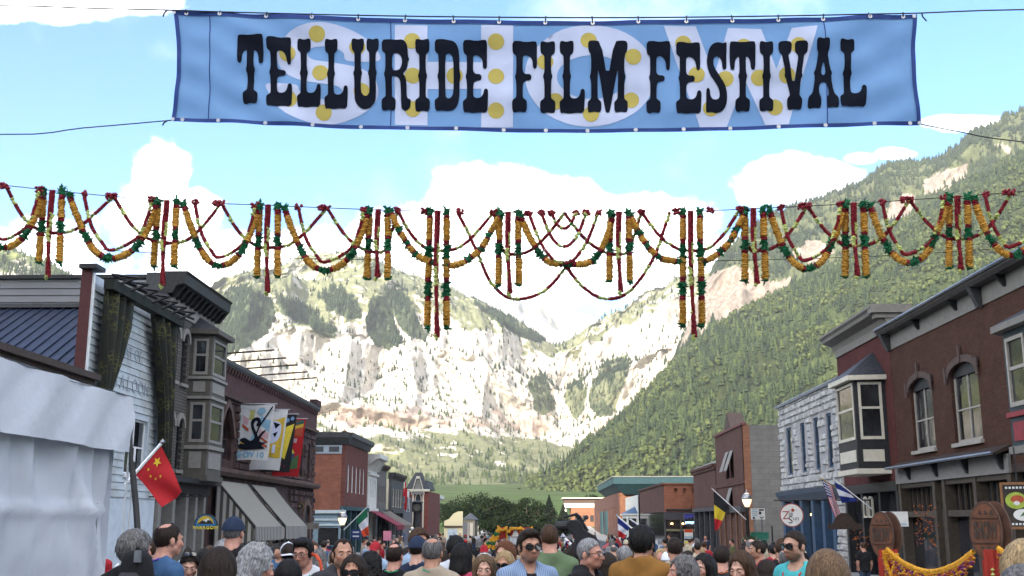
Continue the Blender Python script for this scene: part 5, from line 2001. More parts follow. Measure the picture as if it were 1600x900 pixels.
DOTS = [(240 + x * .2625, y * .2619) for x, y in ((973, 203), (797, 320), (1213, 282), (993, 435), (1240, 545), (805, 592), (1013, 673))]
DOTS += [(600 + x * .2625, y * .2619) for x, y in ((168, 247), (667, 250), (172, 452), (420, 452), (667, 455), (172, 650), (667, 662), (1218, 243), (960, 372), (1483, 340), (1020, 605), (1470, 597), (1233, 680))]
DOTS += [(1000 + x * .2875, y * .2876) for x, y in ((235, 237), (307, 407), (463, 432), (385, 590), (645, 425), (563, 255), (733, 583), (860, 247), (798, 410))]
for (x, y) in DOTS:
	applique('dot', ell(x, y, 12.7, 12.3, 26), [], .010, m_bgold, 8)
LET = [('T', 371, 412, 54, 164), ('E', 416, 457, 57, 168), ('L', 464, 502, 59, 169), ('L', 507, 544, 60, 172), ('U', 549, 592, 59, 171), ('R', 596, 642, 60, 174), ('I', 648.6, 672, 61.5, 176), ('D', 679, 720, 61.5, 176), ('E', 723, 763, 62, 178),
	   ('F', 800, 839, 63, 177.5), ('I', 843.6, 868, 63, 178), ('L', 874, 914, 63, 178), ('M', 918, 981, 63, 177.5),
	   ('F', 1009.5, 1047, 64, 179), ('E', 1055.5, 1096, 65, 180), ('S', 1102.6, 1136, 65, 178), ('T', 1140, 1180, 64, 176), ('I', 1186, 1208.5, 64, 175.5), ('V', 1216, 1262, 63, 172.5), ('A', 1262, 1310.5, 59.5, 170.5), ('L', 1312, 1353.6, 60, 169)]
for (ch, x0, x1, y0, y1) in LET:
	o_, hs = GL[ch]
	xa = min(p[0] for p in o_)
	xb = max(p[0] for p in o_)
	mx_ = lambda p: (x0 + (p[0] - xa) / (xb - xa) * (x1 - x0), y0 + p[1] / 100 * (y1 - y0))
	applique('letter', [mx_(p) for p in chaikin(o_)], [[mx_(p) for p in chaikin(h)] for h in hs], .016, m_bink, 5)
m_grom = mat('grommet', (.42, .42, .44), .3, .1, metal=.6)
topg = [272, 291, 344, 416, 488, 560, 633, 709, 780, 852, 926, 997, 1072, 1144, 1216, 1286, 1358, 1411, 1428]
for k, x in enumerate(topg):
	c = BP(x, bt(x) + 2.5, .02)
	MB().lathe([(.0, -.008), (.032, -.008), (.032, .0), (.0, .004)], tuple(c), 10, 'y').build('grommet', m_grom, root)
for x in (270, 285, 342, 415, 489, 564, 637, 713, 787, 853, 918, 993, 1068, 1141, 1216, 1289, 1365, 1422, 1437):
	c = BP(x, bb(x) - 2, .02)
	MB().lathe([(.0, -.008), (.032, -.008), (.032, .0), (.0, .004)], tuple(c), 10, 'y').build('grommet', m_grom, root)
m_wire = mat('wire', (.02, .02, .022), .5, .2)
WT = [(-420, 8), (0, 9), (140, 13), (272, 16), (344, 18.5), (560, 24), (780, 27), (1000, 27.5), (1216, 25), (1360, 22), (1436, 20.5), (1600, 15), (2000, 12)]


def wire(name, pts, Y, r, label):
	mb = MB().tube([at_y(x, y, Y) for x, y in smooth_path(pts, 4)], r, 5)
	return tag(mb.build(name, m_wire), label, 'wire')


wire('support_wire', WT, BY - .02, .012, 'thin dark wire along the top of the blue banner')
wire('support_wire', [(-420, 190), (0, 210), (130, 200), (268, 188)], BY, .010, 'thin rope from the lower left corner of the blue banner')
wire('support_wire', [(1439, 194), (1500, 206), (1600, 222), (2000, 260)], BY, .010, 'thin rope from the lower right corner of the blue banner')
for k, x in enumerate(topg[1:-1]):
	yw = float(np.interp(x, [p[0] for p in WT], [p[1] for p in WT]))
	MB().tube([at_y(x + (k % 3 - 1) * 1.0, yw - 2, BY - .03), BP(x, bt(x) + 2.5, .03)], .012, 4).build('tie', m_wire, root)
for (a, c) in (((262, 15), (255, 26)), ((1440, 20), (1448, 33)), ((262, 188), (254, 196))):
	MB().tube([at_y(*a, BY - .03), at_y((a[0] + c[0]) / 2 - 2, (a[1] + c[1]) / 2, BY - .03), at_y(*c, BY - .03)], .014, 4).build('tie', m_wire, root)

# ================================================================== flower garlands
GYD = 22.0
m_mar = mat('marigold', (.64, .35, .06), .8, .2, 14, trans=.3)
m_gred = mat('garland_red', (.26, .014, .026), .7, .3, 14, trans=.2)
m_ggrn = mat('garland_green', (.015, .15, .06), .6, .35, 10, trans=.25)
m_glime = mat('garland_lime', (.42, .46, .14), .7, .25, 14)
m_knot = mat('knot_red', (.19, .010, .02), .7, .3, 14)
WTOP = [(-300, 262), (0, 289), (83, 298), (262, 314), (420, 321), (592, 328), (685, 330), (880, 333), (1080, 330), (1178, 326), (1335, 318), (1497, 307), (1600, 299), (1900, 275)]


def wy(x): return float(np.interp(x, [p[0] for p in WTOP], [p[1] for p in WTOP]))


wire('support_wire', [(-300, 262)] + WTOP[1:], GYD, .010, 'thin wire carrying the tops of the flower garlands')
wire('support_wire', [(-300, 360), (0, 378), (200, 393), (400, 402), (700, 408), (880, 411), (1100, 408), (1300, 403), (1450, 396), (1600, 386), (1900, 372)], GYD + .05, .008, 'second thin wire running behind the middle of the garlands')


def resample(path, step):
	P = [Vector(p) for p in path]
	ds = [0]
	for a, c in zip(P, P[1:]):
		ds.append(ds[-1] + (c - a).length)
	n = max(2, int(ds[-1] / step))
	out = []
	for k in range(n + 1):
		s = ds[-1] * k / n
		j = max(0, min(len(P) - 2, int(np.searchsorted(ds, s)) - 1))
		f = (s - ds[j]) / max(1e-9, ds[j + 1] - ds[j])
		out.append((P[j].lerp(P[j + 1], f), (P[j + 1] - P[j]).normalized(), s / ds[-1]))
	return out


def ruffle(mb, c, d, r, seg=9, cup=.35):
	"""one frilled pom of petals threaded on the string"""
	s = d.cross(Vector((0, 1, .13)))
	if s.length < .05:
		s = d.cross(Vector((1, 0, .1)))
	s.normalize()
	t_ = s.cross(d).normalized()
	b = len(mb.v)
	a0 = random.uniform(0, 6)
	h = r * .34
	for (f, o_) in ((.62, -h), (1.0, 0.0), (.62, h)):
		for k in range(seg):
			a = a0 + 2 * pi * k / seg
			q = r * f * random.uniform(.80, 1.16)
			mb.v.append(tuple(c + (s * cos(a) + t_ * sin(a)) * q + d * (o_ + r * random.uniform(-.16, .16))))
	for j in range(2):
		for k in range(seg):
			k2 = (k + 1) % seg
			mb.f.append([b + j * seg + k, b + j * seg + k2, b + (j + 1) * seg + k2, b + (j + 1) * seg + k])


def beads(mb, c, r):
	b = len(mb.v)
	for v in ((1, 0, 0), (-1, 0, 0), (0, 1, 0), (0, -1, 0), (0, 0, 1), (0, 0, -1)):
		q = r * random.uniform(.8, 1.2)
		mb.v.append((c[0] + v[0] * q, c[1] + v[1] * q, c[2] + v[2] * q))
	for f in ((0, 2, 4), (2, 1, 4), (1, 3, 4), (3, 0, 4), (2, 0, 5), (1, 2, 5), (3, 1, 5), (0, 3, 5)):
		mb.f.append([b + k for k in f])


def leafy(mb, c, r):
	for _ in range(2):
		a = Vector((random.uniform(-1, 1), random.uniform(-1, 1), random.uniform(-1, 1)))
		a.normalize()
		s = a.cross(Vector((random.uniform(-1, 1), random.uniform(-1, 1), random.uniform(-1, 1))))
		s.normalize()
		c = Vector(c)
		mb.poly([c, c + a * r * .6 + s * r * .35, c + a * r * 1.35, c + a * r * .6 - s * r * .35])


def garland(label, group, path_px, bands, kind, Yo=0.0, closed_end=None, name='garland'):
	"""bands: list of (fraction_end, colour) along the string"""
	pts = [at_y(x, y, GYD + Yo + .05 * sin(x * .11)) for x, y in smooth_path(path_px, 6)]
	root = thing(name, label, 'garland', tuple(pts[0]), group)
	big = kind == 'lei'
	sm = resample(pts, .036 if big else .026)
	cur, mb = None, None
	seg_list = []
	for (c, d, f) in sm:
		col = next(cc for (fe, cc) in bands if f <= fe + 1e-6)
		if col != cur:
			mb = MB()
			seg_list.append((col, mb))
			cur = col
		if col == 'g':
			for _ in range(2):
				leafy(mb, c, .105 if big else .04)
			ruffle(mb, c, d, .07 if big else .03)
		elif col == 'y':
			ruffle(mb, c, d, .083, 8)
		elif col == 'r' and big:
			ruffle(mb, c, d, .075)
		elif col == 'r':
			ruffle(mb, c, d, .046, 6)
		elif col == 'l':
			beads(mb, c + Vector((random.uniform(-.02, .02), random.uniform(-.02, .02), 0)), .047)
		elif col == 'd':
			beads(mb, c, .034)
	nm = {'g': ('leaf_section', m_ggrn), 'y': ('marigold_section', m_mar), 'r': ('red_flower_section', m_gred), 'l': ('lime_flower_section', m_glime), 'd': ('green_bead_section', m_ggrn)}
	for (col, mb) in seg_list:
		mb.build(nm[col][0], nm[col][1], root)
	return root


def alt(n, lim=1.0):
	"""red string with lime sections"""
	out = []
	for k in range(n):
		out += [((k + .62) / n, 'r'), ((k + .70) / n, 'l'), ((k + .74) / n, 'd'), ((k + .82) / n, 'l'), ((k + .86) / n, 'd'), ((k + .95) / n, 'l')]
		out.append(((k + 1) / n, 'r'))
	out[-1] = (1.01, 'r')
	return out


LEI_SWAG = [(.03, 'g'), (.06, 'r'), (.24, 'y'), (.26, 'r'), (.33, 'g'), (.35, 'r'), (.45, 'y'), (.47, 'r'), (.53, 'g'), (.55, 'r'), (.65, 'y'), (.67, 'r'), (.74, 'g'), (.76, 'r'), (.94, 'y'), (.97, 'r'), (1.01, 'g')]
LEI_DROP = [(.08, 'g'), (.14, 'r'), (.40, 'y'), (.45, 'r'), (.60, 'g'), (.65, 'r'), (.98, 'y'), (1.01, 'g')]
LEI_LONG = [(.05, 'g'), (.08, 'r'), (.26, 'y'), (.30, 'r'), (.42, 'g'), (.46, 'y'), (.58, 'y'), (.62, 'r'), (.74, 'g'), (.78, 'r'), (.98, 'y'), (1.01, 'g')]
CL = [-75, 83, 262, 420, 592, 685, 795, 968, 1080, 1178, 1335, 1497, 1655]
ORD = ('first', 'second', 'third', 'fourth', 'fifth', 'sixth', 'seventh', 'eighth', 'ninth', 'tenth', 'eleventh', 'twelfth', 'thirteenth')
DROPLEN = {83: (112, 137), 262: (102, 135), 420: (112, 139), 592: (108, 108), 685: (183, 200), 795: (114, 130), 968: (108, 128), 1080: (180, 200), 1178: (112, 120), 1335: (115, 116), 1497: (112, 118)}


def knot(x, y, label):
	mb = MB()
	for _ in range(16):
		c = at_y(x + random.uniform(-5, 5), y + random.uniform(-4, 4), GYD - .02 + random.uniform(-.05, .05))
		beads(mb, c, .04)
	o = mb.build('flower_rosette', m_knot)
	tag(o, label, 'rosette', 'red rosettes along the garland wire')


nn_ = 0
mids = {}
for i_ in range(len(CL) - 1):
	a, c = CL[i_], CL[i_ + 1]
	mid = (a + c) / 2
	w = c - a
	lab = 'between the %s and %s drop clusters' % (ORD[i_ - 1], ORD[i_])
	if i_ == 0:
		lab = 'before the first cluster at far left'
	if i_ == len(CL) - 2:
		lab = 'past the last cluster at far right'
	# thick marigold swag
	xa, xb = a + 24, c - 16
	ybt = wy(mid) + (96 if w > 120 else 82)
	if w < 120:
		xa, xb = a + 18, c - 14
	if (a, c) == (592, 685):
		P = [(610, 331), (625, 362), (650, 398), (678, 410)]
	elif (a, c) == (685, 795):
		P = [(697, 415), (720, 412), (750, 390), (768, 360), (783, 335)]
	elif (a, c) == (968, 1080):
		P = [(984, 335), (1005, 375), (1030, 402), (1062, 409)]
	elif (a, c) == (1080, 1178):
		P = [(1098, 410), (1120, 398), (1140, 378), (1155, 350), (1165, 332)]
	elif (a, c) == (795, 968):
		P = [(812, 335), (830, 375), (855, 408), (882, 412), (915, 412), (935, 398), (950, 365), (958, 335)]
	else:
		P = [(xa, wy(xa) + 2), (xa + w * .085, wy(xa) + 42), (xa + w * .21, wy(mid) + 82), (mid + 2, ybt + 2), (xb - w * .21, wy(mid) + 84), (xb - w * .075, wy(xb) + 42), (xb, wy(xb) + 2)]
	garland('thick marigold and leaf swag ' + lab, 'marigold swags on the street garland', P, LEI_SWAG, 'lei', -.03)
	# thin red swag between the rosettes
	r1, rm, r2 = a + (c - a) * .27, mid + 5, c - (c - a) * .14
	if w > 120 and (a, c) != (795, 968):
		garland('thin red and lime string sagging ' + lab, 'red strings on the street garland', [(r1, wy(r1) + 2), (r1 + w * .06, wy(mid) + 45), (r1 + w * .16, wy(mid) + 74), (mid + 2, wy(mid) + 85), (r2 - w * .13, wy(mid) + 66), (r2 - w * .035, wy(mid) + 32), (r2, wy(r2) + 2)], alt(5), 'string', -.06)
		for q, nm in ((r1, 'left'), (rm, 'middle'), (r2, 'right')):
			knot(q, wy(q), 'red flower rosette, %s of three, %s' % (nm, lab))
		if w > 120:
			knot(rm - 9, wy(rm), 'small red rosette touching the middle one ' + lab)
		mids[i_] = rm
	elif (a, c) != (795, 968):
		for q in (r1 + 4, r2 - 8):
			knot(q, wy(q), 'red rosette, %s of two, in the narrow gap %s' % ('left' if q < mid else 'right', lab))
		mids[i_] = r1 + 4 if c in (685, 1080) else r2 - 8
mids[6] = 882
for i_ in range(1, len(CL) - 1):
	x = CL[i_]
	ord_ = ORD[i_ - 1]
	lb = 'in the %s drop cluster from the left' % ord_
	dl, dr = DROPLEN[x]
	lean = (x - 838) * .0
	long_ = x in (685, 1080)
	wd = 14 if not long_ else 13
	dxl = -10 if x < 300 else (-4 if x < 700 else (3 if x > 1000 else 0))
	for s, nm in ((-1, 'left'), (1, 'right')):
		xx = x + s * wd
		e = xx + dxl * .6 + s * 2
		garland('%s marigold lei hanging down %s' % (nm, lb), 'marigold drops on the street garland', [(xx, wy(x) - 2), (xx + (e - xx) * .4, wy(x) + dl * .35), (xx + (e - xx) * .8, wy(x) + dl * .7), (e, wy(x) + dl)], LEI_LONG if long_ else LEI_DROP, 'lei', -.02 * s)
	e = x + dxl
	garland('red and lime centre string %s' % lb, 'red centre drops on the street garland', [(x + 1, wy(x)), (x + (e - x) * .4, wy(x) + dr * .4), (x + (e - x) * .8, wy(x) + dr * .75), (e, wy(x) + dr)],
			[(.25, 'r'), (.42, 'l'), (.7, 'r'), (.8, 'l'), (.97, 'r'), (1.01, 'l')], 'string', -.12)
	garland('thinner red string beside the centre one %s' % lb, 'red centre drops on the street garland', [(x - 3, wy(x)), (x - 3 + (e - x) * .5, wy(x) + dr * .45), (e + 4, wy(x) + dr - 4)], [(.45, 'r'), (.6, 'l'), (1.01, 'r')], 'string', -.15)
	if i_ - 1 in mids and i_ in mids and mids[i_] - mids[i_ - 1] > 30:
		p, q = mids[i_ - 1], mids[i_]
		dp = 66 if not long_ else 62
		garland('slack red string dipping behind the leis %s' % lb, 'red strings on the street garland', [(p, wy(p)), (p + (x - p) * .35, wy(x) + dp * .6), (p + (x - p) * .7, wy(x) + dp * .93), (x, wy(x) + dp), (x + (q - x) * .35, wy(x) + dp * .93), (x + (q - x) * .65, wy(x) + dp * .6), (q, wy(q))], alt(6), 'string', .06)
# nested swags at the centre, and the two deep ones below
for k, (xa, xb, dp) in enumerate(((862, 900, 24), (846, 916, 52), (826, 935, 78))):
	m_ = (xa + xb) / 2
	garland('%s of three nested red swags at the centre of the garland' % ('innermost', 'middle', 'outermost')[k], 'red strings on the street garland', [(xa, wy(xa)), (xa + (m_ - xa) * .35, wy(m_) + dp * .6), (xa + (m_ - xa) * .72, wy(m_) + dp * .94), (m_, wy(m_) + dp), (m_ + (xb - m_) * .28, wy(m_) + dp * .94), (m_ + (xb - m_) * .65, wy(m_) + dp * .6), (xb, wy(xb))], alt(4), 'string', -.08)
	knot(xa, wy(xa), 'red rosette at the left end of the %s central swag' % ('innermost', 'middle', 'outermost')[k])
	knot(xb, wy(xb), 'red rosette at the right end of the %s central swag' % ('innermost', 'middle', 'outermost')[k])
garland('deep red string below the garland centre on the left', 'red strings on the street garland', [(715, 332), (732, 365), (748, 400), (766, 440), (790, 463), (815, 467), (845, 458), (868, 438), (884, 416)], alt(6), 'string', .02)
garland('deep red string below the garland centre on the right', 'red strings on the street garland', [(884, 416), (905, 442), (930, 462), (955, 467), (980, 458), (1005, 430), (1025, 395), (1037, 360), (1046, 333)], alt(6), 'string', .02)
# ================================================================== white tent at the left
m_tent = mat('tent_vinyl', (.52, .545, .60), .5, .06, .8, .5, 4)
tent = thing('event_tent', 'white vinyl event tent with draped side wall at the left edge', 'tent', (-4.4, 8, 0))
TX, TY0, TY1, TZ = -4.35, 3.0, 11.5, 3.12
nu, nv = 120, 40
V_ = []
for j in range(nv + 1):
	z = -.02 + (TZ - .5 + .02) * j / nv
	for i_ in range(nu + 1):
		y = TY0 + (TY1 - TY0) * i_ / nu
		f = j / nv
		ph = y * 5.2 + 1.1 * (1 - f) * sin(y * 1.7) + .6 * z
		d = .15 * abs(sin(ph)) ** .6 * (.3 + .7 * f) + .05 * abs(sin(y * 9 + 2.5 * z)) + .05 * sin(y * 1.6 + 2.2 * z) * sin(pi * f)
		d += -.12 * max(0, sin(y * 2.6 + .8)) ** 6 * f ** 2 + .10 * (1 - abs(sin(1.5 * y + 1.3 * z))) ** 4 * (.3 + f)
		d += .05 * math.exp(-((z - 1.95) / .05) ** 2) + .03 * math.exp(-((z - 1.9) / .2) ** 2) * sin(y * 7)
		V_.append((TX - .30 + d, y, z))
Q_ = [(j * (nu + 1) + i_, j * (nu + 1) + i_ + 1, (j + 1) * (nu + 1) + i_ + 1, (j + 1) * (nu + 1) + i_) for j in range(nv) for i_ in range(nu)]
link('side_curtain', mesh_np('side_curtain', np.array(V_), Q_, smooth=True), m_tent, tent)
V_ = []
for j in range(11):
	for i_ in range(61):
		y = TY0 - .05 + (TY1 - TY0 + .12) * i_ / 60
		z = TZ + .02 - .58 * j / 10 + .006 * sin(y * 4)
		V_.append((TX + .03 + .02 * sin(y * 6 + j * .3) + .012 * sin(y * 15 + j), y, z))
Q_ = [(j * 61 + i_, j * 61 + i_ + 1, (j + 1) * 61 + i_ + 1, (j + 1) * 61 + i_) for j in range(10) for i_ in range(60)]
link('valance', mesh_np('valance', np.array(V_), Q_, smooth=True), m_tent, tent)
V_ = []
for j in range(13):
	for i_ in range(61):
		y = TY0 - .05 + (TY1 - TY0 + .12) * i_ / 60
		s = j / 12
		V_.append((TX + .03 - 3.0 * s, y, TZ + .02 + .75 * s - .05 * sin(pi * s) + .012 * sin(y * 3 + j)))
Q_ = [(j * 61 + i_, j * 61 + i_ + 1, (j + 1) * 61 + i_ + 1, (j + 1) * 61 + i_) for j in range(12) for i_ in range(60)]
link('roof', mesh_np('roof', np.array(V_), Q_, smooth=True), m_tent, tent)
# far gable wall and poles
MB().poly([(TX - .1, TY1 - .03, 0), (TX - 6, TY1 - .03, 0), (TX - 6, TY1 - .03, TZ), (TX - 3, TY1 - .03, TZ + .7), (TX - .1, TY1 - .03, TZ - .02)]).build('end_curtain', m_tent, tent)
for y in (TY0 + .1, (TY0 + TY1) / 2, TY1 - .1):
	MB().tube([(TX - .22, y, 0), (TX - .22, y, TZ)], .03, 8).build('pole', m_metal, tent)
for dx in (.0, .06):
	MB().tube([(TX + .02 + dx, TY1 + .04, 0), (TX + .03 + dx, TY1 + .05, TZ - .5)], .012, 5).build('cord', m_white, tent)
MB().tube([at_y(199, 655, TY1 + .1), at_y(207, 730, TY1 + .05), at_y(213, 790, TY1), at_y(217, 850, TY1 - .1), at_y(218, 900, TY1 - .2)], .035, 5).build('strap', m_black, tent)

# ================================================================== street lamps
m_globe = mat('lamp_globe', (.75, .70, .58), .35, .05, 4, emit=(1, .82, .5, .35))
def lamp(px, py, X, label, hgt=None):
	q = at_x(px, py, X)
	z0 = gz(q.y) + .13
	r = thing('street_lamp', label, 'street lamp', (X, q.y, z0), 'acorn-globe street lamps')
	h = q.z
	MB().lathe([(.0, z0), (.2, z0), (.2, z0 + .3), (.11, z0 + .45), (.085, z0 + 1.0), (.065, h - .55), (.1, h - .5), (.1, h - .4), (.05, h - .36), (.0, h - .36)], (X, q.y, 0), 10).build('post', m_black, r, smooth=True)
	MB().lathe([(.0, h - .36), (.12, h - .34), (.22, h - .1), (.25, h + .05), (.2, h + .22), (.1, h + .33), (.0, h + .34)], (X, q.y, 0), 14).build('globe', m_globe, r, smooth=True)
	MB().lathe([(.27, h + .03), (.28, h + .09), (.18, h + .26), (.05, h + .36), (.03, h + .5), (.0, h + .52)], (X, q.y, 0), 12).build('cap', m_metal, r, smooth=True)
	MB().lathe([(.0, h - .2), (.05, h - .18), (.05, h - .02), (.0, h)], (X, q.y, 0), 8).build('bulb', mat('bulb', (1, .8, .4), .5, .05, emit=(1, .68, .25, 14)), r)
	return q


LQ1 = lamp(535, 810, -10.6, 'acorn street lamp before the red brick corner building')
LQ2 = lamp(1167, 781, 10.6, 'acorn street lamp before the grey block wall, holding a flag')
lamp(644, 830, -10.6, 'small far acorn street lamp before the slate tower house')
lamp(930, 846, 10.6, 'small far acorn street lamp beside the long teal-roofed building')
lamp(884, 797, 10.6 * .6, 'tiny far street lamp in front of the dark trees')

# ================================================================== flags
FC = {}
def fcol(n, c):
	return mat('flag_' + n, c, .8, .08, 3, trans=.2)


f_red, f_wht, f_grn, f_blk, f_yel, f_blu, f_org = fcol('red', (.42, .015, .02)), fcol('white', (.62, .62, .66)), fcol('green', (.01, .13, .06)), fcol('black', (.015, .015, .018)), fcol('yellow', (.62, .46, .03)), fcol('blue', (.012, .025, .17)), fcol('vermilion', (.55, .06, .02))


def flag(label, Y, hoist, fly, cols, pole, group='national flags along the street', wave=.05, extra=None, cat='flag'):
	"""hoist: two pixel points along the pole; fly: the two far corners; cols: bands from hoist to fly"""
	r = thing('flag', label, cat, tuple(at_y(*pole[0], Y)), group)
	MB().tube([at_y(*pole[0], Y), at_y(*pole[1], Y)], .022, 6).build('pole', m_white, r)
	e = at_y(*pole[1], Y)
	MB().lathe([(0, -.04), (.04, 0), (0, .05)], tuple(e), 8).build('finial', m_metal, r)
	n, m2 = 8, 12
	A, B, C_, D_ = (Vector((*p, 0)) for p in (hoist[0], hoist[1], fly[1], fly[0]))
	def P(s, t_, off=0.0):
		top = A.lerp(D_, s)
		bot = B.lerp(C_, s)
		q = top.lerp(bot, t_)
		v = at_y(q.x, q.y, Y)
		v.y += wave * s * sin(s * 5 + t_ * 6.5) - off
		return v
	nb = len(cols)
	for k, c in enumerate(cols):
		VV, QQ = [], []
		for i2 in range(n + 1):
			s = (k + i2 / n) / nb
			for j in range(m2 + 1):
				VV.append(P(s, j / m2))
		for i2 in range(n):
			for j in range(m2):
				a = i2 * (m2 + 1) + j
				QQ.append((a, a + 1, a + m2 + 2, a + m2 + 1))
		link('band', mesh_np('band', np.array(VV), QQ, smooth=True), c, r)
	return r, P


def star(r, P, s, t_, rad, m, asp=1.4):
	pts = []
	for k in range(10):
		q = rad if k % 2 == 0 else rad * .42
		a = -pi / 2 + pi * k / 5
		pts.append(P(s + q * sin(a), t_ + q * asp * cos(a), .02))
	MB().poly(pts).build('star', m, r)


r, P = flag('red flag with yellow stars hanging beside the white tent', 14.0, ((252, 697), (211, 741)), ((286, 768), (255, 793)), [f_red], ((196, 757), (254, 691)), cat='flag')
star(r, P, .18, .30, .10, f_yel)
for (s, t_) in ((.16, .62), (.30, .68), (.42, .60), (.46, .42)):
	star(r, P, s, t_, .035, f_yel)
flag('green, white and red flag on the lamp before the red brick building', LQ1.y - .2, ((573, 793), (556, 811)), ((577, 836), (568, 839)), [f_grn, f_wht, f_vm] if False else [f_grn, f_wht, f_org], ((537, 828), (575, 791)))
flag('black, yellow and red flag on the right-hand street lamp', LQ2.y - .2, ((1115, 767), (1139, 789)), ((1117, 831), (1123, 826)), [f_blk, f_yel, f_red], ((1166, 812), (1112, 763)))
flag('blue, white and red flag low beside the man in the brown jacket', 30.0, ((965, 808), (984, 824)), ((966, 838), (975, 842)), [f_blu, f_wht, f_red], ((1000, 836), (964, 806)))
flag('dark blue flag just right of the blue, white and red one', 34.0, ((984, 811), (998, 820)), ((990, 818), (999, 824)), [f_blu], ((1003, 824), (983, 810)))
flag('small white, blue and red flag held above the crowd', 14.0, ((881, 841), (881, 852)), ((890, 846), (887, 855)), [f_wht, f_blu, f_red], ((893, 852), (880, 839)))
# stars-and-stripes: stripes along the fly
r = thing('flag', 'striped flag with starred blue canton hanging by the oriel bay', 'flag', tuple(at_y(1310, 765, 46)), 'national flags along the street')
Yf = 46.0
MB().tube([at_y(1340, 783, Yf), at_y(1282, 747, Yf)], .025, 6).build('pole', m_gold if False else mat('brass_pole', (.30, .18, .06), .5, .15), r)
A, B, C_, D_ = (Vector((*p, 0)) for p in ((1284, 750), (1300, 760), (1315, 810), (1305, 809)))
def PU(s, t_, off=0.0):
	q = A.lerp(D_, s).lerp(B.lerp(C_, s), t_)
	v = at_y(q.x, q.y, Yf)
	v.y += .12 * s * sin(t_ * 7 + s * 4) - off
	return v
for k in range(13):
	VV = [PU(s / 8, (k + e) / 13) for s in range(9) for e in (0, 1)]
	QQ = [(2 * s, 2 * s + 1, 2 * s + 3, 2 * s + 2) for s in range(8)]
	link('stripe', mesh_np('stripe', np.array(VV), QQ), f_red if k % 2 == 0 else f_wht, r)
VV = [PU(s / 6 * .42, e / 4 * 7 / 13, .03) for s in range(7) for e in range(5)]
QQ = [(5 * s + e, 5 * s + e + 1, 5 * s + e + 6, 5 * s + e + 5) for s in range(6) for e in range(4)]
link('canton', mesh_np('canton', np.array(VV), QQ), f_blu, r)
for a in range(5):
	for c in range(4):
		p = PU(.04 + a * .08, (.07 + c * .13), .05)
		MB().lathe([(0, -.005), (.03, -.004), (0, .0)], tuple(p), 5, 'y').build('star', f_wht, r)
flag('blue, white and red flag crossing the striped one by the oriel bay', 45.5, ((1303, 752), (1325, 768)), ((1315, 786), (1340, 783)), [f_blu, f_wht, f_blu], ((1362, 795), (1300, 746)))

# ================================================================== hanging show banners on the sandstone front
m_cloth = mat('banner_cloth', (.60, .60, .60), .85, .05, 2, trans=.15)
m_pale = mat('print_pale_blue', (.20, .36, .50), .8, .1)
m_prose = mat('print_rose', (.45, .28, .32), .8, .1)
m_polive = mat('print_olive', (.36, .36, .12), .8, .1)
m_prust = mat('print_rust', (.35, .07, .03), .8, .15)
m_pgold = mat('print_gold', (.52, .36, .04), .8, .12)
m_pteal = mat('print_teal', (.02, .10, .10), .8, .15)
m_pgreen = mat('print_green', (.06, .13, .05), .8, .2)
m_pyel = mat('print_yellow', (.66, .52, .05), .8, .1)


def hung(label, Y, x0, w, zt, h, base_m, prints, skew=-.10):
	"""banner hung from a rod at right angles to the wall; prints in unit coords (u right, v down)"""
	r = thing('show_banner', label, 'banner', (x0 + w / 2, Y, zt - h), 'poster banners on the sandstone front')
	def P(u, v, off=0.0):
		return Vector((x0 + w * u + skew * h * v, Y + .06 * sin(u * 5 + v * 3) - off, zt - h * v + .05 * sin(pi * u) * v - .02 * w * u * 0))
	n, m2 = 10, 14
	VV = [P(a / n, b_ / m2) for b_ in range(m2 + 1) for a in range(n + 1)]
	QQ = [(b_ * (n + 1) + a, b_ * (n + 1) + a + 1, (b_ + 1) * (n + 1) + a + 1, (b_ + 1) * (n + 1) + a) for b_ in range(m2) for a in range(n)]
	link('cloth', mesh_np('cloth', np.array(VV), QQ, smooth=True), base_m, r)
	MB().tube([(-HW, Y, zt + .03), (x0 + w + .1, Y, zt + .03)], .035, 6).build('rod', m_metal, r)
	for k, (pts, m) in enumerate(prints):
		vs, fs = cdt(pts, (), .12)
		me = mesh_np('print', np.array([P(v.x, v.y, .012 + .004 * k) for v in vs]), None, [f for f in fs if len(f) == 3])
		link('print', me, m, r)
	return r, P


def rect(a, b_, c, d): return [(a, b_), (c, b_), (c, d), (a, d)]


X0 = -HW + .12
zt1 = at_y(400, 632, 54.5).z
hb = zt1 - at_y(392, 720, 54.5).z
swan = smooth_path([(.16, .80), (.10, .74), (.18, .70), (.30, .72), (.12, .64), (.26, .60), (.45, .66), (.55, .60), (.48, .50), (.40, .40), (.38, .30), (.48, .24), (.62, .25), (.68, .33), (.62, .40), (.55, .38), (.58, .32), (.52, .30), (.47, .36), (.52, .44), (.62, .54), (.66, .58), (.74, .50), (.86, .46), (.74, .58), (.72, .68), (.90, .68), (.78, .74), (.88, .79), (.60, .81), (.35, .82)], 3)
art1 = [(rect(.08, .05, .95, .83), mat('print_paper', (.50, .52, .54), .8, .06)), (rect(.30, .05, .44, .28), m_polive), ([(.08, .18), (.30, .26), (.28, .38), (.08, .30)], m_prose),
		([(.10, .33), (.34, .44), (.34, .50), (.10, .38)], m_prust), ([(.60, .16), (.95, .30), (.93, .50), (.70, .38)], m_pale), ([(.66, .45), (.93, .52), (.93, .62), (.66, .56)], m_prose),
		([(.68, .56), (.93, .66), (.93, .70), (.66, .60)], m_prust), ([(.66, .64), (.93, .74), (.93, .78), (.66, .70)], m_prust), (ell(.64, .12, .12, .06, 16), m_pale), (ell(.22, .74, .10, .08, 14), m_pgold), ([(.44, .62), (.52, .52), (.58, .58), (.56, .76), (.46, .76)], m_pale),
		(swan, m_bink), ([(.94, .03), (.97, .05), (.66, .42), (.60, .58), (.56, .57), (.62, .40)], m_bink)]
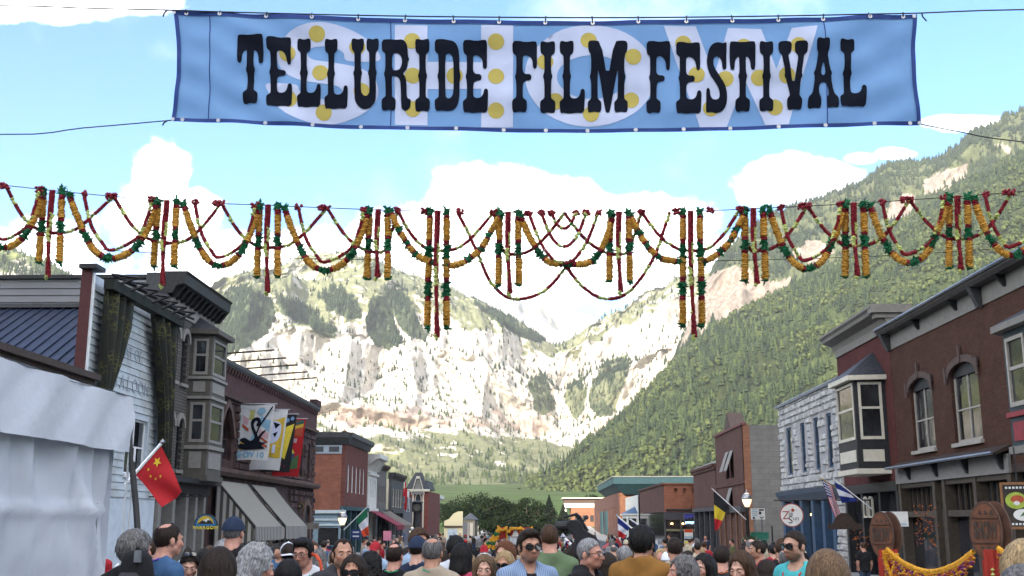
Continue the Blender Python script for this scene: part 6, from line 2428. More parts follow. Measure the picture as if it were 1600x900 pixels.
r, P = hung('white poster banner with black swirl drawing and blue lettering, nearest of four', 54.5, X0, 1.75, zt1, hb, m_cloth, art1)
for k, ch in enumerate('SHOW 10'):
	if ch == ' ':
		continue
	o = link('lettering', text_mesh(ch, .40, .004, bold=.016), m_pale, r)
	q = P(.15 + .115 * k + (.0 if k < 4 else -.02), .91, .03)
	o.location = q
	o.rotation_euler = (pi / 2, 0, 0)
art2 = [([(.22, .16), (.95, .12), (.95, .80), (.22, .84)], m_pgold), (smooth_path([(.40, .28), (.52, .20), (.70, .18), (.86, .24), (.88, .40), (.80, .52), (.62, .56), (.46, .50), (.36, .42)], 3), m_bwhite), ([(.42, .24), (.55, .18), (.5, .34)], m_bink), ([(.62, .20), (.84, .24), (.72, .32)], m_bink), ([(.44, .44), (.58, .48), (.46, .54)], m_bink), ([(.66, .40), (.80, .36), (.74, .46)], m_bink), ([(.70, .58), (.78, .58), (.80, .72), (.70, .72)], m_bwhite), ([(.38, .60), (.50, .58), (.46, .66)], m_bink)]
hung('white poster banner with gold panel and sketched animal, second of four', 57.2, X0, 1.8, at_y(430, 641, 57.2).z, hb * 1.12, m_cloth, art2, -.11)
art3 = [([(.45, .2), (.62, .2), (.62, .75), (.45, .72)], m_pyel), ([(.70, .22), (.96, .16), (.80, .78), (.58, .70)], m_pyel), (ell(.72, .1, .08, .04, 10), m_bblue), (ell(.88, .07, .06, .035, 10), m_bblue)] + [(ell(.62 + .1 * k, .84 + .03 * k, .02, .012, 8), f_red) for k in range(3)]
hung('black poster banner with bold yellow letter shapes, third of four', 59.6, X0, 1.75, at_y(455, 648, 59.6).z, hb * 1.12, f_blk, art3, -.10)
art4 = [([(.06, .02), (.95, .02), (.95, .08), (.06, .16)], m_pteal), ([(.06, .16), (.95, .08), (.95, .14), (.06, .26)], m_pgold), ([(.06, .26), (.95, .14), (.94, .3), (.06, .36)], m_prust), (rect(.5, .34, .8, .42), m_prose), ([(.42, .62), (.55, .4), (.78, .6)], m_pyel), ([(.42, .62), (.78, .6), (.74, .75), (.42, .8)], m_bluep), ([(.42, .8), (.92, .62), (.92, .86), (.42, .90)], m_pgreen), ([(.1, .86), (.4, .84), (.4, .9), (.1, .92)], m_pyel)]
hung('dark red poster banner with patchwork scene, farthest of four', 62.2, X0, 1.7, at_y(470, 655, 62.2).z, hb * 1.16, f_red, art4, -.10)


# ================================================================== shop signs and street signs
def disc_sign(name, label, c, rad, N, m_face, m_rim, thick=.08, arc=None, sy=1.0):
	"""round or part-round board, face along N (horizontal)"""
	N = Vector(N).normalized()
	U = Vector((0, 0, 1)).cross(N).normalized()
	F = Fr(Vector(c), U, N)
	r = thing(name, label, 'sign', tuple(c))
	n = 36
	pts = [(rad * cos(2 * pi * k / n), sy * rad * sin(2 * pi * k / n)) for k in range(n)] if not arc else [(rad * cos(pi * k / n), sy * rad * sin(pi * k / n)) for k in range(n + 1)]
	MB().prism([F.p(*p, -thick) for p in pts], N * thick).build('rim', m_rim, r)
	MB().prism([F.p(p[0] * .92, p[1] * .92, .002) for p in pts], N * .012).build('face', m_face, r)
	return r, F


m_sgnw = mat('sign_white', (.62, .61, .58), .6, .06, 5)
m_sgnred = mat('sign_red', (.30, .05, .03), .6, .1)
m_sgnblk = mat('sign_black', (.02, .02, .02), .6, .2)
# round shop sign
c = at_y(1237, 805, 50)
r, F = disc_sign('round_sign', 'round white shop sign with red and black lettering before the stone building', c, .52, (-.25, -1, 0), m_sgnw, m_sgnred)
text(r, 'Z', F, -.25, -.02, .016, .52, m_sgnred, ext=.003)
text(r, 'ia', F, -.04, .06, .016, .30, m_sgnblk, ext=.003)
text(r, 'S', F, -.06, -.22, .016, .46, m_sgnblk, ext=.003)
text(r, 'un', F, .18, -.14, .016, .28, m_sgnblk, ext=.003)
MB().poly([F.p(*p, .018) for p in ell(.06, .22, .075, .075, 14)]).build('sun_disc', m_sgnred, r)
for k in range(4):
	a = pi / 4 * (2 * k)
	mb = MB()
	F.box(mb, .06 + cos(a) * .14 - .03, .06 + cos(a) * .14 + .03, .22 + sin(a) * .14 - .008, .22 + sin(a) * .14 + .008, .014, .018)
	mb.build('sun_ray', m_sgnred, r)
MB().tube([F.p(0, .52, -.04), F.p(0, .66, -.04)], .02, 5).build('hanger', m_black, r)
MB().tube([F.p(-.75, .66, -.04), F.p(3.6, .66, -.9)], .028, 5).build('bracket', m_black, r)
# half-round shop sign with a mountain
c = at_y(321, 822, 42)
r, F = disc_sign('arched_sign', 'half-round shop sign with mountain, yellow sky and blue band', c, .46, (0, -1, 0), mat('sign_blue', (.03, .16, .34), .6, .1), m_sgnblk, arc=True)
MB().poly([F.p(.31 * cos(pi * k / 20), .08 + .31 * sin(pi * k / 20), .018) for k in range(21)]).build('sky_panel', m_pgold, r)
MB().poly([F.p(*p, .022) for p in ((-.31, .08), (.31, .08), (.2, .2), (.08, .30), (0, .24), (-.12, .22), (-.2, .16))]).build('mountain_panel', m_sgnblk, r)
MB().poly([F.p(*p, .026) for p in ((.0, .24), (.08, .30), (.18, .22), (.08, .22), (.03, .14), (-.02, .18), (-.12, .22))]).build('snow_panel', m_sgnw, r)
for k in range(12):
	a = pi * (k + .5) / 12
	MB().poly([F.p(.385 * cos(a) + .03 * cos(a + q), .385 * sin(a) + .03 * sin(a + q), .018) for q in (.5, 2, 3.6, 5.2)]).build('stud', m_sgnblk, r)
text(r, 'PARAGON', F, 0, -.06, .005, .17, m_pyel, ext=.006, spacing=1.25, bold=.006)
MB().tube([F.p(0, .45, -.04), F.p(0, 1.1, -.04)], .02, 5).build('hanger', m_black, r)
MB().tube([F.p(.0, 1.1, -.04), F.p(-5.6, 1.1, -.9)], .03, 5).build('bracket', m_black, r)


def board(name, label, px, py, Y, w, h, m, frame=None, post=None, N=(0, -1, 0), cat='sign', group=None, thick=.05):
	c = at_y(px, py, Y)
	Nn = Vector(N).normalized()
	U = Vector((0, 0, 1)).cross(Nn).normalized()
	F = Fr(c, U, Nn)
	r = thing(name, label, cat, tuple(c), group)
	mb = MB()
	F.box(mb, -w / 2, w / 2, -h / 2, h / 2, -thick, 0)
	mb.build('panel', m, r)
	if frame:
		mb = MB()
		ring(mb, F, [(-w / 2 - .03, -h / 2 - .03), (w / 2 + .03, -h / 2 - .03), (w / 2 + .03, h / 2 + .03), (-w / 2 - .03, h / 2 + .03)], [(-w / 2 + .03, -h / 2 + .03), (w / 2 - .03, -h / 2 + .03), (w / 2 - .03, h / 2 - .03), (-w / 2 + .03, h / 2 - .03)], -thick - .01, .02)
		mb.build('frame', frame, r)
	if post:
		MB().tube([(c.x, c.y + .08, gz(c.y)), (c.x, c.y + .08, c.z + (h / 2 if post == 'up' else -h / 2) * .9)], .03, 6).build('post', m_metal, r)
	return r, F


r, F = board('shop_sign', 'dark shop sign with purple peaks and white name on the orange brick shop', 1081, 811, 128, 1.75, 1.25, mat('sign_night', (.02, .02, .035), .5, .2), mat('purple_frame', (.12, .12, .22), .5))
MB().poly([F.p(*p, .006) for p in ((-.84, -.05), (-.84, .5), (.84, .5), (.84, -.05))]).build('sky_panel', mat('sign_violet', (.05, .05, .30), .5, .1), r)
MB().poly([F.p(*p, .012) for p in ((-.84, -.12), (.84, -.12), (.84, .05), (.55, .12), (.3, .0), (.1, .28), (-.1, .06), (-.3, .16), (-.5, .02), (-.84, .1))]).build('peak_panel', m_sgnblk, r)
text(r, 'patagonia', F, 0, -.35, .01, .40, mat('sign_lit', (.5, .75, .85), .5, .05, emit=(.4, .75, 1, .8)), ext=.004, bold=.01)
MB().tube([F.p(0, .63, -.03), F.p(0, 1.6, -.03)], .03, 5).build('hanger', m_black, r)
r, F = board('placard', 'small striped sale placard on a stick before the orange brick shop', 1076, 838, 60, .46, .72, m_sgnw, post='up')
for k, (za, zb, m) in enumerate(((.2, .36, f_org), (-.02, .16, m_sgnw), (-.08, .0, m_pale), (-.22, -.12, m_sgnblk), (-.36, -.26, m_pyel))):
	mb = MB()
	F.box(mb, -.22, .22, za, zb, .002, .01)
	mb.build('stripe', m, r)
r, F = board('parking_sign', 'left white parking sign on the grey block wall', 1179, 803, 57, .36, .56, m_sgnw, post='up', group='parking signs')
for k in range(4):
	mb = MB()
	F.box(mb, -.13, .13, .2 - k * .1, .235 - k * .1, .002, .006)
	mb.build('text_line', m_pale, r)
MB().poly([F.p(*p, .006) for p in ell(-.05, -.2, .06, .06, 12)]).build('symbol', m_bluep, r)
r, F = board('parking_sign', 'right white parking sign with dark arrow on the grey block wall', 1190, 803, 57, .34, .56, m_sgnw, post='up', group='parking signs')
mb = MB()
F.box(mb, -.13, .13, .16, .24, .002, .006)
F.box(mb, -.13, -.02, -.02, .12, .002, .006)
mb.build('text_line', m_sgnblk, r)
MB().poly([F.p(*p, .006) for p in ((-.14, -.14), (0, -.24), (.14, -.14), (.06, -.14), (0, -.19), (-.06, -.14))]).build('symbol', m_sgnblk, r)
m_stg = mat('street_green', (.03, .16, .11), .5, .1)
r, F = board('street_sign', 'green street sign beside the flower basket, upper of two', 1187, 837, 56.6, .85, .3, m_stg, m_stg, group='green street signs', N=(0, -1, 0))
r, F = board('street_sign', 'smaller green street sign below the upper one beside the basket', 1193, 847, 57.0, .35, .22, m_stg, group='green street signs')
mb = MB().tube([at_y(1206, 822, 57.2), Vector((at_y(1210, 900, 57.2).x, 57.2, gz(57)))], .04, 6)
tag(mb.build('sign_post', m_black), 'slim black post leaning by the grey block wall', 'post')
# hanging flower basket
c = at_y(1173, 846, LQ2.y - .1)
r = thing('flower_basket', 'hanging basket of green leaves and small white flowers on the lamp', 'flower basket', tuple(c))
MB().lathe([(.0, -.28), (.16, -.24), (.26, -.05), (.28, .0), (.0, .0)], tuple(c), 12).build('pot', m_dkbrown, r)
mb, mf = MB(), MB()
for k in range(420):
	d = Vector((random.gauss(0, 1), random.gauss(0, 1), random.gauss(0, .7)))
	d.normalize()
	p = c + Vector((d.x * .48, d.y * .48, d.z * .30 + .02)) * random.uniform(.5, 1)
	leafy(mb if k % 7 else mf, p, .07 if k % 7 else .04)
mb.build('foliage', mat('basket_leaf', (.05, .09, .03), .7, .4, 9, trans=.2), r)
mf.build('flowers', m_sgnw, r)
# snowboarder picture sign
r, F = board('picture_sign', 'white picture sign with a black leaping figure below the oriel', 1397, 811, 40, .95, .52, m_sgnw, N=(-.35, -1, 0))
MB().poly([F.p(*p, .006) for p in ((-.35, .22), (-.05, .24), (.02, .05), (.12, -.08), (.2, -.12), (.1, -.18), (-.02, -.14), (.02, -.02), (-.08, .1), (-.2, .16))]).build('figure', m_sgnblk, r)
MB().poly([F.p(*p, .004) for p in ((-.46, .24), (-.1, .25), (-.25, .05), (-.46, .1))]).build('sky_panel', m_pale, r)
mb = MB()
F.box(mb, .12, .42, -.2, -.16, .002, .005)
mb.build('text_line', m_pale, r)
# cafe menu board at right edge
r, F = board('menu_board', 'brown framed cafe board with painted dishes at the right edge', 1592, 790, 27, .72, 1.05, mat('chalkboard', (.035, .025, .02), .7, .3), mat('oak_frame', (.22, .10, .04), .5, .2, 8), N=(-.5, -1, 0))
mb = MB()
F.box(mb, -.32, .32, .37, .48, .002, .006)
F.box(mb, -.32, .32, -.49, -.39, .002, .006)
mb.build('text_band', m_sgnblk, r)
for k in range(7):
	for z in (.40, -.46):
		mb = MB()
		F.box(mb, -.27 + k * .08, -.22 + k * .08, z, z + .05, .008, .012)
		mb.build('text_mark', m_sgnw, r)
MB().poly([F.p(*p, .006) for p in ell(-.05, .12, .24, .2, 20)]).build('plate', mat('lime_plate', (.30, .38, .05), .6, .2), r)
MB().poly([F.p(*p, .010) for p in ell(-.02, .15, .15, .10, 14)]).build('food', m_prust, r)
MB().poly([F.p(*p, .012) for p in ell(-.04, .06, .07, .05, 12)]).build('cream', m_sgnw, r)
MB().poly([F.p(*p, .006) for p in ell(.08, -.22, .22, .14, 20)]).build('plate', m_sgnw, r)
MB().poly([F.p(*p, .010) for p in ((.0, -.26), (.2, -.2), (.12, -.12))]).build('food', m_pgreen, r)
MB().tube([F.p(0, .55, -.05), F.p(0, 1.4, -.05)], .02, 5).build('hanger', m_black, r)
# wooden bench-top sign with bear-like carving under the flags
r, F = board('carved_sign', 'dark carved wooden hanging sign under the striped flag', 1321, 823, 44, 1.35, .2, m_dkbrown)
MB().poly([F.p(*p, .01) for p in smooth_path([(-.5, .1), (-.4, .3), (-.2, .5), (.05, .52), (.25, .4), (.35, .2), (.55, .1)], 4)]).build('carving', m_dkbrown, r)
MB().tube([F.p(-.6, .1, -.03), F.p(-.6, 1.2, -.03)], .02, 5).build('hanger', m_black, r)
# left side street signs
r, F = board('blue_sign', 'dark blue street notice left of the green, white and red flag', 556, 835, 56, .48, .48, mat('notice_blue', (.015, .035, .14), .5, .1), post='up')
for z in (.08, -.12):
	mb = MB()
	F.box(mb, -.16, .16, z, z + .06, .002, .006)
	mb.build('text_line', m_sgnw, r)
r, F = board('blue_sign', 'smaller far dark blue street notice right of the pink placard', 627, 840, 90, .5, .55, mat('notice_blue', (.015, .035, .14), .5), post='up')
for z in (.08, -.12):
	mb = MB()
	F.box(mb, -.16, .16, z, z + .06, .002, .006)
	mb.build('text_line', m_sgnw, r)
board('pink_placard', 'plain pink placard held above the crowd on the left', 605, 837, 50, .36, .42, mat('pink_card', (.62, .22, .30), .7, .08), post='up')
r, F = board('number_board', 'grey hanging board marked 15 beside the striped awning', 487, 822, 64, .85, .35, m_grp)
text(r, '15', F, .2, 0, .003, .3, m_sgnblk, ext=.003)
c = at_y(463, 791, 69)
r, F = disc_sign('oval_sign', 'dark oval sign with gold lettering by the stone archway', c, .5, (.3, -1, 0), m_sgnblk, mat('gilt', (.25, .16, .03), .5, .2), sy=.55)
for k in range(6):
	mb = MB()
	F.box(mb, -.3 + k * .1, -.24 + k * .1, -.05, .06, .016, .02)
	mb.build('letter', mat('gilt_letter', (.40, .27, .05), .5), r)
# awnings of the further shops on the left
for (y0, y1, dep, m, lab) in ((98.5, 104, 2.6, mat('maroon_canvas', (.16, .012, .03), .8, .15, 3), 'maroon canvas awning below the narrow white facade'), (105, 113, 2.4, mat('shingle', (.13, .11, .09), .9, .35, 5, .5, 8), 'brown shingled awning beyond the maroon one')):
	r = thing('awning', lab, 'awning', (-HW, (y0 + y1) / 2, 1.5))
	p = FL.p
	MB().hexa([p(y0, 2.75, .05), p(y1, 2.75, .05), p(y1, 1.4, dep), p(y0, 1.4, dep), p(y0, 2.85, .05), p(y1, 2.85, .05), p(y1, 1.5, dep), p(y0, 1.5, dep)]).build('canopy', m, r)
	mb = MB()
	FL.box(mb, y0, y1, 1.1, 1.4, dep - .03, dep)
	mb.build('fringe', m, r)
r = thing('awning', 'red market canopy low on the right beside the blue, white and red flag', 'awning', tuple(at_y(960, 850, 60)))
a, c, d = at_y(944, 857, 60), at_y(966, 841, 60), at_y(975, 857, 60)
MB().prism([a, c, d], (0, 2.5, 0)).build('canopy', mat('red_canvas', (.32, .03, .03), .8, .12), r)
MB().tube([a, (a.x, a.y, gz(60))], .04, 5).build('post', m_metal, r)
MB().tube([d, (d.x, d.y, gz(60))], .04, 5).build('post', m_metal, r)
# red pennants on the grey front, left
for (px, py, Yh, w, h, m, lab) in ((630, 780, 126, .9, 2.4, f_red, 'red hanging banner on the grey front left of the slate tower'), (636, 781, 129, .5, 2.0, m_cloth, 'narrow white hanging banner right beside the red one')):
	c = at_y(px, py, Yh)
	r = thing('hanging_banner', lab, 'banner', tuple(c))
	VV = [(c.x - w / 2 + w * a / 4, Yh + .05 * sin(a * 1.5 + b_), c.z + h / 2 - h * b_ / 5) for b_ in range(6) for a in range(5)]
	link('cloth', mesh_np('cloth', np.array(VV), [(b_ * 5 + a, b_ * 5 + a + 1, b_ * 5 + a + 6, b_ * 5 + a + 5) for b_ in range(5) for a in range(4)], smooth=True), m, r)
	MB().tube([(-HW - .1, Yh, c.z + h / 2 + .04), (c.x + w / 2 + .1, Yh, c.z + h / 2 + .04)], .04, 5).build('rod', m_black, r)
flag('red flag on the roof left of the slate tower', 125, ((627, 748), (627, 762)), ((631, 762), (628, 768)), [f_red], ((627, 772), (627, 746)))
flag('dark striped flag on the roof right beside the red rooftop flag', 126, ((632, 744), (632, 756)), ((635, 758), (633, 766)), [f_blu, f_red], ((632, 772), (632, 742)))
# dark street clock before the tower house
c = at_y(652, 800, 95)
r = thing('street_clock', 'tall black post clock standing before the slate tower house', 'clock', (c.x, 95, gz(95)))
MB().lathe([(0, gz(95)), (.5, gz(95)), (.42, gz(95) + 1.6), (.3, c.z - .3), (.34, c.z), (0, c.z)], (c.x, 95, 0), 10).build('post', m_black, r)
MB().box(c.x - .42, 94.7, c.z, c.x + .42, 95.3, c.z + .75).build('case', m_black, r, bevel=.05)
MB().lathe([(0, .0), (.3, .0), (.3, -.02), (0, -.02)], (c.x, 94.69, c.z + .38), 16, 'y').build('dial', m_taupe, r)
MB().lathe([(.5, c.z + .75), (.5, c.z + .85), (.0, c.z + 1.0)], (c.x, 95, 0), 8).build('hood', m_black, r)

# ================================================================== decorated gate at the end of the street crowd
r = thing('festival_gate', 'red and yellow garlanded festival gate with white emblem over the far crowd', 'gate', tuple(at_y(800, 870, 46)))
Yg = 46.0
m_gred2 = mat('gate_red', (.34, .03, .02), .7, .15)
m_gyel = mat('gate_yellow', (.56, .28, .02), .7, .2, 9)
for (pa, pb, pt, pbm) in ((779, 791, 824, 851), (797, 814, 825, 838), (814, 831, 824, 838)):
	a, c = at_y(pa, pt, Yg), at_y(pb, pbm, Yg)
	MB().box(a.x, Yg, c.z, c.x, Yg + .25, a.z).build('panel', m_gred2, r)
for (pa, pb, z1, z2) in ((777, 779, 821, 858), (791, 793, 822, 860), (812, 814, 822, 860), (831, 833, 822, 858)):
	a, c = at_y(pa, z1, Yg), at_y(pb, z2, Yg)
	MB().box(a.x, Yg - .1, gz(Yg), c.x, Yg, a.z).build('post', m_gyel, r)
for (x0, x1, y0, dp) in ((779, 791, 824, 5), (797, 813, 826, 0), (814, 831, 825, 5), (791, 797, 828, 4)):
	mb = MB()
	pts = [at_y(x0 + (x1 - x0) * k / 10, y0 + dp * sin(pi * k / 10), Yg - .15) for k in range(11)]
	for (c, d, f) in resample(pts, .035):
		ruffle(mb, c, d, .07, 6)
	mb.build('garland', m_gyel, r)
e = at_y(805.5, 833, Yg - .03)
MB().poly([(e.x + x * .2, Yg - .03, e.z + z * .2) for x, z in ((-.7, -.7), (.7, -.7), (.8, -.4), (.55, -.35), (.6, 0), (.4, .05), (.4, .4), (.15, .5), (0, 1.0), (-.15, .5), (-.4, .4), (-.4, .05), (-.6, 0), (-.55, -.35), (-.8, -.4))]).build('emblem', m_sgnw, r)
for k, (x1, y1) in enumerate(((752, 858), (760, 860), (770, 860))):
	mbs = {'y': MB(), 'g': MB()}
	pts = [at_y(779 + (x1 - 779) * t_ / 8, 828 + (y1 - 828) * t_ / 8 + 3 * sin(pi * t_ / 8), Yg - .3) for t_ in range(9)]
	for (c, d, f) in resample(pts, .05):
		ruffle(mbs['g' if int(f * 7) % 3 == 1 else 'y'], c, d, .10, 6)
	mbs['y'].build('streamer', m_gyel, r)
	mbs['g'].build('streamer_leaves', m_ggrn, r)
a, c = at_y(797, 839, Yg), at_y(814, 852, Yg)
MB().box(a.x, Yg + .02, c.z, c.x, Yg + .2, a.z).build('lower_panel', mat('gate_white', (.5, .52, .55), .7, .25, 12), r)

# ================================================================== wooden show signs with swags on the right
m_cwood = mat('carved_wood', (.12, .042, .018), .6, .35, 5, .3, 12)
m_cwood2 = mat('carved_wood_edge', (.075, .032, .018), .6, .3, 6)
m_skirt = mat('red_skirt', (.30, .022, .012), .75, .25, 7, stretch=(8, 8, .6))
SGN = []
for k, (px, py, Y, hh, lab) in enumerate(((1377, 836, 21.5, .44, 'carved oval wooden show sign nearer the blue shopfront, left of two'), (1540, 830, 18.5, .49, 'larger carved oval wooden show sign before the dark shopfront, right of two'))):
	c = at_y(px, py, Y)
	N = Vector((-.93, -.36, 0)).normalized()
	N = Vector((-.60, -.80, 0)).normalized()
	U = Vector((0, 0, 1)).cross(N).normalized()
	F = Fr(c, U, N)
	r = thing('oval_show_sign', lab, 'sign', (c.x, c.y, gz(Y)), 'carved oval show signs')
	wx = hh * .52
	n = 32
	for j, off in enumerate((0.0, -.16)):
		pts = [(wx * cos(2 * pi * q / n) + (0 if j == 0 else .10), hh * sin(2 * pi * q / n)) for q in range(n)]
		MB().prism([F.p(*p, off - .07) for p in pts], N * .07).build('disc', m_cwood2, r, smooth=False)
	inn = [(wx * .86 * cos(2 * pi * q / n), hh * .9 * sin(2 * pi * q / n)) for q in range(n)]
	MB().poly([F.p(*p, .004) for p in inn]).build('face', m_cwood, r)
	for z in (hh * .42, -hh * .40):
		mb = MB()
		F.box(mb, -wx * .80, wx * .80, z, z + .035, .005, .03)
		mb.build('rail', m_cwood2, r)
	text(r, 'SHOW', F, 0, 0.0, .008, hh * .62, m_dkbrown, ext=.008, bold=.012).scale = (.40, 1.25, 1)
	for j in range(3):
		MB().poly([F.p(*p, .012) for p in ((-.10 + j * .09, -hh * .5), (-.03 + j * .09, -hh * .5), (-.065 + j * .09, -hh * .68))]).build('carving', m_dkbrown, r)
		MB().poly([F.p(*p, .012) for p in ((-.10 + j * .09, hh * .55), (-.03 + j * .09, hh * .55), (-.065 + j * .09, hh * .72))]).build('carving', m_dkbrown, r)
	# skirted post
	cx, cy = c.x + .12, c.y + .05
	pts2 = []
	for q in range(28):
		a = 2 * pi * q / 28
		rr = .17 + .02 * (q % 2)
		pts2.append((cx + rr * cos(a), cy + rr * sin(a), gz(Y)))
	MB().prism(pts2, (0, 0, c.z - hh * .6 - gz(Y))).build('skirt', m_skirt, r)
	for s_ in (-.12, .10):
		for j in range(4):
			MB().lathe([(0, -.035), (.035, 0), (0, .035)], (cx + s_, cy - .19, c.z - hh - .12 - j * .075), 6).build('bead', m_glime, r)
	SGN.append(c)


def swag(label, pts, fringe=True):
	r = thing('orange_swag', label, 'garland', tuple(pts[0]), 'orange swags between the show signs')
	sp_ = smooth_path([tuple(p) for p in pts], 8)
	mb, m2, m3 = MB(), MB(), MB()
	for (c, d, f) in resample(sp_, .022):
		ruffle(mb, c, d, .042, 8)
		ruffle(mb, c + Vector((0, 0, -.035)), d, .036, 8)
		if fringe:
			dep = .10 + .10 * abs(sin(f * 9))
			for q in range(3):
				(m3 if random.random() < .25 else (mb if random.random() < .5 else m2)).lathe([(0, -.03), (.035, 0), (0, .03)], tuple(c + Vector((random.uniform(-.02, .02), random.uniform(-.03, .03), -.06 - dep * random.random()))), 5)
	tag(mb.build('marigold_rope', m_gyel, r), kind='stuff')
	tag(m2.build('orange_fringe', mat('orange_fringe', (.42, .10, .02), .7, .25, 9), r), kind='stuff')
	tag(m3.build('purple_fringe', mat('purple_fringe', (.14, .02, .12), .7, .2, 9), r), kind='stuff')


m1 = at_y(1386, 858, 21.3)
e1 = at_y(1520, 862, 18.6)
mid = at_y(1452, 893, 20.0)
swag('orange marigold swag slung between the two oval show signs', [m1, at_y(1412, 879, 20.8), mid, at_y(1492, 882, 19.2), e1])
swag('orange marigold swag running off the right edge of the view', [at_y(1560, 857, 18.3), at_y(1585, 874, 17.6), at_y(1620, 890, 17.0), at_y(1660, 885, 16.4)])
swag('orange marigold swag hanging left of the left oval sign', [at_y(1381, 862, 21.4), at_y(1385, 880, 21.3), at_y(1392, 897, 21.2), at_y(1399, 880, 21.1), at_y(1402, 866, 21.1)])
# warm hanging things inside the right shop: orange leaf display
for k, (px, py, Y) in enumerate(((1345, 857, 50.5), (1448, 830, 38.8))):
	c = at_y(px, py, Y)
	r = thing('leaf_display', ('autumn leaf garland display in the shop window beside the stone pier', 'strings of orange leaves inside the glazed dark shopfront')[k], 'display', tuple(c))
	mb = MB()
	for q in range(70):
		leafy(mb, c + Vector((random.uniform(-.35, .35), random.uniform(-.3, .3), random.uniform(-.7, .9))), .07)
	mb.build('leaves', mat('autumn_leaf', (.36, .10, .025), .7, .3, 9), r)
	MB().tube([c + Vector((0, 0, 1.0)), c + Vector((0, 0, -.8))], .01, 4).build('cord', m_black, r)

# ================================================================== trees at the end of the street
def tree(label, px, py_top, Y, wid, X=None, kind='leaf', seed=0, group='dark trees at the end of the street'):
	rr = random.Random(seed)
	top = at_y(px, py_top, Y)
	z0 = gz(Y) - .1
	H = top.z - z0
	r = thing('street_tree', label, 'tree', (top.x, Y, z0), group)
	cx = top.x
	mb = MB().tube([(cx, Y, z0), (cx + .1, Y, z0 + H * .3), (cx - .1, Y, z0 + H * .6), (cx, Y, z0 + H * .85)], [.28, .22, .13, .04], 7)
	for k in range(6):
		a = rr.uniform(0, 6.28)
		zb = z0 + H * rr.uniform(.25, .55)
		mb.tube([(cx, Y, zb), (cx + wid * .25 * cos(a), Y + wid * .25 * sin(a), zb + H * .14), (cx + wid * .42 * cos(a), Y + wid * .42 * sin(a), zb + H * .25)], [.12, .07, .03], 5)
	mb.build('trunk', mat('bark', (.05, .04, .03), .9, .3, 5, .4), r)
	gen = np.random.default_rng(seed)
	n = 4200
	if kind == 'leaf':
		# clumps spread through an irregular crown
		nc_ = 40
		th = gen.uniform(0, 2 * pi, nc_)
		hh = gen.uniform(.18, .95, nc_)
		prof = np.sin(np.clip(hh, 0, 1) ** .8 * pi) ** .6
		rad = wid / 2 * prof * gen.uniform(.25, .95, nc_)
		cc = np.stack([cx + rad * np.cos(th), Y + rad * np.sin(th), z0 + H * hh], 1)
		cr = wid * gen.uniform(.07, .17, nc_)
		i2 = gen.integers(0, nc_, n)
		d = gen.normal(size=(n, 3))
		d /= np.linalg.norm(d, axis=1)[:, None]
		P = cc[i2] + d * (cr[i2] * gen.uniform(.55, 1.05, n))[:, None] * np.array([1, 1, .8])
		P[:, 2] = z0 + (P[:, 2] - z0) * H / max(H, (P[:, 2] - z0).max())
		s = gen.uniform(.14, .30, n)
	else:
		hh = gen.uniform(.05, 1, n) ** 1.3
		tier = np.abs(((hh * 13) % 1) - .5) * .5 + .75
		rad = wid / 2 * (1 - hh) * tier * gen.uniform(.35, 1.05, n)
		th = gen.uniform(0, 2 * pi, n)
		P = np.stack([cx + rad * np.cos(th), Y + rad * np.sin(th), z0 + H * hh - rad * .2], 1)
		s = gen.uniform(.12, .26, n)
	a = gen.normal(size=(n, 3))
	a /= np.linalg.norm(a, axis=1)[:, None]
	b_ = np.cross(a, gen.normal(size=(n, 3)))
	b_ /= np.linalg.norm(b_, axis=1)[:, None]
	q = np.stack([P + a * s[:, None], P + b_ * (s * .6)[:, None], P - a * s[:, None], P - b_ * (s * .6)[:, None]], 1).reshape(-1, 3)
	me = mesh_np('crown', q, np.arange(n * 4).reshape(n, 4))
	set_attr(me, 'tint', np.repeat(np.clip(gen.normal(.35, .2, n), 0, 1), 4))
	link('crown', me, m_tree if kind == 'leaf' else m_spruce, r)


m_tree = leaf_mat('tree_leaf', [(0, (.006, .011, .005)), (.5, (.014, .024, .008)), (1, (.032, .046, .015))], .2)
m_spruce = leaf_mat('spruce_leaf', [(0, (.010, .016, .011)), (.5, (.018, .027, .018)), (1, (.035, .045, .03))], .1)
TREES = [(703, 782, 330, 14, 'leaf', 'small round tree between the slate tower and the big dark clump'), (745, 768, 250, 17, 'leaf', 'largest dark cottonwood, left of the clump'), (772, 776, 255, 15, 'leaf', 'dark cottonwood second from left in the clump'),
		 (728, 786, 245, 12, 'leaf', 'low dark tree beside the tan gabled hall'), (797, 784, 262, 11, 'leaf', 'narrow dark tree right of the big cottonwoods'), (823, 777, 250, 11, 'leaf', 'mid-green rounded tree in the middle of the row'),
		 (843, 782, 270, 8, 'leaf', 'slim tree between the rounded tree and the dark spruce'), (858, 774, 250, 8.5, 'spruce', 'dark blue-green spruce, tallest conifer in the row'), (880, 788, 265, 7, 'spruce', 'smaller dark spruce right of the tallest conifer'),
		 (900, 782, 360, 9, 'leaf', 'dark tree behind the low brick lodge'), (808, 800, 240, 8, 'leaf', 'low bushy tree behind the festival gate'), (870, 812, 230, 8, 'leaf', 'low bushy tree behind the black video camera'), (780, 806, 235, 9, 'leaf', 'low dark tree left of the festival gate'),
		 (925, 772, 420, 12, 'leaf', 'distant dark tree beside the long brick building'), (840, 812, 225, 8, 'leaf', 'low bush-like tree right of the festival gate')]
for k, (px, py, Y, w, kd, lab) in enumerate(TREES):
	tree(lab, px, py, Y, w, kind=kd, seed=k + 3)
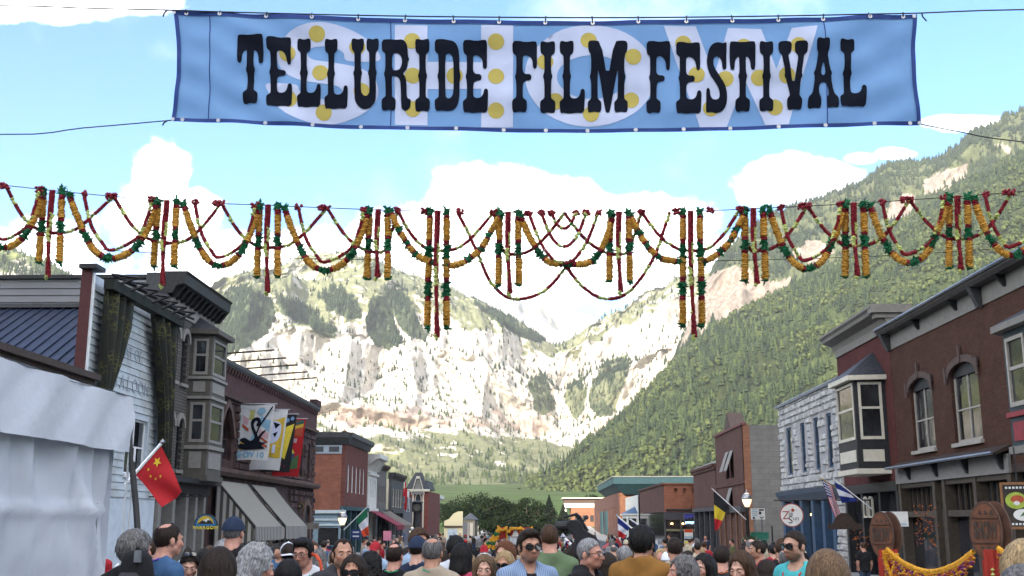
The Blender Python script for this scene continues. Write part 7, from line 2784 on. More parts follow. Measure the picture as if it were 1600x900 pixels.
# streetside far roofline bits: parked car roof between the crowd
# ================================================================== people
def surf_net(f, xs, ys, zs):
	"""naive surface nets on a rectilinear grid"""
	nx, ny, nz = f.shape
	s = f < 0
	c = np.zeros((nx - 1, ny - 1, nz - 1), np.int8)
	for dx in (0, 1):
		for dy in (0, 1):
			for dz in (0, 1):
				c += s[dx:nx - 1 + dx, dy:ny - 1 + dy, dz:nz - 1 + dz]
	act = (c > 0) & (c < 8)
	idx = np.full(act.shape, -1, np.int64)
	ii, jj, kk = np.nonzero(act)
	idx[ii, jj, kk] = np.arange(len(ii))
	acc = np.zeros((len(ii), 3))
	cnt = np.zeros(len(ii))
	G = (xs, ys, zs)
	for ax in range(3):
		for a in (0, 1):
			for b in (0, 1):
				o0 = [0, 0, 0]
				o1 = [0, 0, 0]
				oth = [q for q in range(3) if q != ax]
				o0[oth[0]] = o1[oth[0]] = a
				o0[oth[1]] = o1[oth[1]] = b
				o1[ax] = 1
				f0 = f[ii + o0[0], jj + o0[1], kk + o0[2]]
				f1 = f[ii + o1[0], jj + o1[1], kk + o1[2]]
				m = (f0 < 0) != (f1 < 0)
				t = np.where(m, f0 / np.where(m, f0 - f1, 1), 0)
				base = [xs[ii + o0[0]], ys[jj + o0[1]], zs[kk + o0[2]]]
				end = [xs[ii + o1[0]], ys[jj + o1[1]], zs[kk + o1[2]]]
				for q in range(3):
					acc[:, q] += np.where(m, base[q] + (end[q] - base[q]) * t, 0)
				cnt += m
	V = acc / cnt[:, None]
	quads = []
	# edges along x
	a, b = s[:-1, 1:-1, 1:-1], s[1:, 1:-1, 1:-1]
	for m, fl in ((a & ~b, False), (~a & b, True)):
		i, j, k = np.nonzero(m)
		q = np.stack([idx[i, j, k], idx[i, j + 1, k], idx[i, j + 1, k + 1], idx[i, j, k + 1]], 1)
		quads.append(q[:, ::-1] if fl else q)
	a, b = s[1:-1, :-1, 1:-1], s[1:-1, 1:, 1:-1]
	for m, fl in ((a & ~b, False), (~a & b, True)):
		i, j, k = np.nonzero(m)
		q = np.stack([idx[i, j, k], idx[i, j, k + 1], idx[i + 1, j, k + 1], idx[i + 1, j, k]], 1)
		quads.append(q[:, ::-1] if fl else q)
	a, b = s[1:-1, 1:-1, :-1], s[1:-1, 1:-1, 1:]
	for m, fl in ((a & ~b, False), (~a & b, True)):
		i, j, k = np.nonzero(m)
		q = np.stack([idx[i, j, k], idx[i + 1, j, k], idx[i + 1, j + 1, k], idx[i, j + 1, k]], 1)
		quads.append(q[:, ::-1] if fl else q)
	Q = np.concatenate(quads)
	return V, Q[(Q >= 0).all(1)]


def ellip(P, c, r):
	c, r = np.array(c), np.array(r)
	q = (P - c) / r
	k = np.linalg.norm(q, axis=-1)
	return (k - 1) * min(r) * .5 + (k - 1) * k / np.maximum(np.linalg.norm(q / r, axis=-1), 1e-6) * .5


def caps(P, a, b, ra, rb=None):
	rb = ra if rb is None else rb
	a, b = np.array(a, float), np.array(b, float)
	ab = b - a
	h = np.clip(((P - a) @ ab) / (ab @ ab), 0, 1)
	return np.linalg.norm(P - a - h[..., None] * ab, axis=-1) - (ra + (rb - ra) * h)


def smin(a, b, k):
	h = np.clip(.5 + .5 * (b - a) / k, 0, 1)
	return b + (a - b) * h - k * h * (1 - h)


HC = np.array([0, -.01, 1.63])
PIV = np.array([0, .035, 1.50])


def hrot(tilt, yaw):
	return np.array(Matrix.Rotation(radians(yaw), 3, 'Z') @ Matrix.Rotation(radians(tilt), 3, 'X'))


def to_head(P, tilt, yaw):
	Rm = hrot(tilt, yaw)
	return (P - PIV) @ Rm + PIV - HC


def head_sdf(p, fem):
	j = .9 if fem else 1.0
	d = ellip(p, (0, .015, .025), (.077, .098, .095))
	d = smin(d, ellip(p, (0, -.02, -.032), (.064 * j, .080, .083)), .02)
	d = smin(d, ellip(p, (0, -.052, -.088), (.040 * j, .038, .028)), .02)
	d = smin(d, caps(p, (-.05 * j, -.005, -.065), (.05 * j, -.005, -.065), .026), .02)
	for s in (-1, 1):
		d = smin(d, ellip(p, (s * .04, -.068, -.022), (.024, .02, .022)), .015)
	d = smin(d, ellip(p, (0, -.082, .022), (.055, .02, .012)), .012)
	for s in (-1, 1):
		d = np.maximum(d, -(ellip(p, (s * .032, -.108, .002), (.019, .02, .012)))) if True else d
	d = smin(d, caps(p, (0, -.094, .008), (0, -.116, -.036), .008, .0135), .010)
	for s in (-1, 1):
		d = smin(d, ellip(p, (s * .013, -.102, -.041), (.010, .012, .008)), .006)
	d = smin(d, ellip(p, (0, -.094, -.063), (.023, .011, .006)), .006)
	d = smin(d, ellip(p, (0, -.092, -.074), (.020, .012, .007)), .006)
	d = np.maximum(d, -(caps(p, (-.022, -.106, -.0685), (.022, -.106, -.0685), .0035)))
	for s in (-1, 1):
		d = smin(d, ellip(p, (s * .081, .018, -.012), (.011, .021, .033)), .008)
	return d


def torso_sdf(P, fem, bulk=1.0):
	w = .92 if fem else 1.0
	d = caps(P, (-.155 * w, .04, 1.40), (.155 * w, .04, 1.40), .062)
	for s in (-1, 1):
		d = smin(d, caps(P, (0, .05, 1.475), (s * .125 * w, .045, 1.425), .048, .045), .04)
	d = smin(d, ellip(P, (0, .03, 1.25), (.168 * w * bulk, .118 * bulk, .20)), .06)
	if fem:
		for s in (-1, 1):
			d = smin(d, ellip(P, (s * .075, -.075, 1.235), (.062, .055, .06)), .04)
	d = smin(d, ellip(P, (0, .03, 1.05), (.142 * w * bulk, .108 * bulk, .17)), .06)
	d = smin(d, ellip(P, (0, .035, .92), (.165, .122, .13)), .06)
	return d


def arms_sdf(P, fem, full=True):
	w = .93 if fem else 1.0
	d = None
	for s in (-1, 1):
		a = caps(P, (s * .185 * w, .04, 1.395), (s * .228 * w, .06, 1.10), .054 * w, .042)
		if full:
			a = smin(a, caps(P, (s * .228 * w, .06, 1.10), (s * .205 * w, -.02, .86), .041, .03), .02)
		d = a if d is None else np.minimum(d, a)
	return d


def legs_sdf(P):
	d = None
	for s in (-1, 1):
		a = caps(P, (s * .09, .035, .88), (s * .095, .02, .48), .088, .06)
		a = smin(a, caps(P, (s * .095, .02, .48), (s * .095, .04, .08), .058, .042), .03)
		a = smin(a, caps(P, (s * .095, .05, .045), (s * .105, -.12, .035), .045, .035), .03)
		d = a if d is None else np.minimum(d, a)
	return d


def hands_sdf(P):
	d = None
	for s in (-1, 1):
		a = ellip(P, (s * .203, -.035, .80), (.018, .036, .05))
		for k in range(4):
			y0 = -.065 + k * .02
			a = smin(a, caps(P, (s * .203, y0, .765), (s * .195, y0 - .012, .70 + .008 * abs(k - 1)), .0095, .008), .006)
		a = smin(a, caps(P, (s * .20, -.06, .81), (s * .195, -.10, .765), .011, .009), .01)
		d = a if d is None else np.minimum(d, a)
	return d


def axis(fine, lo, hi, step, coarse, mn, mx):
	c = list(np.arange(lo, hi + 1e-9, step))
	x = lo
	s = step
	while x > mn:
		s = min(coarse, s * 1.25)
		x -= s
		c.insert(0, x)
	x = c[-1]
	s = step
	while x < mx:
		s = min(coarse, s * 1.25)
		x += s
		c.append(x)
	return np.array(c)


BODY = {}


def body_mesh(fem, tilt=0, yaw=0, low=False):
	key = (fem, tilt, yaw, low)
	if key in BODY:
		return BODY[key]
	st = .0095 if not low else .022
	xs = axis(0, -.105, .105, st, .024 if not low else .04, -.33, .33)
	ys = axis(0, -.15, .13, st, .024 if not low else .04, -.24, .24)
	zs = axis(0, 1.485, 1.76, st, .03 if not low else .05, -.05, 1.80)
	X, Y, Z = np.meshgrid(xs, ys, zs, indexing='ij')
	P = np.stack([X, Y, Z], -1)
	d = np.full(X.shape, 1.0)
	hi = zs > 1.36
	Ph = P[:, :, hi]
	dh = head_sdf(to_head(Ph, tilt, yaw), fem)
	nk = HC + np.array(hrot(tilt, yaw) @ np.array([0, .03, -.07]) if (tilt or yaw) else [0, .03, -.07])
	dh = smin(dh, caps(Ph, nk, (0, .05, 1.42), .052 if fem else .06, .056 if fem else .066), .025)
	d[:, :, hi] = dh
	d = smin(d, torso_sdf(P, fem), .03)
	lo = zs < 1.5
	d[:, :, lo] = smin(d[:, :, lo], arms_sdf(P[:, :, lo], fem), .03)
	l2 = zs < 1.05
	d[:, :, l2] = smin(d[:, :, l2], legs_sdf(P[:, :, l2]), .03)
	l3 = (zs < .9) & (zs > .6)
	if not low:
		d[:, :, l3] = smin(d[:, :, l3], hands_sdf(P[:, :, l3]), .012)
	V, Q = surf_net(d, xs, ys, zs)
	me = mesh_np('body', V, Q, smooth=True)
	h = to_head(V, tilt, yaw)
	lip = np.exp(-((h[:, 0] / .021) ** 4 + ((h[:, 2] + .0685) / .0095) ** 4)) * (h[:, 1] < -.08)
	soc = sum(np.exp(-(((h[:, 0] - s * .032) / .016) ** 2 + ((h[:, 2] - .002) / .010) ** 2)) for s in (-1, 1)) * (h[:, 1] < -.06)
	chk = sum(np.exp(-(((h[:, 0] - s * .045) / .022) ** 2 + ((h[:, 2] + .028) / .022) ** 2)) for s in (-1, 1)) * (h[:, 1] < -.04)
	chk = chk + .9 * np.exp(-((h[:, 0] / .014) ** 2 + ((h[:, 2] + .036) / .014) ** 2)) * (h[:, 1] < -.09)
	brd = np.clip((-.045 - h[:, 2]) / .02, 0, 1) * np.clip((-h[:, 1] + .01) / .03, 0, 1) * (h[:, 2] > -.13)
	brd = np.maximum(brd, (np.abs(h[:, 0]) < .03) * np.exp(-((h[:, 2] + .054) / .007) ** 2) * (h[:, 1] < -.08)) * (1 - lip)
	set_attr(me, 'lip', lip)
	set_attr(me, 'cheek', np.clip(chk, 0, 1))
	set_attr(me, 'beard', brd)
	me.materials.append(None)
	me.materials.append(None)
	cz = V[Q].mean(1)[:, 2]
	me.polygons.foreach_set('material_index', (cz < .90).astype(np.int32))
	BODY[key] = me
	return me


SHIRT = {}


def shirt_mesh(fem, style, low=False):
	key = (fem, style, low)
	if key in SHIRT:
		return SHIRT[key]
	st = .016 if not low else .032
	xs, ys, zs = np.arange(-.34, .341, st), np.arange(-.20, .241, st), np.arange(.80, 1.56, st)
	X, Y, Z = np.meshgrid(xs, ys, zs, indexing='ij')
	P = np.stack([X, Y, Z], -1)
	inf = {'tee': .014, 'shirt': .022, 'jacket': .034}[style]
	d = torso_sdf(P, fem, 1.04) - inf
	ar = arms_sdf(P, fem, style == 'jacket') - inf * .8
	if style != 'jacket':
		ar = np.maximum(ar, (1.20 if style == 'tee' else 1.12) - Z)
	d = smin(d, ar, .03)
	# folds
	fl = np.sin(Z * 34 + X * 22 + 2 * np.sin(Y * 14)) * .5 + np.sin(Z * 19 - X * 37 + Y * 25) * .5
	d = d - fl * (.0048 if style == 'tee' else .0085)
	if style == 'jacket':
		col = caps(P, (0, .055, 1.50), (0, .045, 1.43), .086, .10)
		d = smin(d, np.maximum(col, Z - (1.525 - .25 * np.maximum(0, -(Y - .03)))), .02)
	if style == 'shirt':
		col = caps(P, (0, .05, 1.49), (0, .045, 1.43), .078, .09)
		d = smin(d, np.maximum(col, Z - (1.505 + .25 * np.minimum(0, Y - .02))), .015)
	# neck opening
	nk = caps(P, (0, .045, 1.62), (0, .05, 1.42), .066, .068)
	d = np.maximum(d, -nk)
	if style == 'tee':
		d = np.maximum(d, -ellip(P, (0, -.035, 1.49), (.085, .10, .065)))
	else:
		d = np.maximum(d, -caps(P, (0, -.15, 1.28), (0, -.05, 1.50), .020, .060))
	d = np.maximum(d, .84 - Z)
	V, Q = surf_net(d, xs, ys, zs)
	me = mesh_np('shirt', V, Q, smooth=True)
	me.materials.append(None)
	SHIRT[key] = me
	return me


HAIR = {}


def hair_mesh(style, low=False):
	"""in head coordinates"""
	key = (style, low)
	if key in HAIR:
		return HAIR[key]
	st = .0085 if not low else .018
	ext = .36 if style in ('long', 'longwave') else (.22 if style in ('bob', 'curly') else .14)
	xs, ys, zs = np.arange(-.15, .151, st), np.arange(-.16, .19, st), np.arange(-ext, .18, st)
	X, Y, Z = np.meshgrid(xs, ys, zs, indexing='ij')
	P = np.stack([X, Y, Z], -1)
	th = {'short': .010, 'crop': .006, 'thick': .026, 'bald': .010, 'recede': .011, 'bob': .026, 'long': .020, 'longwave': .026, 'curly': .034, 'bun': .014, 'swept': .018}[style]
	cap_ = ellip(P, (0, .017, .026), (.077 + th, .098 + th, .095 + th))
	# hairline plane from forehead to nape
	n = np.array([0, .675, .738])
	ln = {'short': .0075, 'crop': .012, 'thick': .0, 'bald': .004, 'recede': .022, 'swept': .005}.get(style, .004)
	back = ln - (P @ n)
	if style in ('short', 'crop', 'bald', 'recede', 'thick', 'swept'):
		# keep the ears clear, allow sideburns
		back = np.minimum(back, np.maximum(np.maximum(np.abs(X) * -1 + .066, np.abs(Y + .012) - .018), np.abs(Z + .012) - .035))
		low_ = (-.088 if style != 'thick' else -.10) - Z
		d = np.maximum(np.maximum(cap_, back), low_)
		d = np.maximum(d, -np.minimum.reduce([ellip(P, (s * .086, .02, -.016), (.022, .027, .040)) for s in (-1, 1)]))
		if style == 'bald':
			d = np.maximum(d, -ellip(P, (0, .045, .112), (.052, .062, .045)) + .012 * vnoise((P * 60).reshape(-1, 3), 2).reshape(X.shape))
		if style == 'recede':
			for s in (-1, 1):
				d = np.maximum(d, -ellip(P, (s * .045, -.075, .10), (.036, .05, .05)))
		if style == 'swept':
			d = smin(d, ellip(P, (.0, -.045, .105), (.07, .055, .032)), .02)
	elif style == 'bun':
		d = np.maximum(np.maximum(cap_, back), -.07 - Z)
		d = smin(d, ellip(P, (0, .115, .045), (.045, .04, .042)), .015)
	else:
		face = ellip(P, (0, -.108, -.022), (.073, .098, .114))
		cap_ = cap_ + .014 * np.clip(-Y / .08, 0, 1)
		d = np.maximum(cap_, -.02 - Z - .2 * (Y > -.04))
		lng = {'bob': -.12, 'long': -.26, 'longwave': -.24, 'curly': -.10}[style]
		fall = caps(P, (0, .035, .0), (0, .055, lng), .098 + th * .4, .085 + th)
		fall = np.maximum(fall, lng - .03 - Z)
		for s in (-1, 1):
			fall = np.minimum(fall, caps(P, (s * .07, -.015, .03), (s * (.082), -.015, lng * .85), .026, .022))
		d = smin(d, fall, .02)
		d = np.maximum(d, -face)
		d = np.maximum(d, -caps(P, (0, -.10, -.04), (0, -.06, -.30), .062, .075))
		d = np.maximum(d, -ellip(P, (0, .01, -.075), (.05, .06, .06)))
		if style == 'bob' or style == 'long':
			d = np.maximum(d, -caps(P, (0, -.11, .10), (0, .02, .135), .004, .003))
	# locks: grooves running down from the crown
	a = np.arctan2(X, Y - .02 + 1e-6)
	lk = vnoise(np.stack([a * 7, Z * 9, np.hypot(X, Y) * 8], -1).reshape(-1, 3), 5).reshape(X.shape) * .6 + vnoise(np.stack([a * 17, Z * 16, Y * 8], -1).reshape(-1, 3), 9).reshape(X.shape) * .4
	amp = {'crop': .002, 'short': .004, 'bald': .003, 'recede': .004, 'curly': .010, 'thick': .009}.get(style, .006)
	if style == 'curly':
		lk = vnoise((P * 42).reshape(-1, 3), 3).reshape(X.shape) + .5 * vnoise((P * 85).reshape(-1, 3), 4).reshape(X.shape)
	d = d - lk * amp
	V, Q = surf_net(d, xs, ys, zs)
	ns = 0
	if not low:
		# loose strands lying on and lifting off the surface
		gen = np.random.default_rng(len(style))
		ns = 1500 if style in ('long', 'longwave', 'bob') else 900
		fi = gen.integers(0, len(Q), ns)
		A, B, Cq, Dq = (V[Q[fi, k]] for k in range(4))
		p0 = (A + B + Cq + Dq) / 4
		nr = np.cross(Cq - A, Dq - B)
		nr /= np.linalg.norm(nr, axis=1)[:, None] + 1e-9
		fl = p0 - np.array([0, .03, .13]) + np.array([0, 0, -.06])
		if style == 'curly':
			fl = gen.normal(size=(ns, 3))
		fl = fl + gen.normal(0, .018, (ns, 3))
		fl -= nr * (fl * nr).sum(1)[:, None]
		fl /= np.linalg.norm(fl, axis=1)[:, None] + 1e-9
		ln_ = gen.uniform(.02, .05, ns) * {'crop': .35, 'short': .7, 'bald': .6, 'recede': .7, 'long': 1.6, 'longwave': 1.6, 'bob': 1.4}.get(style, 1.0)
		sd_ = np.cross(fl, nr) * .0013
		lift = gen.uniform(-.001, .005, ns)
		pts = []
		for k in range(3):
			f = k / 2
			c = p0 + fl * (ln_ * f)[:, None] + nr * (.001 + lift * f - ln_ * ln_ * f * f * 4)[:, None]
			wv = (1 - .7 * f)
			pts += [c - sd_ * wv, c + sd_ * wv]
		SV = np.stack(pts, 1).reshape(-1, 3)
		b0 = len(V) + np.arange(ns)[:, None] * 6
		Q = np.concatenate([Q, b0 + np.array([[0, 1, 3, 2]]), b0 + np.array([[2, 3, 5, 4]])])
		V = np.concatenate([V, SV])
	me = mesh_np('hair', V, Q, smooth=True)
	me.materials.append(None)
	HAIR[key] = me
	return me


def skin_mat(name, c, beard=None):
	if name in MATS:
		return MATS[name]
	m = bpy.data.materials.new(name)
	m.use_nodes = True
	t = NT(m.node_tree)
	p = m.node_tree.nodes['Principled BSDF']
	p.inputs['Roughness'].default_value = .5
	p.inputs['Specular IOR Level'].default_value = .4
	p.inputs['Subsurface Weight'].default_value = .12
	p.inputs['Subsurface Radius'].default_value = (.01, .004, .002)
	co = t.n('ShaderNodeTexCoord').outputs['Object']
	base = t.mix(t.ss(t.noise(co, 30, 5), .35, .65), tuple(v * .88 for v in c), tuple(min(1, v * 1.1) for v in c))
	base = t.mix(t.m('MULTIPLY', t.n('ShaderNodeAttribute', attribute_name='cheek').outputs['Fac'], .5), base, (c[0] * 1.05, c[1] * .68, c[2] * .62))
	base = t.mix(t.m('MULTIPLY', t.n('ShaderNodeAttribute', attribute_name='lip').outputs['Fac'], .85), base, (c[0] * .75, c[1] * .42, c[2] * .42))
	if beard:
		base = t.mix(t.m('MULTIPLY', t.n('ShaderNodeAttribute', attribute_name='beard').outputs['Fac'], t.ss(t.noise(co, 160, 2), .25, .6, .35, beard[3])), base, beard[:3])
	t.s(p.inputs['Base Color'], base)
	b = t.n('ShaderNodeBump', ins={'Strength': .12, 'Distance': .002, 'Height': t.noise(co, 260, 3)})
	t.s(p.inputs['Normal'], b.outputs[0])
	MATS[name] = m
	return m


def hair_mat(name, c, hi=None):
	if name in MATS:
		return MATS[name]
	m = bpy.data.materials.new(name)
	m.use_nodes = True
	t = NT(m.node_tree)
	p = m.node_tree.nodes['Principled BSDF']
	p.inputs['Roughness'].default_value = .6
	p.inputs['Specular IOR Level'].default_value = .18
	co = t.n('ShaderNodeTexCoord').outputs['Object']
	mp = t.n('ShaderNodeMapping', ins={0: co, 3: (140, 140, 14)}).outputs[0]
	nz = t.noise(mp, 1.0, 4, .6)
	mp2 = t.n('ShaderNodeMapping', ins={0: co, 3: (30, 30, 7)}).outputs[0]
	n2 = t.noise(mp2, 1.0, 3, .6)
	hi = hi or tuple(min(1, v * 1.7) for v in c)
	col = t.mix(t.ss(nz, .3, .7), tuple(v * .5 for v in c), hi)
	col = t.mix(t.ss(n2, .4, .7, 0, .6), col, tuple(v * .6 for v in c))
	t.s(p.inputs['Base Color'], col)
	b = t.n('ShaderNodeBump', ins={'Strength': .55, 'Distance': .004, 'Height': nz})
	t.s(p.inputs['Normal'], b.outputs[0])
	MATS[name] = m
	return m


SK = {'fair': skin_mat('skin_fair', (.52, .30, .22)), 'tan': skin_mat('skin_tan', (.40, .20, .125)), 'ruddy': skin_mat('skin_ruddy', (.47, .235, .17)), 'olive': skin_mat('skin_olive', (.36, .19, .12)),
	  'stubble': skin_mat('skin_stubble', (.42, .22, .145), (.12, .08, .06, .55)), 'beard': skin_mat('skin_beard', (.46, .26, .18), (.10, .05, .03, .95)), 'brown': skin_mat('skin_brown', (.22, .11, .065))}
HM = {'black': hair_mat('hair_black', (.010, .009, .009)), 'dark': hair_mat('hair_dark', (.022, .014, .010)), 'brown': hair_mat('hair_brown', (.055, .030, .017)), 'light': hair_mat('hair_light_brown', (.13, .08, .045)),
	  'blond': hair_mat('hair_blond', (.30, .21, .11)), 'grey': hair_mat('hair_grey', (.17, .165, .16), (.44, .44, .455)), 'darkgrey': hair_mat('hair_dark_grey', (.07, .065, .062), (.24, .23, .23)), 'red': hair_mat('hair_auburn', (.11, .04, .018))}
m_denim = mat('denim', (.035, .05, .09), .85, .2, 20, .2, 200)
m_eyew = mat('eye_white', (.70, .68, .66), .25, .03)
m_iris = mat('iris', (.03, .022, .018), .2, .1)
m_lens = glass_mat('sunglass_lens', (.008, .007, .007), .05)
m_clear = mat('spectacle_lens', (.32, .30, .29), .08, .05, spec=.8)
t = NT(m_clear.node_tree)
t.s(m_clear.node_tree.nodes['Material Output'].inputs[0], t.n('ShaderNodeMixShader', ins={0: .12, 1: t.n('ShaderNodeBsdfTransparent').outputs[0], 2: t.n('ShaderNodeBsdfGlossy', ins={'Roughness': .05}).outputs[0]}).outputs[0])
m_gframe = mat('glasses_frame', (.012, .01, .01), .3, .1)


def cloth(name, c, **k):
	return mat('cloth_' + name, c, .9, .14, 7, .25, 300, spec=.2, **k)


def eye_mesh():
	if 'eye' in BODY:
		return BODY['eye']
	mb = MB()
	r = .0125
	prof = [(r * sin(pi * k / 10), -r * cos(pi * k / 10)) for k in range(11)]
	mb.lathe(prof, (0, 0, 0), 12, 'y')
	me = mb.mesh('eye', True)
	me.materials.append(m_eyew)
	me.materials.append(m_iris)
	for p in me.polygons:
		if p.center.y < -r * .84:
			p.material_index = 1
	BODY['eye'] = me
	return me


def lid_mesh():
	"""upper eyelid with lashes"""
	if 'lid' in BODY:
		return BODY['lid']
	mb = MB()
	r = .0132
	n = 8
	for i in range(n + 1):
		for j in range(4):
			a = pi * (i / n) - pi / 2
			b = .25 + j * .40
			mb.v.append((r * sin(a) * 1.25, -r * cos(a) * cos(b) * 1.02, r * sin(b) * (.35 + .65 * cos(a))))
	for i in range(n):
		for j in range(3):
			mb.f.append([i * 4 + j, i * 4 + j + 1, (i + 1) * 4 + j + 1, (i + 1) * 4 + j])
	me = mb.mesh('lid', True)
	me.materials.append(None)
	BODY['lid'] = me
	return me


def brow_mesh(s):
	k = 'brow%d' % s
	if k in BODY:
		return BODY[k]
	mb = MB()
	mb.tube([(s * .014, -.0985, .020), (s * .028, -.0985, .0255), (s * .042, -.090, .0250), (s * .052, -.080, .019)], [.003, .0042, .0038, .0015], 5)
	me = mb.mesh('brow', True)
	me.materials.append(None)
	BODY[k] = me
	return me


def glasses_mesh(kind):
	k = 'gl' + kind
	if k in BODY:
		return BODY[k]
	fr, ln = MB(), MB()
	y0 = -.116
	w, h = (.031, .022) if kind == 'sun' else ((.034, .028) if kind == 'bigsun' else (.026, .017))
	for s in (-1, 1):
		cx, cz = s * .034, -.003
		out = [(cx + w * (abs(cos(a)) ** .7) * (1 if cos(a) > 0 else -1), cz + h * (abs(sin(a)) ** .7) * (1 if sin(a) > 0 else -1)) for a in [2 * pi * q / 20 for q in range(20)]]
		yy = lambda x: y0 + (abs(x) / .07) ** 2 * .022
		ln.poly([(x, yy(x) + .001, z) for x, z in out])
		fr.tube([(x, yy(x), z) for x, z in out + out[:1]], .0026 if kind != 'clear' else .002, 5)
		fr.tube([(s * (.034 + w - .002), yy(.034 + w), .004), (s * .080, -.05, .004), (s * .084, .012, .002), (s * .082, .03, -.01)], .0026, 5)
	fr.tube([(-.009, y0 - .001, .003), (0, y0 - .003, .006), (.009, y0 - .001, .003)], .0024, 5)
	BODY[k] = (fr.mesh('glasses'), ln.mesh('lens'))
	BODY[k][0].materials.append(m_gframe)
	BODY[k][1].materials.append(m_lens if kind != 'clear' else m_clear)
	return BODY[k]


def cap_meshes():
	if 'cap' in BODY:
		return BODY['cap']
	mb = MB()
	n, m2 = 20, 8
	for j in range(m2 + 1):
		b = pi / 2 * j / m2
		for i in range(n):
			a = 2 * pi * i / n
			q = 1 + .012 * (abs(sin(a * 3)) - .5)
			mb.v.append((.094 * cos(a) * cos(b) * q, .017 + .116 * sin(a) * cos(b) * q, .022 + .118 * sin(b)))
	for j in range(m2):
		for i in range(n):
			mb.f.append([j * n + i, j * n + (i + 1) % n, (j + 1) * n + (i + 1) % n, (j + 1) * n + i])
	crown = mb.mesh('cap_crown', True)
	mb = MB()
	for i in range(9):
		a = pi * (1.15 + .7 * i / 8)
		for r_, z in ((.094, .026), (.14, .014), (.18, .002)):
			q = r_ if r_ < .1 else r_ * (.8 + .2 * sin(pi * i / 8))
			mb.v.append((.094 * cos(a) * (1 if r_ < .1 else 1.02), .017 + (.116 * sin(a)) - (q - .094), z - .012 * abs(i - 4) / 4))
	for i in range(8):
		for j in range(2):
			mb.f.append([i * 3 + j, i * 3 + j + 1, i * 3 + j + 4, i * 3 + j + 3])
	brim = mb.mesh('cap_brim', True)
	btn = MB().lathe([(0, .0), (.012, .0), (.01, .008), (0, .01)], (0, .017, .139), 8).mesh('button', True)
	for q in (crown, brim, btn):
		q.materials.append(None)
	BODY['cap'] = (crown, brim, btn)
	return BODY['cap']


def sub(name, me, parent, m=None, loc=None, rot=None, sc=None):
	o = bpy.data.objects.new(name, me)
	COL.objects.link(o)
	o.parent = parent
	if loc is not None:
		o.location = loc
	if rot is not None:
		o.rotation_euler = rot
	if sc is not None:
		o.scale = sc
	if m is not None:
		for k, q in enumerate(m if isinstance(m, (list, tuple)) else [m]):
			o.material_slots[k].link = 'OBJECT'
			o.material_slots[k].material = q
	return o


def person(label, px, py, Y, face, fem=False, skin='fair', hair='short', hcol='brown', shirt='tee', scol=None, tilt=0, yaw=0, glasses=None, cap=None, lanyard=None, low=False, group=None, brow=True, headset=None, X=None, trousers=None, zoff=0.0, under=None):
	top = at_y(px, py, Y)
	z0 = gz(Y) + zoff
	H = top.z - z0 - (.012 if not low else 0)
	s = H / 1.75
	r = thing('person', label, 'person', (top.x, Y, z0), group, radians(face))
	r.scale = (max(.9, min(1.08, s)),) * 2 + (s,)
	sub('body', body_mesh(fem, tilt, yaw, low), r, [SK[skin], trousers or m_denim])
	sub('shirt', shirt_mesh(fem, shirt, low), r, scol)
	if under:
		sub('undershirt', shirt_mesh(fem, 'tee', low), r, under)
	Rm = Matrix.Rotation(radians(yaw), 3, 'Z') @ Matrix.Rotation(radians(tilt), 3, 'X')
	hc = Vector(PIV) + Rm @ (Vector(HC) - Vector(PIV))
	e = Rm.to_euler()
	if hair:
		sub('hair', hair_mesh(hair, low), r, HM[hcol], hc, e)
	facing = abs(((face + yaw + 180) % 360) - 180)
	if not low and facing < 130:
		for q in (-1, 1):
			sub('eye', eye_mesh(), r, None, hc + Rm @ Vector((q * .032, -.0865, .001)), e)
			sub('eyelid', lid_mesh(), r, SK[skin], hc + Rm @ Vector((q * .032, -.0865, .001)), e)
			sub('eyebrow', brow_mesh(q), r, HM[hcol if hcol not in ('blond', 'grey') else ('light' if hcol == 'blond' else 'darkgrey')], hc, e)
	if glasses:
		kd, up = glasses if isinstance(glasses, tuple) else (glasses, 0)
		f_, l_ = glasses_mesh(kd)
		if up:
			Ru = Rm @ Matrix.Rotation(radians(-38), 3, 'X')
			og = sub('glasses', f_, r, None, hc + Rm @ Vector((0, .035, .075)), Ru.to_euler())
		else:
			og = sub('glasses', f_, r, None, hc, e)
		sub('lens', l_, og)
	if cap:
		cr, br_, bt_ = cap_meshes()
		oc = sub('cap', cr, r, cap[0], hc, e if not (len(cap) > 2 and cap[2]) else (Rm @ Matrix.Rotation(pi, 3, 'Z')).to_euler())
		sub('brim', br_, oc, cap[1])
		sub('button', bt_, oc, cap[1])
	if headset:
		mb = MB().tube([(.088 * cos(a), .012, .03 + .096 * sin(a) * 1.18) for a in [pi * k / 12 for k in range(13)]], [.006 + .006 * sin(pi * k / 12) for k in range(13)], 6)
		me = mb.mesh('headband', True)
		me.materials.append(None)
		sub('headband', me, r, headset, hc, e)
	if lanyard:
		mb = MB()
		for q in (-1, 1):
			mb.tube([(0, .135, 1.475), (q * .06, .11, 1.495), (q * .092, .04, 1.478), (q * .085, -.06, 1.41), (q * .055, -.115, 1.30), (q * .02, -.145, 1.15), (0, -.15, 1.08)], .0075, 5)
		me = mb.mesh('lanyard', True)
		me.materials.append(None)
		sub('lanyard', me, r, lanyard)
	return r


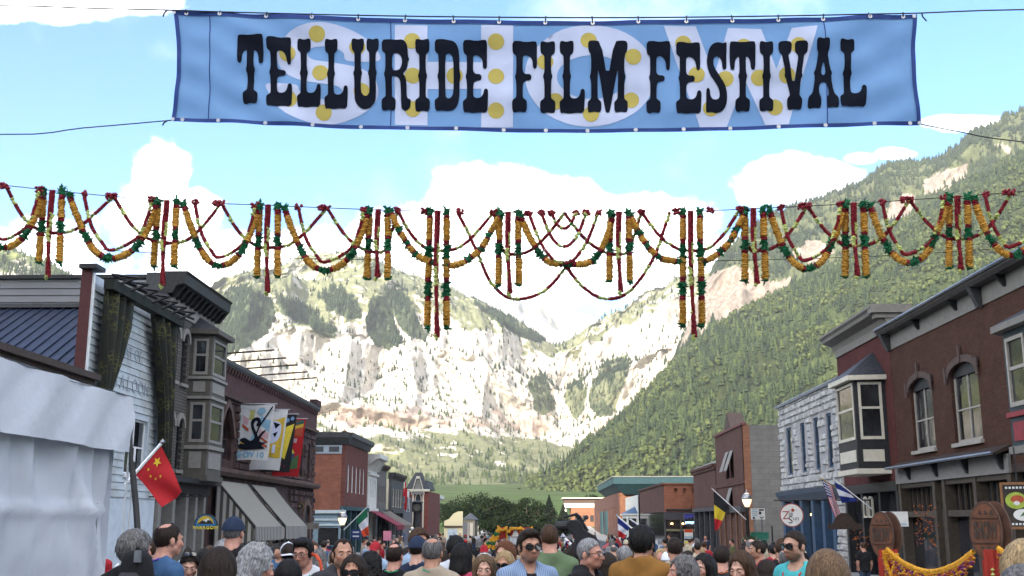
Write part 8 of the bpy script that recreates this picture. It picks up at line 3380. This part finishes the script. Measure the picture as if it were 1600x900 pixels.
c_blue, c_black, c_char, c_white, c_tan = cloth('steel_blue', (.045, .10, .20)), cloth('black', (.014, .014, .016)), cloth('charcoal', (.04, .04, .045)), cloth('white', (.60, .62, .66)), cloth('khaki', (.34, .28, .21))
c_green, c_brown, c_teal, c_red, c_rose, c_navy, c_grey, c_purple = cloth('sage', (.11, .16, .085)), cloth('tobacco', (.22, .105, .025)), cloth('turquoise', (.07, .40, .42)), cloth('red', (.32, .02, .03)), cloth('rose', (.42, .05, .10)), cloth('navy', (.02, .03, .06)), cloth('grey', (.24, .245, .26)), cloth('purple', (.13, .02, .14))
c_orange, c_pale, c_olive, c_cream = cloth('orange', (.45, .12, .03)), cloth('pale_blue', (.28, .38, .50)), cloth('olive', (.12, .12, .05)), cloth('cream', (.50, .44, .32))
m_lg, m_lr, m_lp = mat('lanyard_green', (.02, .26, .12), .6), mat('lanyard_red', (.40, .03, .02), .6), mat('lanyard_purple', (.09, .05, .35), .6)
# striped denim-blue shirt
c_strp = bpy.data.materials.new('cloth_striped')
c_strp.use_nodes = True
t = NT(c_strp.node_tree)
p_ = c_strp.node_tree.nodes['Principled BSDF']
p_.inputs['Roughness'].default_value = .9
co = t.n('ShaderNodeTexCoord').outputs['Object']
sp = t.n('ShaderNodeSeparateXYZ', ins={0: co})
sw = t.m('SINE', t.m('MULTIPLY', sp.outputs[0], 420))
t.s(p_.inputs['Base Color'], t.mix(t.ss(sw, -.3, .6), t.mix(t.noise(co, 9, 4), (.10, .17, .30), (.15, .23, .38)), (.27, .34, .46)))

# ---- the people one can tell apart, nearest rows
person('man with thinning dark hair in a blue t-shirt, seen from behind at left', 264, 816, 8.5, 140, skin='ruddy', hair='bald', hcol='dark', scol=c_blue, lanyard=m_lp)
person('smiling woman with sunglasses pushed up, looking down at left', 297, 860, 10.0, 18, True, 'fair', 'bun', 'dark', 'tee', c_purple, tilt=16, glasses=('sun', 1))
person('dark-haired person seen from behind, in front of the grey-curled head', 343, 857, 5.9, 178, True, 'fair', 'bob', 'dark', 'tee', c_blue)
person('man in a navy baseball cap seen from behind below the striped awning', 366, 808, 10.0, 176, skin='ruddy', hair='crop', hcol='darkgrey', scol=c_black, cap=(c_navy, c_navy))
person('person with curly grey hair and grey collar, head bowed, at left', 394, 848, 7.1, 110, skin='ruddy', hair='curly', hcol='grey', shirt='shirt', scol=c_grey, tilt=16)
person('person in a white cap behind the bespectacled man', 451, 848, 12.0, 200, skin='ruddy', hair='short', hcol='dark', scol=c_char, cap=(c_white, c_white, True))
person('man with dark hair and glasses in a white t-shirt with green lanyard', 476, 839, 10.0, -12, skin='ruddy', hair='swept', hcol='black', scol=c_white, glasses='clear', lanyard=m_lg, tilt=10)
person('black-haired person seen from behind left of the white t-shirt', 452, 874, 8.0, 180, True, 'fair', 'long', 'black', 'tee', c_black)
person('man with receding brown hair and stubble facing the camera', 536, 841, 9.2, 22, skin='stubble', hair='recede', hcol='dark', shirt='jacket', scol=c_char)
person('laughing woman with long dark hair and large sunglasses', 553, 867, 7.8, -6, True, 'tan', 'long', 'dark', 'tee', c_char, glasses='bigsun')
person('person with a round dark bun of hair behind the laughing woman', 580, 863, 10.2, 175, True, 'fair', 'curly', 'black', 'tee', c_navy)
person('balding man in black with green lanyard seen from behind', 617, 848, 10.6, 170, skin='ruddy', hair='bald', hcol='dark', scol=c_black, lanyard=m_lg)
person('man with tousled brown hair standing tall left of the tan shirt', 655, 826, 12.0, 30, skin='tan', hair='thick', hcol='brown', shirt='shirt', scol=c_pale)
person('person in a dark navy cap just left of the tan shirt', 653, 838, 11.0, 165, skin='fair', hair='crop', hcol='dark', scol=c_navy, cap=(c_navy, c_navy))
person('man with greying hair and bald spot in a tan shirt seen from behind', 676, 839, 9.2, 176, skin='tan', hair='bald', hcol='darkgrey', shirt='shirt', scol=c_tan, lanyard=m_lg)
person('black-haired woman with bob in a rose top seen from behind', 722, 850, 10.4, 160, True, 'tan', 'bob', 'black', 'tee', c_rose)
person('taller dark-haired person behind the woman in rose', 712, 838, 12.5, 190, skin='tan', hair='thick', hcol='black', scol=c_white)
person('woman with pale headband and light brown hair facing the camera', 757, 867, 8.9, 0, True, 'fair', 'bob', 'light', 'tee', c_char, headset=c_white)
person('woman with long auburn hair and glasses looking left', 789, 846, 11.0, -28, True, 'fair', 'longwave', 'red', 'tee', c_rose, glasses='clear')
person('blonde woman in sunglasses behind the man in the striped shirt', 788, 861, 9.8, -14, True, 'tan', 'long', 'blond', 'tee', c_grey, glasses='sun')
person('dark-haired man in sunglasses and blue striped shirt, centre front', 827, 827, 8.7, 18, skin='stubble', hair='swept', hcol='dark', shirt='shirt', scol=c_strp, glasses='sun', under=c_black)
person('man with short brown hair in a green shirt seen from behind', 858, 818, 10.4, 192, skin='ruddy', hair='crop', hcol='brown', shirt='shirt', scol=c_green)
person('dark-haired woman looking down behind the green shirt', 890, 857, 13.0, -25, True, 'tan', 'bob', 'dark', 'tee', c_char, tilt=16)
person('grey-haired man with glasses in black looking to the right', 921, 840, 9.0, 62, skin='ruddy', hair='short', hcol='grey', shirt='jacket', scol=c_black, glasses='clear', lanyard=m_lr)
person('woman with long dark hair between the black and brown jackets', 950, 864, 10.6, 155, True, 'fair', 'long', 'dark', 'tee', c_white)
person('grey-haired person half hidden left of the brown jacket', 976, 852, 12.0, 170, skin='fair', hair='short', hcol='grey', scol=c_pale)
person('man with thick dark wavy hair in a brown canvas jacket, from behind', 1003, 822, 8.8, 158, skin='tan', hair='thick', hcol='black', shirt='jacket', scol=c_brown)
person('man with curly grey hair in profile right of the brown jacket', 1066, 869, 8.5, -78, skin='ruddy', hair='curly', hcol='darkgrey', scol=c_char)
person('dark-haired woman talking, turned to the left', 1099, 865, 8.8, -42, True, 'fair', 'long', 'black', 'tee', c_char)
person('man in a charcoal tee with orange strap seen from behind', 1127, 851, 11.0, 165, skin='ruddy', hair='short', hcol='dark', scol=c_char, lanyard=mat('lanyard_orange', (.45, .12, .03), .6))
person('brown-haired woman looking down to the left', 1160, 859, 8.4, -38, True, 'fair', 'bob', 'brown', 'tee', c_red, tilt=14)
person('bearded man in sunglasses and turquoise t-shirt', 1240, 828, 9.4, -50, skin='beard', hair='short', hcol='dark', scol=c_teal, glasses='sun', lanyard=m_lr)
person('light brown-haired head seen from behind, in front of the turquoise t-shirt', 1291, 861, 5.2, 175, True, 'fair', 'bob', 'light', 'tee', c_char)
person('blonde person cut off by the right edge', 1600, 846, 4.5, 185, True, 'fair', 'bob', 'blond', 'tee', c_char)
person('dark-grey-haired person at the bottom right corner', 1594, 880, 3.9, 180, True, 'fair', 'short', 'darkgrey', 'tee', c_black)
person('person in a grey knit hat with a black backpack beside the tent', 213, 829, 7.2, 150, skin='ruddy', hair='thick', hcol='darkgrey', shirt='jacket', scol=c_black)
person('brown-haired person glimpsed behind the blue t-shirt', 240, 842, 13.0, 175, skin='fair', hair='short', hcol='brown', scol=c_grey)
person('small dark-haired person beyond the smiling woman', 317, 860, 13.0, 170, skin='fair', hair='short', hcol='black', scol=c_cream)
person('person with light hair and white shirt glimpsed left of the cap', 350, 845, 14.0, 175, skin='fair', hair='curly', hcol='grey', scol=c_white)
person('person with long dark hair past the turquoise t-shirt on the left', 1198, 875, 10.5, 160, True, 'fair', 'bob', 'dark', 'tee', c_pale)
person('person in a pale sun hat among the crowd before the orange shop', 1043, 862, 14.0, 170, skin='fair', hair='short', hcol='grey', scol=c_pale, cap=(c_white, c_cream))
# two onlookers on the brick roof
person('taller dark-clad onlooker on the brick roof', 538, 671, 92, 20, skin='tan', hair='short', hcol='black', shirt='jacket', scol=c_black, low=True, zoff=8.55 - gz(92), trousers=c_black)
person('shorter dark-clad onlooker on the brick roof', 545, 677, 92, 0, skin='tan', hair='short', hcol='dark', shirt='jacket', scol=c_navy, low=True, zoff=8.35 - gz(92), trousers=c_black)

# ---- backpack beside the tent
bp = at_y(219, 872, 6.9)
r = thing('backpack', 'black backpack with grey buckles worn beside the white tent', 'backpack', tuple(bp))
MB().lathe([(0, .05), (.05, .045), (.085, .01), (.105, -.08), (.115, -.25), (.09, -.36), (0, -.37)], (bp.x, bp.y - .05, bp.z), 14).build('bag', c_black, r, smooth=True)
MB().box(bp.x - .07, bp.y - .19, bp.z - .3, bp.x + .06, bp.y - .141, bp.z - .08).build('pocket', c_char, r, bevel=.02)
MB().box(bp.x + .02, bp.y - .165, bp.z - .02, bp.x + .06, bp.y - .141, bp.z + .05).build('buckle', m_metal, r)
MB().tube([(bp.x - .03, bp.y - .05, bp.z + .03), (bp.x, bp.y - .05, bp.z + .065), (bp.x + .03, bp.y - .05, bp.z + .03)], .007, 6).build('handle', c_black, r)
# red backpack strap on the man in white
sp0 = at_y(494, 872, 9.85)
r = thing('shoulder_bag', 'orange-red backpack strap over the white t-shirt', 'bag', tuple(sp0))
MB().tube([at_y(488, 866, 9.95), at_y(494, 868, 9.85), at_y(500, 877, 9.78), at_y(502, 888, 9.76), at_y(503, 905, 9.76)], .016, 6).build('strap', mat('strap_red', (.45, .06, .02), .7), r)

# ---- background crowd
rng = random.Random(42)
cols = [('white', c_white), ('black', c_black), ('grey', c_grey), ('navy', c_navy), ('red', c_red), ('pale blue', c_pale), ('khaki', c_tan), ('olive', c_olive), ('cream', c_cream), ('blue', c_blue)]
hs = [('short', 'dark', False, 'dark-haired'), ('short', 'brown', False, 'brown-haired'), ('bob', 'dark', True, 'long dark-haired'), ('long', 'light', True, 'long fair-haired'), ('bald', 'darkgrey', False, 'balding grey-haired'), ('curly', 'darkgrey', False, 'curly grey-haired'), ('thick', 'black', False, 'thick black-haired'), ('bob', 'blond', True, 'blonde')]
n_c = 0
tries = 0
placed = []
while n_c < 240 and tries < 6000:
	tries += 1
	Y = 11.5 + 80 * rng.random() ** 1.6
	lim = min(10.0, Y * .40)
	X = rng.uniform(-lim, lim)
	if any((X - a) ** 2 + (Y - b) ** 2 < .55 for a, b in placed):
		continue
	if Y < 14 and rng.random() < .4:
		continue
	if Y < 24 and X > 5.2:
		continue
	if (X < -4 and Y < 13) or (X / Y > .235 and Y < 34):
		continue
	placed.append((X, Y))
	st, hc_, fm, hn = rng.choice(hs + hs[:3] + hs[6:7] + hs[:2])
	cn, cm = rng.choice(cols)
	Hh = rng.uniform(1.56, 1.70) if fm else rng.uniform(1.62, 1.80)
	v = Vector((X, Y, gz(Y) + Hh)) - CV
	q = CR.transposed() @ v
	px, py = 800 + FPX * q.x / -q.z, 450 - FPX * q.y / -q.z
	dist = 'nearer' if Y < 16 else ('middle' if Y < 32 else 'far')
	cap_ = None
	if rng.random() < .16:
		cc = rng.choice([c_white, c_navy, c_red, c_cream])
		cap_ = (cc, cc)
	person('%s person in %s in the %s part of the packed crowd' % (hn, cn, dist) + (', wearing a cap' if cap_ else ''), px, py, Y, rng.choice([170, 180, 190, 160, 200, 0, 15, -20, 90, -90, 175, 185]), fm, rng.choice(['fair', 'tan', 'ruddy', 'olive']), st, hc_, 'tee', cm, low=Y > 17, group='people packed in the street crowd', cap=cap_)
	n_c += 1

# ================================================================== television camera above the crowd
vc = at_y(905, 838, 12.0)
r = thing('video_camera', 'black shoulder video camera with drooping cover and lamp above the crowd', 'video camera', tuple(vc))
m_cam = mat('camera_cloth', (.012, .012, .015), .7, .3, 8, .4, 60)
Yc = 12.0
def pc(px, py, dy=0.0): return at_y(px, py, Yc + dy)
mb = MB()
out = [(885, 817), (890, 812), (903, 812), (910, 818), (914, 828), (924, 834), (932, 838), (936, 848), (926, 858), (914, 862), (900, 872), (896, 862), (899, 848), (898, 838), (888, 830)]
a = [pc(*q, -.10) for q in out]
mb.prism(a, (0, .26, 0))
mb.build('covered_body', m_cam, r, bevel=.012)
MB().tube([pc(882, 808), pc(892, 805.5), pc(901, 803.5), pc(906, 808), pc(911, 818), pc(918, 830)], [.012, .014, .018, .018, .018, .02], 7).build('top_handle', m_cam, r)
MB().tube([pc(900, 804), pc(904, 812), pc(909, 824)], .016, 6).build('strut', m_cam, r)
e = pc(916, 808.5)
MB().lathe([(0, -.05), (.024, -.045), (.026, .0), (.018, .03), (0, .035)], tuple(e), 12, 'y').build('lamp_head', m_black, r)
MB().tube([e, pc(912, 813), pc(908, 816)], .008, 5).build('lamp_arm', m_black, r)
MB().lathe([(0, -.16), (.05, -.15), (.055, -.02), (.04, .0), (0, .0)], tuple(pc(890, 822, -.02)), 12, 'x').build('lens_hood', m_black, r)
MB().tube([pc(897, 870), pc(896, 885), pc(897, 905)], [.05, .045, .045], 8).build('shoulder_pad', m_cam, r)

# ================================================================== valley haze
HAZE = 6.2e-5
hz = MB().box(-6800, -5000, -8, 6800, 8800, 1500).build('haze', None)
hz.data.materials.clear()
mh = bpy.data.materials.new('haze')
mh.use_nodes = True
th_ = mh.node_tree
th_.nodes.remove(th_.nodes['Principled BSDF'])
pv = th_.nodes.new('ShaderNodeVolumePrincipled')
pv.inputs['Color'].default_value = (.93, .95, 1.0, 1)
pv.inputs['Density'].default_value = HAZE
pv.inputs['Anisotropy'].default_value = .2
th_.links.new(pv.outputs[0], th_.nodes['Material Output'].inputs['Volume'])
hz.data.materials.append(mh)
tag(hz, 'thin pale air haze filling the valley', 'haze', kind='stuff')
